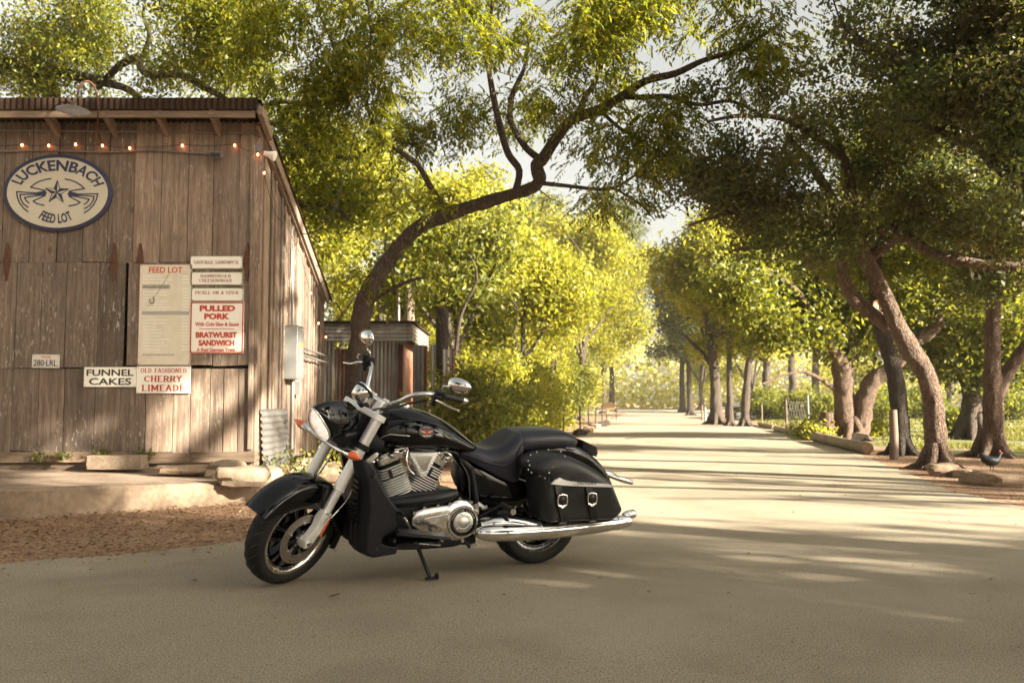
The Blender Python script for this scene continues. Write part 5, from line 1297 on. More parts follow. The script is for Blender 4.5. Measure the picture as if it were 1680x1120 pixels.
# --- exhausts
def exhaust(s):
    y = s * .335; mb = MB()
    pts = [(.575, y - s * .02, .325), (.565, y - s * .02, .325), (.54, y - s * .015, .325), (.48, y, .324), (.3, y, .319), (.1, y, .318), (-.1, y, .322), (-.3, y, .330), (-.44, y, .337), (-.52, y, .342), (-.55, y, .344)]
    mb.tube(pts, [.008, .028, .042, .052, .056, .057, .056, .053, .048, .042, .036], 24); mb.tube([(-.55, y, .344), (-.52, y, .343)], [.03, .028], 20, False)
    for x in (.135, -.45): mb.lathe([(.0575 if x > 0 else .048, -.008), (.0605 if x > 0 else .051, -.006), (.0605 if x > 0 else .051, .006), (.0575 if x > 0 else .048, .008)], (x, y, .319 if x > 0 else .338), 28, axis='x')
    o = part(mb, "exhaust", M['chrome'], None, False, 60)
    mb = MB(); mb.tube([(.52, s * .27, .36), (.44, s * .285, .372), (.32, s * .30, .372), (.22, s * .315, .355), (.13, s * .33, .335)], [.022, .040, .047, .048, .045], 20); part(mb, "heat_shield", M['chrome'], o, False, 60)
    mb = MB(); mb.tube([(-.52, y - s * .03, .375), (-.55, y - s * .03, .378), (-.60, y - s * .03, .384), (-.615, y - s * .03, .386)], [.018, .03, .031, .02], 14); part(mb, "tip", M['chrome'], o, False, 60)
both(exhaust)
mb = MB(); mb.tube(cat_rom([(1.05, -.16, .66), (1.15, -.2, .58), (1.1, -.22, .42), (.9, -.22, .34), (.6, -.25, .33)], 5), .03, 14); mb.tube(cat_rom([(.78, -.16, .66), (.68, -.22, .58), (.62, -.25, .45), (.5, -.28, .36)], 5), .03, 14); part(mb, "header_pipe", M['chrome'], None, False, 60)
# --- pegs and boards
def peg(s):
    mb = MB(); a, b_ = Vector((.365, s * .24, .475)), Vector((.355, s * .385, .468)); d = (b_ - a) / 11; pts = []; rd = []
    for i in range(11):
        pts += [a + d * i, a + d * (i + .45), a + d * (i + .5), a + d * (i + .95)]; rd += [.019, .019, .015, .015]
    mb.tube(pts, rd, 14); o = part(mb, "passenger_peg", M['grip'], None, False, 30)
    mb = MB(); mb.tube([b_, b_ + Vector((0, s * .006, 0))], .020, 14); part(mb, "end_cap", M['polish'], o)
    mb = MB(); mb.tube([(.375, s * .24, .475), (.45, s * .20, .42), (.55, s * .17, .36)], [.012, .014, .018], 8); mb.box((.34, s * .22, .425), (.10, .02, .03)); part(mb, "peg_bracket", M['satin'], o)
    mb = MB(); fb = [(1.10, s * .27, .375), (1.12, s * .40, .382), (.78, s * .42, .335), (.74, s * .29, .325)]
    mb.loft([[Vector(p) for p in fb], [Vector(p) + Vector((0, 0, -.018)) for p in fb]]); o = part(mb, "footboard", M['satin'], None, False, 30); bevel(o, .008)
    mb = MB(); mb.loft([[Vector(p) + Vector((0, 0, .008)) for p in [(1.08, s * .28, .372), (1.10, s * .395, .378), (.80, s * .41, .334), (.76, s * .295, .326)]], [Vector(p) + Vector((0, 0, .002)) for p in [(1.08, s * .28, .372), (1.10, s * .395, .378), (.80, s * .41, .334), (.76, s * .295, .326)]]]); part(mb, "rubber_pad", M['grip'], o, False, 20)
    mb = MB(); mb.tube([(1.04, s * .15, .33), (1.0, s * .30, .352)], .014, 8); mb.tube([(.84, s * .15, .29), (.84, s * .31, .32)], .014, 8); part(mb, "board_bracket", M['satin'], o)
both(peg)
mb = MB(); mb.tube(cat_rom([(.985, .25, .345), (1.02, .285, .41), (1.065, .295, .47)], 4), .008, 8); mb.tube([(.97, .20, .34), (.985, .25, .345)], .009, 8); sl2 = part(mb, "shift_lever", M['polish'], None)
mb = MB(); mb.tube([(1.068, .268, .476), (1.062, .335, .470)], .014, 12); part(mb, "toe_rubber", M['satin'], sl2)
# --- engine
mb = MB(); mb.loft([[Vector((x, y, z)) for y, z in sup(hw, zt, zb, 24, 4)] for x, zt, zb, hw in ((1.17, .50, .32, .10), (1.14, .53, .28, .14), (1.06, .56, .26, .16), (.94, .585, .255, .17), (.80, .58, .25, .175), (.68, .55, .25, .175), (.58, .52, .26, .17), (.52, .48, .29, .15))])
mb.tube([(1.1, .15, .50), (.92, .175, .515), (.74, .18, .535), (.66, .17, .55)], [.03, .04, .045, .03], 12)
crank = part(mb, "crankcase", M['engine'], None, False, 50)
def cyl(x0, z0, ang, label):
    a = R(ang); u = Vector((math.sin(a), 0, math.cos(a))); f = Vector((math.cos(a), 0, -math.sin(a))); B0 = Vector((x0, 0, z0))
    def slab(t0, t1, hx, hy, e=4.5, n=28, off=0):
        r = []
        for t in (t0, t1): r.append([B0 + u * t + f * (math.copysign(abs(math.cos(q)) ** (2 / e), math.cos(q)) * hx + off) + Vector((0, math.copysign(abs(math.sin(q)) ** (2 / e), math.sin(q)) * hy, 0)) for q in [2 * math.pi * k / n for k in range(n)]])
        return r
    mb = MB(); mb.loft(slab(-.04, .205, .078, .108)); mb.loft(slab(.20, .235, .06, .08)); o = part(mb, "cylinder", M['engine'], None, False, 30, label)
    mb = MB(); nf = 9
    for i in range(nf): t = -.008 + i * .0158; mb.loft(slab(t, t + .0060, .096, .130))
    for i in range(4): t = .142 + i * .0162; mb.loft(slab(t, t + .0062, .096 - .004 * i, .130 - .003 * i, 5))
    part(mb, "cooling_fin", M['fin'], o, False, 25)
    mb = MB()
    for s in (1, -1): mb.box(B0 + u * .165 + Vector((0, s * .122, 0)) + f * .022, (.022, .022, .050), Matrix.Rotation(a, 3, 'Y'))
    part(mb, "fin_recess", M['engine'], o, False, 20)
    mb = MB(); mb.loft(slab(.222, .262, .085, .105, 5)); mb.loft(slab(.262, .282, .055, .08, 4))
    for s in (1, -1):
        for k in (1, -1): mb.ell(B0 + u * .266 + f * k * .066 + Vector((0, s * .08, 0)), (.010, .010, .010), 8, 6)
    q = part(mb, "rocker_cover", M['polish'], o, False, 30); bevel(q, .006)
    mb = MB()
    for k in (-.035, .03): mb.tube([B0 + u * -.07 + f * k + Vector((0, .115, 0)), B0 + u * .0 + f * k * 1.2 + Vector((0, .122, 0))], .010, 8)
    part(mb, "pushrod_tube", M['alu'], o)
cyl(1.015, .535, 20, "front cylinder with bright cooling fins, leaning forward"); cyl(.885, .535, -27, "rear cylinder with bright cooling fins, leaning back")
mb = MB(); mb.prism([(.985, .815), (.80, .815), (.795, .80), (.872, .66), (.905, .66), (.985, .80)], .095, .168, .010); vc = part(mb, "engine_cover", M['fin'], None, False, 25)
mb = MB(); mb.prism([(.952, .80), (.83, .80), (.872, .70), (.902, .70)], .160, .1705, .003); part(mb, "cover_panel", M['alu'], vc, False, 25)
mb = MB()
for i in range(7):
    t = i / 6; mb.ell((.975 - .085 * t, .169, .79 - .105 * t), (.005, .003, .005), 8, 5); mb.ell((.962 - .07 * t, .169, .775 - .09 * t), (.004, .003, .004), 8, 5); mb.ell((.808 + .06 * t, .169, .79 - .10 * t), (.005, .003, .005), 8, 5)
part(mb, "cover_dimple", M['chrome'], vc)
mb = MB()
mb.tube(cat_rom([(.99, .14, .83), (1.005, .165, .78), (.99, .17, .72), (.95, .168, .68)], 5), .006, 8); mb.tube(cat_rom([(.80, .11, .80), (.74, .15, .81), (.70, .155, .785), (.705, .14, .75)], 5), .006, 8)
part(mb, "engine_hose", M['polish'], None, False, 60)
mb = MB(); mb.tube(cat_rom([(.62, .115, .74), (.575, .135, .66), (.56, .145, .56), (.555, .15, .48)], 5), .005, 8); mb.tube(cat_rom([(.63, .12, .76), (.56, .14, .70), (.52, .15, .60)], 5), .004, 8)
part(mb, "engine_cable", M['cable'], None, False, 60)
mb = MB()
for x, y, z, r_ in ((1.03, .11, .80, .022), (1.06, .12, .815, .018), (1.0, .12, .82, .018), (.76, .12, .80, .02), (.72, .13, .77, .018), (1.075, .1, .79, .02), (1.21, .13, .76, .014)): mb.ell((x, y, z), (r_ * 1.3, r_, r_), 10, 8)
mb.tube([(1.07, .12, .83), (.98, .125, .845), (.9, .13, .85)], .008, 8); mb.box((1.045, .12, .795), (.05, .03, .03))
part(mb, "engine_fitting", M['polish'], None, False, 50)
mb = MB(); mb.loft([[Vector((x, y, z)) for y, z in sup(.075, zt, zb, 16, 3)] for x, zt, zb in ((.61, .72, .60), (.59, .75, .55), (.56, .75, .54), (.53, .72, .6))]); part(mb, "airbox", M['engine'], None, False, 50)
# primary cover with round derby cover
mb = MB(); out = [(.975, .395), (.97, .425), (.945, .455), (.90, .475), (.80, .485), (.72, .492), (.69, .512), (.655, .522), (.60, .512), (.555, .48), (.53, .43), (.522, .375), (.532, .32), (.56, .28), (.61, .255), (.67, .252), (.76, .268), (.86, .305), (.93, .345), (.965, .37)]
mb.prism(out, .15, .228, .022); pc = part(mb, "primary_cover", M['polish'], None, False, 50)
mb = MB(); mb.prism([(.90, .40), (.89, .415), (.74, .435), (.735, .335), (.78, .335), (.885, .375)], .22, .234, .006); part(mb, "cover_ridge", M['polish'], pc, False, 30)
mb = MB(); dc = (.632, 0, .378); mb.lathe([(.106, .22), (.106, .236), (.100, .244), (.090, .244), (.088, .238)], dc, 48); dv = part(mb, "derby_cover", M['polish'], pc, False, 40)
mb = MB(); mb.lathe([(.090, .239), (.068, .240)], dc, 48); part(mb, "black_ring", M['satin'], dv)
mb = MB(); mb.lathe([(.069, .238), (.067, .247), (.060, .250), (.040, .2515), (.037, .249), (.034, .2515), (0, .253)], dc, 48); part(mb, "cover_plate", M['alu'], dv, False, 40)
mb = MB()
for k in range(6): a = 2 * math.pi * k / 6 + .3; mb.ell((dc[0] + .053 * math.cos(a), .251, dc[2] + .053 * math.sin(a)), (.005, .003, .005), 8, 5)
part(mb, "screw", M['chrome'], dv)
V, F = text_verts("FREEDOM  V-TWIN", 1.0, .015); xs = [v[0] for v in V]; x0_, x1_ = min(xs), max(xs); mb = MB(); vs = []
for v in V: a = R(165) - (v[0] - x0_) / (x1_ - x0_) * R(150); rr_ = .0735 + v[1] * .0135; vs.append(Vector((dc[0] - rr_ * math.cos(a), .2412, dc[2] + rr_ * math.sin(a))))
mb.add(vs, F); part(mb, "lettering", M['white'], dv, False, 0)
mb = MB()
for x, z in ((.955, .45), (.89, .478), (.80, .488), (.72, .497), (.655, .525), (.575, .50), (.528, .43), (.54, .30), (.62, .252), (.76, .266), (.88, .312)): mb.tube([(x, .19, z), (x, .224, z)], .011, 10)
part(mb, "cover_bolt", M['chrome'], pc)
mb = MB(); mb.tube([(.50, .16, .47), (.47, .19, .45), (.45, .2, .46)], [.02, .016, .02], 10); mb.box((.53, .2, .46), (.03, .02, .05)); part(mb, "cover_fitting", M['polish'], pc)
# --- lower cowls beside the front down tubes, with the radiator between
def cowl(s):
    side = [(1.31, .80), (1.255, .77), (1.225, .735), (1.205, .68), (1.16, .60), (1.12, .54), (1.065, .485), (1.08, .36), (1.16, .325), (1.17, .285), (1.13, .27), (1.065, .262), (1.07, .215), (1.22, .20), (1.275, .235), (1.275, .36), (1.262, .50), (1.27, .64), (1.30, .74)]
    rings = []
    for y, k, dx in ((.07, .93, .055), (.17, .97, .045), (.235, .99, .025), (.262, .985, .002), (.275, .955, -.002)):
        cx, cz = 1.19, .48; rings.append([Vector((cx + (x - cx) * (k if k > .95 else k) + (dx if x > 1.2 else 0), s * (y + (0 if y < .2 else -.045 * max(0, (z - .55) / .25))), cz + (z - cz) * (1 if y > .1 else .97))) for x, z in side])
    mb = MB(); mb.loft(rings); o = part(mb, "lower_cowl", M['satin'], None, False, 35); bevel(o, .01, 3)
    mb = MB()
    for i in range(9): z = .40 + i * .032; mb.box((1.338 - .006 * abs(i - 4) * .3 - .01, s * .17, z), (.006, .11, .012))
    part(mb, "vent_slat", M['engine'], o)
    mb = MB()
    for x, z in ((1.235, .70), (1.20, .255), (1.09, .30)): mb.lathe([(0, s * .276), (.010, s * .278), (.013, s * .272), (.013, s * .26)], (x, 0, z), 12)
    part(mb, "cowl_screw", M['cable'], o)
both(cowl)
mb = MB(); mb.box((1.30, 0, .50), (.05, .24, .46)); rd = part(mb, "oil_cooler", M['cable'], None)
mb = MB()
for i in range(22): mb.box((1.327, 0, .29 + i * .02), (.004, .22, .008))
part(mb, "cooler_fin", M['engine'], rd, False, 0)
mb = MB(); mb.prism([(1.262, .772), (1.25, .760), (1.236, .757), (1.226, .764), (1.186, .803), (1.184, .815), (1.194, .824), (1.208, .820), (1.255, .785)], .145, .165, .004); part(mb, "reflector_plate", M['alu'], None, False, 30)
mb = MB(); mb.loft([[Vector((x, y, z)) for y, z in sup(hw, zt, zb, 16, 3)] for x, zt, zb, hw in ((1.33, .92, .78, .03), (1.29, .96, .76, .07), (1.22, .97, .76, .11), (1.14, .92, .80, .13))]); part(mb, "neck_cover", M['satin'], None, False, 50)
mb = MB()
mb.box((.92, .10, .235), (.30, .20, .035)); mb.box((.66, .12, .24), (.22, .14, .04)); mb.tube([(.60, .18, .25), (.57, .2, .215), (.56, .2, .2)], .012, 8); mb.tube([(.9, .17, .245), (.78, .2, .245)], .009, 8); mb.tube([(1.0, .2, .26), (1.0, .2, .25)], .012, 8); part(mb, "undertray", M['engine'], None, False, 30)
# --- side stand on the ground
mb = MB(); mb.tube([(.905, .16, .235), (.895, .20, .19), (.855, .285, .062)], [.016, .013, .012], 10); ss = part(mb, "side_stand", M['satin'], None)
mb = MB(); mb.box((.845, .295, .053), (.075, .05, .014), Matrix.Rotation(LEAN, 3, 'X')); mb.box((.815, .305, .068), (.016, .045, .03), Matrix.Rotation(LEAN, 3, 'X')); q = part(mb, "stand_foot", M['satin'], ss); bevel(q, .004)
mb = MB(); mb.tube([(.93, .19, .25), (.80, .215, .235), (.77, .22, .235)], [.006, .006, .01], 8); mb.tube([(.60, .12, .2), (.48, .13, .19)], .005, 6); part(mb, "stand_spring", M['polish'], ss)

# ------------------------------------------------------------------ trees
def leaves_simple(C, n_per, spread, size, rng, droop=.2, up=.35, aspect=.5):
    """n_per folded leaves round every cluster centre"""
    n = len(C) * n_per
    c = np.repeat(C, n_per, 0) + rng.normal(0, 1, (n, 3)) * np.array([spread, spread, spread * .7])
    d = rng.normal(0, 1, (n, 3)); d[:, 2] -= droop; d /= np.linalg.norm(d, axis=1)[:, None]
    nr = rng.normal(0, 1, (n, 3)); nr[:, 2] += up * 2; s = np.cross(d, nr); s /= np.linalg.norm(s, axis=1)[:, None] + 1e-9
    nn = np.cross(s, d); L = size * rng.uniform(.65, 1.35, n)[:, None]
    b = c - d * L * .5; t = c + d * L * .5; fold = nn * L * .12
    l = c + s * L * aspect * .5 + fold; r = c - s * L * aspect * .5 + fold
    V = np.stack([b, l, t, r], 1).reshape(-1, 3); Q = np.arange(n * 4).reshape(-1, 4)
    return V, Q
def leaves_compound(C, n_per, spread, rachis, leaflet, rng, pairs=4):
    """drooping compound leaves with paired leaflets"""
    n = len(C) * n_per
    c = np.repeat(C, n_per, 0) + rng.normal(0, 1, (n, 3)) * spread
    d = rng.normal(0, 1, (n, 3)); d[:, 2] = d[:, 2] * .35 - .45; d /= np.linalg.norm(d, axis=1)[:, None]
    up = np.array([0, 0, 1.0]) + rng.normal(0, .35, (n, 3)); s = np.cross(d, up); s /= np.linalg.norm(s, axis=1)[:, None] + 1e-9
    RL = rachis * rng.uniform(.7, 1.25, n)[:, None]; VV = []
    for k in range(pairs * 2 + 1):
        if k == pairs * 2: t, side, sc = 1.0, 0, 1.15
        else: t, side, sc = .25 + .7 * (k // 2) / pairs, (1 if k % 2 else -1), .8 + .25 * (k // 2) / pairs
        p = c + d * RL * t + np.array([0, 0, -1.0]) * RL * .25 * t * t
        ld = d * .65 + s * side * .85 + np.array([0, 0, -.30]) + rng.normal(0, .12, (n, 3)); ld /= np.linalg.norm(ld, axis=1)[:, None]
        ls = np.cross(ld, up); ls /= np.linalg.norm(ls, axis=1)[:, None] + 1e-9
        L = leaflet * sc * rng.uniform(.8, 1.2, n)[:, None]; nn = np.cross(ls, ld)
        VV.append(np.stack([p, p + ld * L * .5 + ls * L * .19 + nn * L * .05, p + ld * L + np.array([0, 0, -1.0]) * L * .12, p + ld * L * .5 - ls * L * .19 + nn * L * .05], 1))
    V = np.concatenate(VV, 0).reshape(-1, 3); return V, np.arange(len(V)).reshape(-1, 4)

class Tree:
    def __init__(s, name, base, label, bark, group=None, cat="tree"):
        s.base = Vector(base); s.root = empty(name, s.base, label, cat, group); s.wood = MB(); s.nodes = []; s.rad = []; s.bark = bark; s.tips = []
        s.rng = np.random.default_rng(abs(hash((round(base[0], 2), round(base[1], 2)))) % 99991)
    def limb(s, pts, rad, n=10, sub=5, knob=.06, flare=0.0):
        """pts in world space; rad given per point"""
        if max(rad) > .12: sub = max(sub, 10 if max(rad) < .3 else 8)
        pp = cat_rom([(*p, r) for p, r in zip(pts, rad)], sub); P3 = [Vector(q[:3]) for q in pp]; rr = [max(.004, float(q[3])) for q in pp]
        k0 = len(s.wood.v)
        if max(rad) > .12: n = 26
        if flare:
            for i in range(min(10, len(rr))): rr[i] *= 1 + flare * (1 - i / 10) ** 2
        s.wood.tube([p - s.base for p in P3], rr, n)
        for i in range(k0, len(s.wood.v)):
            v = Vector(s.wood.v[i]); w_ = v + s.base
            ax = min(range(len(P3)), key=lambda j: (P3[j] - w_).length_squared)
            dv = w_ - P3[ax]; q = noise.noise(w_ * 2.3) * knob * 2.0 + noise.noise(w_ * 5.1) * knob * 1.4
            fur = 0.0
            if dv.length > .07:
                fur = (abs(noise.noise(Vector((w_.x * 9, w_.y * 9, w_.z * 2.2)))) - .22) * .22 + noise.noise(Vector((w_.x * 22, w_.y * 22, w_.z * 7))) * .07
            s.wood.v[i] = tuple(v + dv * (q * 1.15 + fur))
        s.nodes += P3; s.rad += rr
    def crown(s, blobs, n, twig_r=.012, thr=-.08, nscale=.55, maxlen=3.0, shell=.35):
        """twigs grown from the limbs to n points spread through the crown's ellipsoids, clumped, with gaps"""
        rng = s.rng; pts = []
        vol = np.array([b[1][0] * b[1][1] * b[1][2] for b in blobs]) ** .75; vol /= vol.sum(); tries = 0
        while len(pts) < n and tries < n * 12:
            tries += 1
            c, r = blobs[rng.choice(len(blobs), p=vol)]; d = rng.normal(0, 1, 3); d /= np.linalg.norm(d)
            q = rng.uniform(shell ** 3, 1) ** (1 / 3); p = np.array(c) + d * np.array(r) * q
            if p[2] < .12: continue
            if noise.noise(Vector(p * nscale) + Vector((s.base.x, 0, 5))) < thr: continue
            pts.append(p)
        pts = np.array(pts); N = np.array([tuple(q) for q in s.nodes]); NR = np.array(s.rad)
        k0 = max(0, int(len(N) * 0.0)); D = ((pts[:, None, :] - N[None]) ** 2).sum(-1).min(1); order = np.argsort(D)
        cap = len(N) + 4 * len(pts) + 8; buf = np.zeros((cap, 3)); buf[:len(N)] = N; br = np.zeros(cap); br[:len(N)] = NR; m = len(N)
        for i in order:
            p = pts[i]; dd = ((buf[:m] - p) ** 2).sum(1); j = int(dd.argmin()); a = buf[j]; L = math.sqrt(dd[j])
            if L < .05: continue
            r0 = min(br[j] * .75, twig_r * (1 + L * .7)); mid = (a + p) / 2 + rng.normal(0, .09, 3) * L + np.array([0, 0, .06 * L])
            q3 = [Vector(a), Vector((a * 2 + mid) / 3), Vector(mid), Vector((mid + p) / 2 + Vector((0, 0, .02 * L))), Vector(p)]
            s.wood.tube([q - s.base for q in q3], [r0, r0 * .85, r0 * .65, r0 * .45, r0 * .22], 5 if r0 > .012 else 4, cap=False)
            for q, f in ((q3[2], .65), (q3[3], .45), (q3[4], .25)): buf[m] = q; br[m] = max(.006, r0 * f); m += 1
            s.tips += [np.array(q3[4]), np.array(q3[3]) * .6 + np.array(q3[4]) * .4]
        return s
    def done(s, mat, mode='simple', **kw):
        r0 = max(s.rad[:4]) if s.rad else 0
        if r0 > .15:      # root flare running into the ground
            for k in range(6):
                a = 1.05 * k + s.rng.uniform(-.3, .3); L = r0 * s.rng.uniform(1.7, 2.6); ca, sa = math.cos(a), math.sin(a)
                s.wood.tube([(ca * r0 * .35, sa * r0 * .35, r0 * 1.7), (ca * r0 * .8, sa * r0 * .8, r0 * .75), (ca * r0 * 1.2, sa * r0 * 1.2, r0 * .22), (ca * L, sa * L, -.03)], [r0 * .35, r0 * .36, r0 * .26, r0 * .10], 7)
        s.wood.build("trunk", s.bark, s.root, 60)
        C = np.array(s.tips) - np.array(s.base)
        V, Q = leaves_compound(C, rng=s.rng, **kw) if mode == 'compound' else leaves_simple(C, rng=s.rng, **kw)
        # no leaf underground
        z = V.reshape(-1, 4, 3)[:, :, 2].min(1) + s.base.z; keep = z > .01; V = V.reshape(-1, 4, 3)[keep].reshape(-1, 3)
        fast_mesh("crown", V, np.arange(len(V)).reshape(-1, 4), mat, s.root)
        return s.root
def PX(lst, Y0, Y1=None):
    """photo polyline to world points, depth running from Y0 to Y1"""
    Y1 = Y0 if Y1 is None else Y1; n = len(lst) - 1
    return [P(x, y, Y0 + (Y1 - Y0) * i / max(1, n)) for i, (x, y) in enumerate(lst)]
def B(px, py, Y, rx, ry, rz): return (tuple(P(px, py, Y)), (rx, ry, rz))
def lin(a, b, n): return [a + (b - a) * i / (n - 1) for i in range(n)]

# --- the leaning pecan whose branches cross the picture
PY = 16.0
t = Tree("pecan_tree", (P(578, 700, PY).x, PY, 0), "leaning pecan with thick curved trunk bending right over the metal shed", M['bark_p'])
t.limb([Vector((P(575, 700, PY).x, PY, -.1))] + PX([(578, 680), (583, 620), (590, 560), (597, 500), (625, 445), (684, 375), (757, 344), (815, 326), (874, 308), (888, 290)], 16, 14.6), [.22, .19, .18, .172, .16, .14, .126, .118, .11, .10, .088], 14, 4, .07, .25)
t.limb(PX([(886, 294), (881, 271), (892, 258), (920, 217), (942, 194), (983, 181), (1024, 156), (1060, 133), (1110, 120), (1155, 99), (1215, 80), (1280, 40)], 14.6, 12.5), lin(.115, .025, 12), 10, 4, .05)
t.limb(PX([(889, 268), (886, 262), (861, 240), (838, 199), (840, 158), (852, 130), (861, 108), (868, 60), (880, 10)], 14.6, 14.9), lin(.07, .02, 9), 8, 4)
t.limb(PX([(846, 312), (852, 280), (834, 253), (822, 213), (811, 167), (802, 113), (800, 72), (780, 40), (766, 10), (750, -40)], 14.8, 14.0), [.06, .055, .06, .056, .05, .045, .04, .03, .025, .015], 8, 4)
t.limb(PX([(801, 85), (806, 27), (809, -20), (812, -80)], 14.2, 13.6), lin(.035, .015, 4), 6, 4)
t.limb(PX([(948, 190), (960, 160), (978, 131), (983, 81), (992, 27), (1000, -30)], 14, 13.2), lin(.055, .018, 6), 7, 4)
t.limb(PX([(1024, 158), (1060, 160), (1095, 158), (1146, 172), (1200, 166), (1250, 190)], 13.6, 12.6), lin(.05, .018, 6), 7, 4)
t.limb(PX([(985, 181), (1010, 205), (1042, 226), (1082, 249), (1120, 262)], 13.8, 13.0), lin(.035, .012, 5), 6, 4)
t.limb(PX([(740, 352), (722, 330), (707, 308), (686, 271), (662, 253), (634, 231), (617, 217), (600, 170), (570, 120), (540, 60)], 15.2, 13.0), lin(.06, .018, 10), 7, 4)
t.limb(PX([(884, 300), (930, 305), (1000, 310), (1045, 285), (1060, 270), (1100, 285)], 14.6, 13.6), lin(.04, .012, 6), 6, 4)
t.limb(PX([(1010, 310), (1050, 335), (1075, 362)], 14, 13.6), lin(.025, .008, 3), 6, 4)
t.limb(PX([(603, 500), (650, 470), (700, 455), (735, 470)], 15.8, 14.8), lin(.04, .012, 4), 6, 4)
pec = [B(520, 60, 13, 1.1, 1.4, 1.0), B(620, 100, 13.4, 1.0, 1.4, .8), B(700, 60, 14, .9, 1.2, .8), B(560, 190, 13.6, 1.0, 1.2, .7), B(640, 190, 14.4, .8, 1.0, .6), B(700, 250, 15.6, .9, .7, .6),
       B(800, 10, 14, 1.1, 1.3, .8), B(760, 170, 15, .7, .9, .5), B(900, 30, 13.6, 1.2, 1.4, .8), B(1000, 50, 13, 1.2, 1.4, .8), B(1100, 40, 12.6, 1.1, 1.3, .8), B(1180, 30, 12.2, .9, 1.0, .8),
       B(960, 110, 14.6, .9, .9, .5), B(1060, 215, 13.2, .6, .8, .35), B(1130, 250, 13, .5, .6, .3), B(790, 270, 15.6, .8, .6, .4), B(900, 335, 15.2, .6, .6, .3), B(960, 270, 14.6, .6, .7, .35),
       B(720, 420, 14.4, .35, .3, .35), B(660, 470, 16.4, .6, .5, .4), B(610, 400, 16.8, .6, .5, .5), B(640, 320, 16.6, .7, .6, .5), B(850, 180, 15.4, .6, .7, .5), B(460, 90, 13, .7, 1, .8), B(1180, 230, 12.6, .4, .5, .3), B(1040, 150, 13.4, .7, .8, .4), B(1110, 190, 13, .6, .7, .4), B(1010, 325, 14, .6, .7, .25), B(1080, 320, 13.8, .5, .6, .3), B(960, 210, 14, .5, .6, .4), B(735, 325, 14.2, .4, .3, .28), B(600, 470, 15.2, .35, .3, .25), B(850, 290, 14.0, .3, .3, .2), B(1040, 60, 13, 1, 1, .6), B(920, 170, 13.6, .6, .7, .4), B(600, 130, 13, .9, 1, .8), B(1000, 130, 13.4, .8, .9, .4), B(1090, 110, 12.8, .8, .9, .5), B(1190, 100, 12.4, .7, .8, .5), B(1240, 50, 12, .7, .8, .5), B(1140, 160, 12.6, .6, .7, .4), B(1240, 150, 12.2, .5, .6, .4), B(1000, 230, 13.4, .5, .6, .35), B(1070, 270, 13.2, .5, .5, .35)]
t.crown(pec, 860, .009, .0, .9, shell=.1)
t.done(M['leaf_p'], 'compound', n_per=4, spread=.13, rachis=.24, leaflet=.095, pairs=4)

# --- trees behind the shack
YL = 18.5
bx_ = P(40, 300, YL).x
t = Tree("spreading_tree", (bx_, YL, 0), "old tree behind the shack with crooked dark limbs over its roof", M['bark_d'])
t.limb([(bx_, YL, -.1), (bx_ - .05, YL, 2), (bx_ + .15, YL, 4.2), tuple(P(85, 165, YL)), tuple(P(55, 135, YL)), tuple(P(20, 105, YL - .5)), tuple(P(-60, 70, YL - 1))], [.32, .26, .22, .17, .14, .12, .08], 12, 5, .05, .3)
t.limb(PX([(-70, 102), (0, 111), (54, 116), (107, 121), (168, 134), (215, 150), (250, 190)], YL - .6, YL - .3), [.15, .14, .13, .115, .09, .07, .05], 10)
t.limb(PX([(160, 145), (179, 125), (200, 105), (225, 96), (232, 114), (250, 123), (286, 121), (311, 129), (339, 145), (361, 157), (400, 185), (452, 205), (499, 235), (571, 260), (603, 244), (640, 200)], YL - .3, 15.2), [.06, .07, .075, .075, .07, .07, .075, .07, .07, .065, .06, .05, .045, .04, .03, .02], 9)
t.limb(PX([(230, 100), (245, 60), (235, 20), (250, -40)], YL - .4, YL - 1.5), lin(.06, .02, 4), 7)
t.limb(PX([(410, 95), (396, 86), (371, 54), (336, 32), (314, 0), (290, -60)], YL - 1, YL - 3), [.03, .045, .05, .055, .06, .05], 7)
t.limb(PX([(361, 157), (390, 120), (405, 90)], YL - 1.2, YL - 1.4), [.05, .045, .04], 6)
t.limb(PX([(400, 190), (458, 167), (521, 174), (558, 156), (603, 131), (640, 120)], YL - 2, 14.5), lin(.05, .02, 6), 7)
t.limb(PX([(452, 300), (485, 332), (544, 337), (571, 360)], 17, 15.5), [.06, .05, .045, .03], 7)
t.limb(PX([(361, 157), (420, 230), (452, 300)], YL - 1.3, 17), [.07, .065, .06], 7)
lb_ = [B(40, 60, YL - 1, 1.6, 1.6, .9), B(120, 40, YL - 1, 1.3, 1.5, .9), B(30, -20, YL - 2, 1.6, 1.6, .9), B(220, 130, YL - .5, 1.3, 1.2, .55), B(300, 70, YL - 2, 1.2, 1.4, .8), B(400, 70, YL - 2.5, 1.2, 1.4, .8), B(380, 140, YL - 1, 1.1, 1.2, .7),
       B(450, 150, 16, 1.0, 1.2, .9), B(520, 220, 16, 1.0, 1.2, .7), B(60, 140, YL, 1.6, 1.2, .5), B(340, 10, YL - 3, 1.3, 1.3, .7), B(500, 300, 16.4, .8, 1, .7), B(560, 330, 16.4, .7, .9, .6), B(250, 30, YL - 2, .6, .8, .5)]
t.crown(lb_, 400, .012, .03, .8, shell=.1)
t.done(M['leaf_p'], n_per=50, spread=.24, size=.105, droop=.5, aspect=.38)

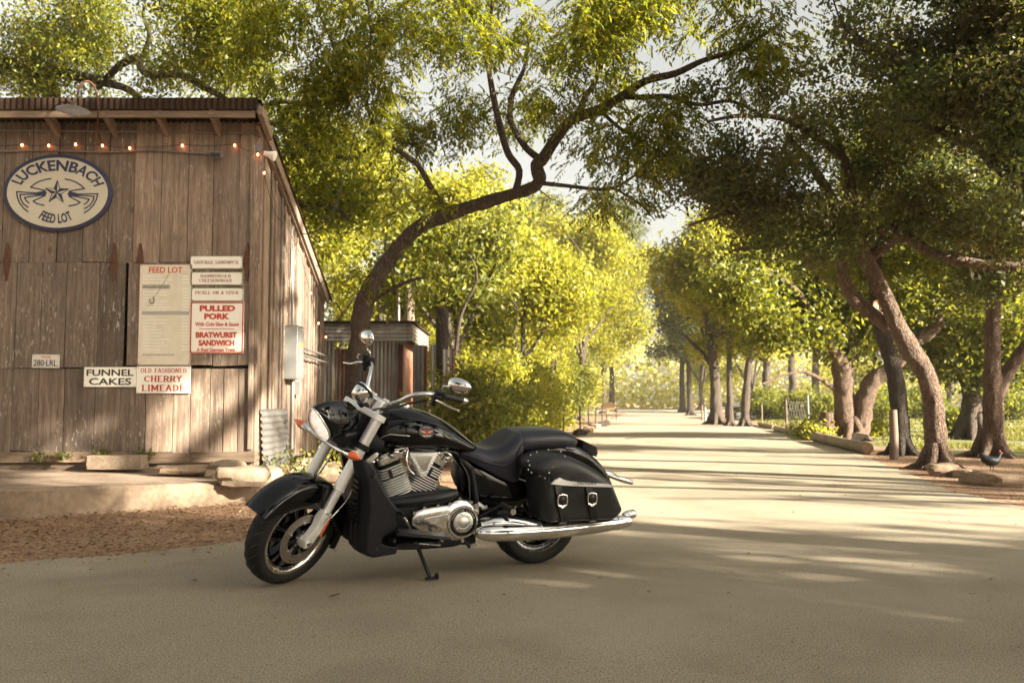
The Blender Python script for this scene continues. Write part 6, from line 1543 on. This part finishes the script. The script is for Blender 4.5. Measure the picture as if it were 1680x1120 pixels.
def generic(name, base, h, cr, label, leafm, bark, n=160, per=60, size=.16, spread=.34, r0=.18, group=None, low=.28, lean=(0, 0), forks=4, thr=-.15, cat="tree", aspect=.5, twig=.02):
    rr = random.Random(int(base[0] * 131 + base[1] * 17)); bx, by = base[0], base[1]
    t = Tree(name, (bx, by, 0), label, bark, group, cat)
    top = (bx + lean[0], by + lean[1]); fz = h * low
    t.limb([(bx, by, -.1), (bx + lean[0] * .1 + rr.uniform(-.1, .1), by, fz * .5), (bx + lean[0] * .3, by + lean[1] * .3, fz), (bx + lean[0] * .6 + rr.uniform(-.3, .3), by + lean[1] * .6, h * .55), (top[0], top[1], h * .85)], [r0 * 1.1, r0 * .95, r0 * .85, r0 * .5, r0 * .12], 10, 4, .06, .3)
    for k in range(forks):
        a = 2 * math.pi * k / forks + rr.uniform(-.4, .4); L = cr * rr.uniform(.6, .95); z0 = fz * rr.uniform(.85, 1.25); z1 = h * rr.uniform(.5, .85)
        x0, y0 = bx + lean[0] * .3, by + lean[1] * .3
        t.limb([(x0, y0, z0), (x0 + math.cos(a) * L * .4, y0 + math.sin(a) * L * .4, z0 + (z1 - z0) * .45), (x0 + math.cos(a + .25) * L * .75, y0 + math.sin(a + .25) * L * .75, z0 + (z1 - z0) * .8), (x0 + math.cos(a) * L, y0 + math.sin(a) * L, z1)], [r0 * .5, r0 * .4, r0 * .25, r0 * .1], 7, 3)
    bl = []
    for k in range(14):
        a = rr.uniform(0, 6.28); q = cr * rr.uniform(.15, .85); z = h * rr.uniform(low + .08, .9)
        s_ = rr.uniform(.22, .42) * cr; bl.append(((bx + lean[0] * .6 + math.cos(a) * q, by + lean[1] * .6 + math.sin(a) * q, z), (s_, s_, s_ * .75)))
    bl.append(((top[0], top[1], h * .82), (cr * .5, cr * .5, h * .18)))
    t.crown(bl, n, twig, thr, .45, shell=.2)
    return t.done(leafm, n_per=per, spread=spread, size=size, droop=.4, aspect=aspect)
def at(px, Y): return (P(px, 657, Y).x, Y)
# --- the sunny thicket left of the road
GL = "sunny trees in the thicket left of the road"
for px, Y, h, cr, m, lab, low, lean in (
    (505, 23, 8.6, 2.6, 'leaf_y', "bright yellow-green tree just right of the shack's roof edge", .26, (0, 0)),
    (620, 26, 8.0, 2.4, 'leaf_y', "yellow-green tree seen behind the metal shed and pecan trunk", .28, (.3, 0)),
    (742, 21, 6.4, 1.8, 'leaf_m', "slender green tree behind the dark pole, under the pecan's bend", .32, (.2, 0)),
    (775, 30, 9.0, 2.9, 'leaf_y', "tall sunlit tree behind the pecan's curved trunk", .28, (0, 0)),
    (850, 27, 6.6, 2.1, 'leaf_y', "bright tree with forked pale branches left of the road", .32, (.5, 0)),
    (900, 36, 7.8, 2.4, 'leaf_y', "sunlit tree above the nearest stone-footed posts", .30, (.5, 0)),
    (945, 52, 13.0, 3.8, 'leaf_y', "yellow tree arching over the far left road edge", .28, (1.4, 0)),
    (690, 40, 11, 4.0, 'leaf_m', "tall tree far behind the metal strips", .2, (0, 0)),
    (870, 62, 16.0, 5.2, 'leaf_m', "tall mid-green tree far behind the left thicket", .2, (0, 0)),
    (990, 80, 17.0, 5.2, 'leaf_y', "soft green tree where the left side of the road ends", .2, (0, 0)),
    (560, 36, 11, 3.6, 'leaf_y', "tall tree far behind the shed roof", .2, (0, 0))):
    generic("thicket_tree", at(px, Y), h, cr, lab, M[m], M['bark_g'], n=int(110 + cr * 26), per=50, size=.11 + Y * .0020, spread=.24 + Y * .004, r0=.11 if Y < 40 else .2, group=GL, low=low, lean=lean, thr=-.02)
def shrub(px, Y, h, cr, m, lab, n=60, per=60, size=.10, name="shrub", group="shrubs along the left road edge", spread=.2):
    bx, by = at(px, Y); t = Tree(name, (bx, by, 0), lab, M['bark_g'], group, "shrub"); rr = random.Random(px)
    for k in range(5):
        a = 6.28 * k / 5 + rr.uniform(-.5, .5); t.limb([(bx, by, -.05), (bx + math.cos(a) * cr * .25, by + math.sin(a) * cr * .25, h * .45), (bx + math.cos(a) * cr * .6, by + math.sin(a) * cr * .6, h * .85)], [.03, .02, .008], 5, 3)
    bl = [((bx + rr.uniform(-.5, .5) * cr, by + rr.uniform(-.5, .5) * cr, h * rr.uniform(.25, .8)), (cr * rr.uniform(.22, .45), cr * rr.uniform(.22, .45), h * rr.uniform(.14, .3))) for _ in range(9)]
    t.crown(bl, n, .007, -.04, 1.6, shell=.1); t.done(M[m], n_per=per, spread=spread, size=size, droop=.3)
for px, Y, h, cr, m, lab in (
    (775, 15.6, 1.8, .9, 'leaf_m', "green shrub right behind the motorcycle's left mirror"), (835, 17.5, 1.5, 1.0, 'leaf_m', "green shrub above the motorcycle seat"),
    (800, 19.5, 2.6, 1.3, 'leaf_y', "tall shrub behind the green ones over the seat"), (855, 22, 2.0, 1.1, 'leaf_y', "yellowish shrub above the back of the motorcycle seat"),
    (872, 27, 2.2, 1.2, 'leaf_m', "shrub behind the first steel posts"), (892, 33, 2.2, 1.2, 'leaf_y', "bright shrub behind the stone-footed posts"),
    (918, 42, 2.6, 1.4, 'leaf_m', "shrub behind the farther stone-footed posts"), (946, 54, 3.0, 1.7, 'leaf_y', "rounded shrub beside the tan sign"), (760, 24, 3.2, 1.7, 'leaf_y', "large pale shrub deep in the thicket behind the mirror"), (845, 31, 3.2, 1.9, 'leaf_m', "large shrub deep in the thicket above the seat"),
    (715, 27, 4.0, 2.0, 'leaf_m', "tall bush filling the gap behind the rusted metal strips"), (805, 34, 4.6, 2.4, 'leaf_y', "tall sunlit bush between the thicket trunks, left one"), (880, 40, 4.6, 2.4, 'leaf_y', "tall sunlit bush between the thicket trunks, right one"), (925, 58, 5.0, 2.8, 'leaf_m', "tall bush behind the yellow arching tree")):
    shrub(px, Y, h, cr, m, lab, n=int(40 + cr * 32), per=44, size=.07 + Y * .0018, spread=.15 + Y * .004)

# --- right side: the near dark oak with the leaning trunk
OY = 15.0
g = G(1537, 769)
t = Tree("leaning_oak", g, "nearest dark oak on the right with a bent leaning trunk and pruning scar", M['bark_o'])
t.limb([g + Vector((.02, 0, -.1))] + PX([(1537, 762), (1534, 700), (1527, 640), (1512, 600), (1492, 572), (1471, 531), (1455, 494), (1437, 456), (1418, 420), (1410, 385), (1400, 330), (1385, 260), (1360, 190)], OY, 13.8), [.19, .18, .165, .157, .153, .148, .13, .12, .116, .116, .107, .09, .06, .035], 14, 5, .05, .25)
t.limb(PX([(1460, 538), (1447, 527), (1414, 501), (1391, 475), (1382, 437), (1377, 400), (1365, 330), (1330, 270), (1290, 220)], OY - .1, 13.6), [.12, .12, .11, .10, .095, .09, .08, .06, .03], 10)
t.limb(PX([(1420, 425), (1450, 405), (1481, 386), (1533, 416), (1609, 434), (1690, 438), (1760, 430)], 14.4, 13), [.10, .09, .085, .085, .08, .075, .06], 9)
t.limb(PX([(1430, 440), (1413, 400), (1440, 380), (1490, 364), (1511, 300), (1554, 257), (1600, 190), (1640, 120)], 14.4, 13.2), [.1, .09, .085, .08, .07, .06, .05, .03], 8)
t.limb(PX([(1400, 330), (1340, 320), (1260, 330), (1190, 350), (1130, 370)], 14, 13.0), lin(.07, .02, 5), 7)
t.limb(PX([(1380, 420), (1320, 400), (1260, 405), (1200, 410)], 14, 13.4), lin(.05, .015, 4), 7)
t.limb(PX([(1385, 260), (1300, 200), (1220, 190), (1160, 200)], 13.8, 12.8), lin(.06, .02, 4), 7)
oak = [B(1170, 350, 13.4, .9, 1.2, .7), B(1130, 390, 13.4, .5, .9, .4), B(1250, 300, 13.4, 1.0, 1.3, .9), B(1250, 390, 13.6, .9, 1.2, .5), B(1340, 350, 13.6, .9, 1.2, .7), B(1200, 250, 13, .8, 1.2, .6), B(1300, 200, 13.2, 1.0, 1.3, .9), B(1180, 190, 13, .6, .9, .6),
       B(1400, 230, 13.4, 1.1, 1.3, .9), B(1380, 110, 13, 1.1, 1.3, .8), B(1480, 300, 13.4, 1.0, 1.2, .8), B(1560, 350, 13.4, 1.0, 1.2, .6), B(1540, 200, 13, 1.2, 1.3, .9), B(1640, 270, 13, 1.2, 1.3, .9), B(1640, 380, 13, .9, 1.1, .5), B(1300, 420, 13.8, .6, .9, .3), B(1130, 300, 13.2, .45, .7, .4)]
t.crown(oak, 640, .012, .02, .9, shell=.05)
t.done(M['leaf_o'], n_per=40, spread=.18, size=.08, droop=.2, aspect=.5)
sc = MB(); c_ = P(1450, 499, OY - .55); sc.lathe([(.06, -.02), (.075, .0), (.085, -.03)], (0, 0, 0), 16, axis='y'); sc.lathe([(0, .0), (.055, -.005)], (0, 0, 0), 16, axis='y')
sc.xf(lambda p: Vector((p.x, p.y, p.z * 1.15)) + Vector((c_.x, P(1450, 499, 14.55).y + .17, c_.z)) - g); o = sc.build("pruning_scar", M['cutwood'], t.root)

g = G(1480, 746)
t = Tree("thin_tree", g, "thin straight dark trunk standing beside the square wooden post", M['bark_d'])
t.limb([g + Vector((0, 0, -.1))] + PX([(1480, 740), (1474, 662), (1466, 606), (1455, 569), (1440, 524), (1436, 450), (1450, 380), (1470, 300)], g.y, g.y - .5), [.20, .19, .165, .155, .145, .13, .10, .07, .03], 10, 4, .05, .2)
t.crown([B(1470, 330, g.y, 1.4, 1.2, 1.0), B(1420, 420, g.y, 1.1, 1.0, .6), B(1530, 400, g.y - .5, 1.1, 1, .6), B(1560, 300, g.y, 1.3, 1.2, .9)], 150, .014, -.1, .7)
t.done(M['leaf_m'], n_per=46, spread=.24, size=.11)

g = G(1396, 722)
t = Tree("twin_trunk_oak", g, "big old oak with two thick trunks parting at the ground", M['bark_o'])
Yt = g.y
t.limb([G(1386, 714) + Vector((0, 0, -.1))] + PX([(1386, 705), (1384, 644), (1380, 600), (1368, 575), (1350, 540), (1300, 470), (1255, 440)], Yt + .3, Yt - 1.5), [.31, .29, .265, .255, .15, .11, .085, .04], 12, 5, .06, .2)
t.limb(PX([(1380, 605), (1399, 565), (1395, 545), (1352, 470), (1310, 400)], Yt, Yt - 1), [.22, .2, .15, .12, .06], 9)
t.limb([G(1409, 723) + Vector((0, 0, -.1))] + PX([(1409, 715), (1417, 662), (1433, 625), (1460, 606), (1500, 561), (1537, 535), (1538, 505), (1571, 475), (1600, 440), (1640, 380)], Yt, Yt - 1), [.28, .265, .25, .24, .21, .18, .16, .16, .13, .10, .05], 12, 5, .06, .2)
t.limb(PX([(1383, 650), (1320, 610), (1250, 630)], Yt, Yt - 1), [.06, .05, .02], 6)
t.crown([B(1300, 440, Yt - 1, 2.0, 1.8, 1.2), B(1240, 470, Yt - 1, 1.3, 1.4, .8), B(1360, 500, Yt, 1.6, 1.4, .8), B(1310, 540, Yt - .5, 1.2, 1.2, .5), B(1450, 480, Yt, 1.8, 1.6, 1.0), B(1560, 440, Yt - 1, 2.0, 1.6, 1.2), B(1640, 500, Yt - .5, 1.4, 1.4, .8), B(1400, 560, Yt + .3, 1.0, 1, .5), B(1590, 560, Yt, 1.0, 1.0, .5), B(1430, 380, Yt, 2.2, 2, 1.2), B(1250, 560, Yt, .9, .9, .4)], 460, .02, -.18, .5, shell=.1)
t.done(M['leaf_m'], n_per=56, spread=.34, size=.16)

g = G(1627, 749)
t = Tree("right_oak", g, "dark oak at the right edge forking low beside the hen", M['bark_o'])
t.limb([g + Vector((0, 0, -.1))] + PX([(1627, 742), (1631, 685), (1628, 625), (1629, 561), (1631, 475), (1636, 400), (1620, 320)], g.y, g.y - .6), [.235, .215, .19, .165, .15, .13, .105, .05], 12, 5, .05, .3)
t.limb(PX([(1632, 660), (1645, 625), (1661, 599), (1690, 560), (1720, 500)], g.y, g.y - .4), [.14, .14, .13, .12, .09], 10)
t.limb(PX([(1631, 480), (1600, 420), (1560, 380)], g.y - .3, g.y - 1), [.08, .06, .03], 8)
t.crown([B(1640, 330, g.y - .6, 1.6, 1.5, 1.1), B(1580, 400, g.y - .8, 1.3, 1.3, .7), B(1690, 420, g.y - .6, 1.4, 1.3, .8), B(1540, 320, g.y - 1, 1.2, 1.2, .8), B(1620, 200, g.y - 1, 1.6, 1.5, 1.1), B(1500, 230, g.y - 1, 1.4, 1.4, 1), B(1600, 470, g.y - .6, .7, .8, .35)], 330, .014, -.08, .7)
t.done(M['leaf_o'], n_per=46, spread=.24, size=.11)

# the tall dark evergreen crown that fills the top right corner grows from a trunk just outside the picture
g = Vector((9.6, 10.6, 0))
t = Tree("dark_oak", g, "darkest leaf mass filling the top right corner above the road", M['bark_d'])
t.limb([g + Vector((0, 0, -.1)), g + Vector((0, 0, 1.5)), g + Vector((-.2, .1, 3.0)), g + Vector((-.8, .3, 4.6)), g + Vector((-1.6, .4, 6.2)), g + Vector((-2.4, .6, 7.4))], [.32, .27, .24, .19, .12, .05], 12, 5, .05, .3)
t.limb([g + Vector((-.2, .1, 3.0)), *PX([(1660, 180), (1560, 130), (1450, 90), (1380, 40)], 11, 11.6)], [.14, .11, .09, .06, .03], 8)
t.limb([g + Vector((-.2, .1, 2.6)), *PX([(1690, 300), (1600, 240), (1500, 200)], 10.8, 11.4)], [.12, .09, .06, .03], 8)
t.crown([B(1640, 60, 11, 1.0, 1.0, .8), B(1540, 60, 11.2, .9, 1.0, .8), B(1640, 180, 10.8, .9, 1.0, .7), B(1560, 170, 11.2, .8, .9, .5), B(1460, 40, 11.6, .8, 1, .6), B(1680, 300, 10.8, .7, .8, .6), B(1620, -60, 11, 1.3, 1.3, .9), B(1740, 100, 10.6, 1.4, 1.4, 1.2), B(1480, -60, 11.6, 1.1, 1.2, .7)], 700, .010, -.12, .9, shell=.05)
t.done(M['leaf_o'], n_per=44, spread=.16, size=.075, aspect=.5)

g = G(1595, 720)
t = Tree("lawn_tree", g, "smaller pale trunk forking on the lawn behind the right oak", M['bark_g'])
t.limb([g + Vector((0, 0, -.1))] + PX([(1595, 712), (1594, 662), (1590, 640), (1575, 610), (1555, 580), (1540, 540)], g.y), [.36, .33, .28, .2, .13, .09, .04], 10, 4, .06, .2)
t.limb(PX([(1594, 655), (1608, 620), (1622, 590), (1640, 550)], g.y), [.18, .14, .1, .05], 8)
t.crown([B(1560, 560, g.y, 1.6, 1.5, .8), B(1620, 540, g.y, 1.7, 1.6, .9), B(1590, 600, g.y, 1.2, 1.2, .5), B(1660, 600, g.y, 1.2, 1.2, .5)], 220, .02, -.2, .5)
t.done(M['leaf_m'], n_per=50, spread=.34, size=.17)
GR = "distant trees along the right side of the road"
for px, yb, h, cr, m, lab, r0, lean, low in (
    (1198, 698, 8.5, 2.8, 'leaf_y', "slim distant tree with a straight grey trunk left of the wire fence", .13, (0, 0), .42),
    (1175, 696, 7.5, 2.6, 'leaf_y', "ivy-covered thick trunk tree far up the right road edge", .25, (-.3, 0), .35),
    (1222, 699, 7.5, 2.6, 'leaf_y', "distant tree leaning right beside the slim straight one", .17, (.9, 0), .35),
    (1258, 684, 9, 3.6, 'leaf_m', "distant spreading tree with a forked trunk on the lawn", .3, (.4, 0), .3),
    (1133, 681, 8.5, 3.4, 'leaf_c', "dark round-crowned tree at the far right bend of the road", .19, (-.4, 0), .42),
    (1300, 682, 10, 3.8, 'leaf_y', "far sunlit tree behind the stump", .3, (0, 0), .3),
    (1340, 676, 12, 4.6, 'leaf_m', "far tall tree behind the twin-trunk oak", .35, (0, 0), .3),
    (1470, 678, 10, 4.2, 'leaf_y', "far sunlit tree behind the thin dark trunk", .3, (0, 0), .3),
    (1560, 677, 11, 4.4, 'leaf_m', "far green tree above the pale outbuilding", .3, (0, 0), .3),
    (1650, 680, 11, 4.2, 'leaf_m', "far green tree at the right picture edge", .3, (0, 0), .3),
    (1120, 676, 9, 3.4, 'leaf_c', "farthest grey-green tree left of the dark round-crowned one", .25, (0, 0), .35),
    (1150, 673.5, 11, 4.2, 'leaf_y', "sunlit tree closing the gap right of the road's far end", .25, (0, 0), .15),
    (1235, 674, 12, 4.6, 'leaf_y', "yellow-green background tree beyond the slim trunks", .25, (0, 0), .12),
    (1400, 674, 12, 4.6, 'leaf_y', "yellow-green background tree seen past the twin-trunk oak", .25, (0, 0), .12),
    (1520, 673.5, 12, 4.8, 'leaf_m', "background tree behind the pale outbuilding, left part", .25, (0, 0), .12),
    (1615, 673.5, 12, 4.8, 'leaf_y', "background tree behind the pale outbuilding, right part", .25, (0, 0), .12)):
    g = G(px, yb); generic("roadside_tree", (g.x, g.y), h * (1.15 if g.y < 60 else 1.45), cr, lab, M[m], M['bark_g'] if m != 'leaf_c' else M['bark_d'], n=int(130 + cr * 25), per=56, size=.17 + g.y * .0016, spread=.34 + g.y * .003, r0=r0, group=GR, low=low, lean=lean)
generic("cedar_tree", at(1003, 88), 21.5, 5.6, "tall grey-green cedar closing the view above the road", M['leaf_c'], M['bark_g'], n=300, per=70, size=.22, spread=.45, r0=.25, low=.25)
shrub(1420, 27.5, .55, .6, 'leaf_y', "low yellow weeds between the stump and the twin trunks", n=40, per=30, size=.12, group="low plants on the right verge", spread=.2)
shrub(1335, 25.6, .45, .6, 'leaf_y', "low yellow weeds behind the thick log", n=40, per=30, size=.12, group="low plants on the right verge", spread=.2)
for px_, Y_, h_, cr_, lab_ in ((1262, 54, 1.7, 1.8, "hedge bush behind the wire fence panel"), (1330, 50, 1.5, 1.6, "hedge bush left of the tree stump, far across the lawn"), (1440, 50, 1.6, 2.0, "hedge bush in front of the outbuilding, seen between the oaks"), (1500, 54, 1.9, 1.8, "taller hedge bush in front of the outbuilding by the thin trunk"), (1655, 50, 1.6, 2.2, "hedge bush in front of the outbuilding at the right edge")):
    shrub(px_, Y_, h_, cr_, 'leaf_m', lab_, n=90, per=46, size=.2, group="low plants on the right verge", spread=.34)
shrub(1568, 32, .9, .8, 'leaf_m', "small round bush on the lawn left of the pale forking trunk", n=50, per=40, size=.15, group="low plants on the right verge", spread=.25)
# --- trees that stand right of and behind the camera and throw the shade; last two added to dim the foreground
GS = "shade trees beside the road nearer the camera"
for x, y, h, cr, lab, low, n_, th in ((12.5, 1.7, 14.5, 4.4, "tall shade tree right of the camera, first along the verge", .58, 300, -.15), (15.0, -3.5, 11, 4.4, "tall shade tree behind the camera's right shoulder", .28, 190, -.1), (20, 3.0, 12, 4.2, "taller shade tree set back from the road on the right", .42, 16, .05), (9.5, -5.5, 10.5, 4.2, "shade tree closest behind the camera on the right", .26, 240, -.2), (22, -7, 13, 5.0, "largest shade tree far behind on the right", .2, 260, -.2), (25, 9, 12, 4.4, "shade tree beyond the right edge of the lawn", .38, 45, .1), (13, -10, 11, 4.5, "shade tree farthest behind the camera", .22, 240, -.2), (30, 0, 13, 5, "shade tree set farthest back on the right", .34, 45, .1), (-8, -4.5, 11, 4.6, "unseen tree added behind the camera on the left to dim the foreground", .3, 220, -.2), (3.5, -9.5, 12, 5.0, "unseen tree added straight behind the camera to dim the foreground", .3, 240, -.2)):
    generic("shade_tree", (x, y), h, cr, lab, M['leaf_s'], M['bark_o'], n=n_, per=42, size=.24, spread=.40, r0=.28, group=GS, low=low, thr=th)

# --- far wood closing the view, lawn grass and litter
rng = np.random.default_rng(5); C = []
for _ in range(4200):
    a = rng.uniform(-1.05, 1.05); d = rng.uniform(118, 134); hgt = 9 + 4 * noise.noise(Vector((a * 9, 1, 2))) + 2.5 * noise.noise(Vector((a * 37, 1, 2)))
    C.append((math.sin(a) * d, math.cos(a) * d, rng.uniform(0, 1) ** 1.2 * max(4, hgt)))
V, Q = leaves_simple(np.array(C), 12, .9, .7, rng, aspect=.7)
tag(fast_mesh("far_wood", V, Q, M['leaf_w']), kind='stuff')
def on_lawn(x, y): return y > 17.5 and x > 9.3 + max(0, (y - 26)) * .16
n = 0; pts = []
while n < 60000:
    y = 17.5 + 50 * rng.uniform() ** 1.8; x = rng.uniform(8, 12 + y * .62)
    if not on_lawn(x, y): continue
    if noise.noise(Vector((x * .35, y * .35, 4))) < -.12: continue
    pts.append((x, y)); n += 1
pts = np.array(pts); N = len(pts); hgt = rng.uniform(.02, .07, N) + .0012 * pts[:, 1]; a = rng.uniform(0, 6.28, N); wd = .003 + .0007 * pts[:, 1]
dx, dy = np.cos(a) * wd, np.sin(a) * wd; lx, ly = rng.normal(0, .04, N), rng.normal(0, .04, N); z0 = np.full(N, -.01)
V = np.stack([np.stack([pts[:, 0] - dx, pts[:, 1] - dy, z0], 1), np.stack([pts[:, 0] + dx, pts[:, 1] + dy, z0], 1), np.stack([pts[:, 0] + lx + dx * .2, pts[:, 1] + ly + dy * .2, hgt], 1), np.stack([pts[:, 0] + lx - dx * .2, pts[:, 1] + ly - dy * .2, hgt], 1)], 1).reshape(-1, 3)
tag(fast_mesh("lawn_grass", V, np.arange(N * 4).reshape(-1, 4), M['grass']), kind='stuff')
# dead leaves: thick on the verges, thin on the asphalt
pts = []
def inside_road(x, y):
    xl = np.interp(y, [5.8, 6.5, 7.2, 8.3, 9.6, 12.5, 17, 28.8, 50], [-4.6, -3.1, -2.15, -1.4, -.9, -.35, .35, 2.2, 5.4]); xr = np.interp(y, [8.5, 11.5, 14.5, 19.3, 28.8, 50], [5.2, 5.5, 6.2, 7.3, 9.1, 12.4])
    return xl < x < xr
while len(pts) < 21000:
    y = 5 + 34 * rng.uniform() ** 1.7; x = rng.uniform(-7, 16)
    if len(pts) < 5500: x, y = rng.uniform(-6.5, -1), rng.uniform(5.6, 10)
    if x < -2.9 and y > 9.9 or (x < -2.8 and y > 8.45 + (x + 4.85) * .8 - .05): continue
    if on_lawn(x, y) and rng.uniform() > .12: continue
    if inside_road(x, y):
        xl = min(abs(x - np.interp(y, [5.8, 6.5, 7.2, 8.3, 9.6, 12.5, 17, 28.8, 50], [-4.6, -3.1, -2.15, -1.4, -.9, -.35, .35, 2.2, 5.4])), abs(x - np.interp(y, [8.5, 11.5, 14.5, 19.3, 28.8, 50], [5.2, 5.5, 6.2, 7.3, 9.1, 12.4])))
        if rng.uniform() > .5 * math.exp(-xl / .35) + .014: continue
    pts.append((x, y))
pts = np.array(pts); C = np.concatenate([pts, rng.uniform(.004, .022, (len(pts), 1))], 1); N = len(C)
d = rng.normal(0, 1, (N, 3)); d[:, 2] *= .12; d /= np.linalg.norm(d, axis=1)[:, None]; s_ = np.cross(d, np.array([0, 0, 1.0]) + rng.normal(0, .25, (N, 3))); s_ /= np.linalg.norm(s_, axis=1)[:, None]
L_ = rng.uniform(.007, .026, N)[:, None]; up_ = np.array([0, 0, 1.0]) * L_ * .25
V = np.stack([C - d * L_, C + s_ * L_ * .45 + up_, C + d * L_, C - s_ * L_ * .45 + up_], 1).reshape(-1, 3); V[:, 2] = np.maximum(V[:, 2], .002)
tag(fast_mesh("leaf_litter", V, np.arange(N * 4).reshape(-1, 4), M['deadleaf']), kind='stuff')
# weeds at the foot of the wall
for i, (px, py) in enumerate(((65, 752), (104, 752), (170, 747), (235, 748), (545, 752), (470, 765))):
    z = .3 if px < 400 else .25; g = P(px, py, YW - .12) if px < 400 else P(px, py + 10, 11.6)
    C = np.array([(rng.normal(0, .10), rng.normal(0, .05), abs(rng.normal(.05, .06))) for _ in range(16)])
    C = C * (.55 if i < 4 else 1); V, Q = leaves_simple(C, 5 if i < 4 else 12, .03 if i < 4 else .05, .042, rng, droop=-.2); V = V.reshape(-1, 4, 3); V = V.reshape(-1, 3)
    if px > 400: V *= 1.5
    o = fast_mesh("weed_tuft", V, Q, M['ivy'] if px != 545 else M['leaf_y']); o.location = g
    tag(o, ("small weed at the shack sill below the plate", "wider weed tuft at the shack sill left of the stone block", "thin weed tuft above the stone block's left end", "weed tuft at the sill right of the stone block", "yellow-leaved weed behind the right fork leg", "weed between the stones below the meter box")[i], "weed", "weeds along the foot of the shack")


# loose grit along the road's edges and thinly over it
pts = []
while len(pts) < 7000:
    y = 3.2 + 22 * rng.uniform() ** 2.2; x = rng.uniform(-6, 8); xl = np.interp(y, [3, 5.8, 6.5, 7.2, 8.3, 9.6, 12.5, 17, 28.8], [-9, -4.6, -3.1, -2.15, -1.4, -.9, -.35, .35, 2.2]); xr = np.interp(y, [3, 8.5, 11.5, 14.5, 19.3, 28.8], [9, 5.2, 5.5, 6.2, 7.3, 9.1])
    if not xl - .3 < x < xr + .3: continue
    if rng.uniform() > .9 * math.exp(-min(abs(x - xl), abs(x - xr)) / .3) + .10: continue
    pts.append((x, y))
pts = np.array(pts); N = len(pts); sz = rng.uniform(.002, .0065, N)[:, None]; C = np.concatenate([pts, rng.uniform(.001, .002, (N, 1))], 1)
oc = np.array([(1, 0, 0), (0, 1, 0), (-1, 0, 0), (0, -1, 0), (0, 0, .8)]); V = (C[:, None, :] + oc[None] * sz[:, None, :] * rng.uniform(.6, 1.4, (N, 5, 1))).reshape(-1, 3)
F = (np.arange(N)[:, None, None] * 5 + np.array([(0, 1, 4), (1, 2, 4), (2, 3, 4), (3, 0, 4)])[None]).reshape(-1, 3)
tag(fast_mesh("road_grit", V, F, M['fieldstone']), kind='stuff')
# ------------------------------------------------------------------ haze: the sunlit air under the trees
hz = MB(); hz.box((0, 0, 11), (860, 860, 24.0)); t = NT("sunlit_haze"); t.t.nodes.remove(t.b); pv = t.n("VolumePrincipled"); pv.inputs["Density"].default_value = .0004; pv.inputs["Color"].default_value = (1, .94, .80, 1); pv.inputs["Anisotropy"].default_value = -.3
t.l(pv.outputs[0], t.out.inputs["Volume"]); tag(hz.build("haze", t.mat, None, 0), kind='stuff')
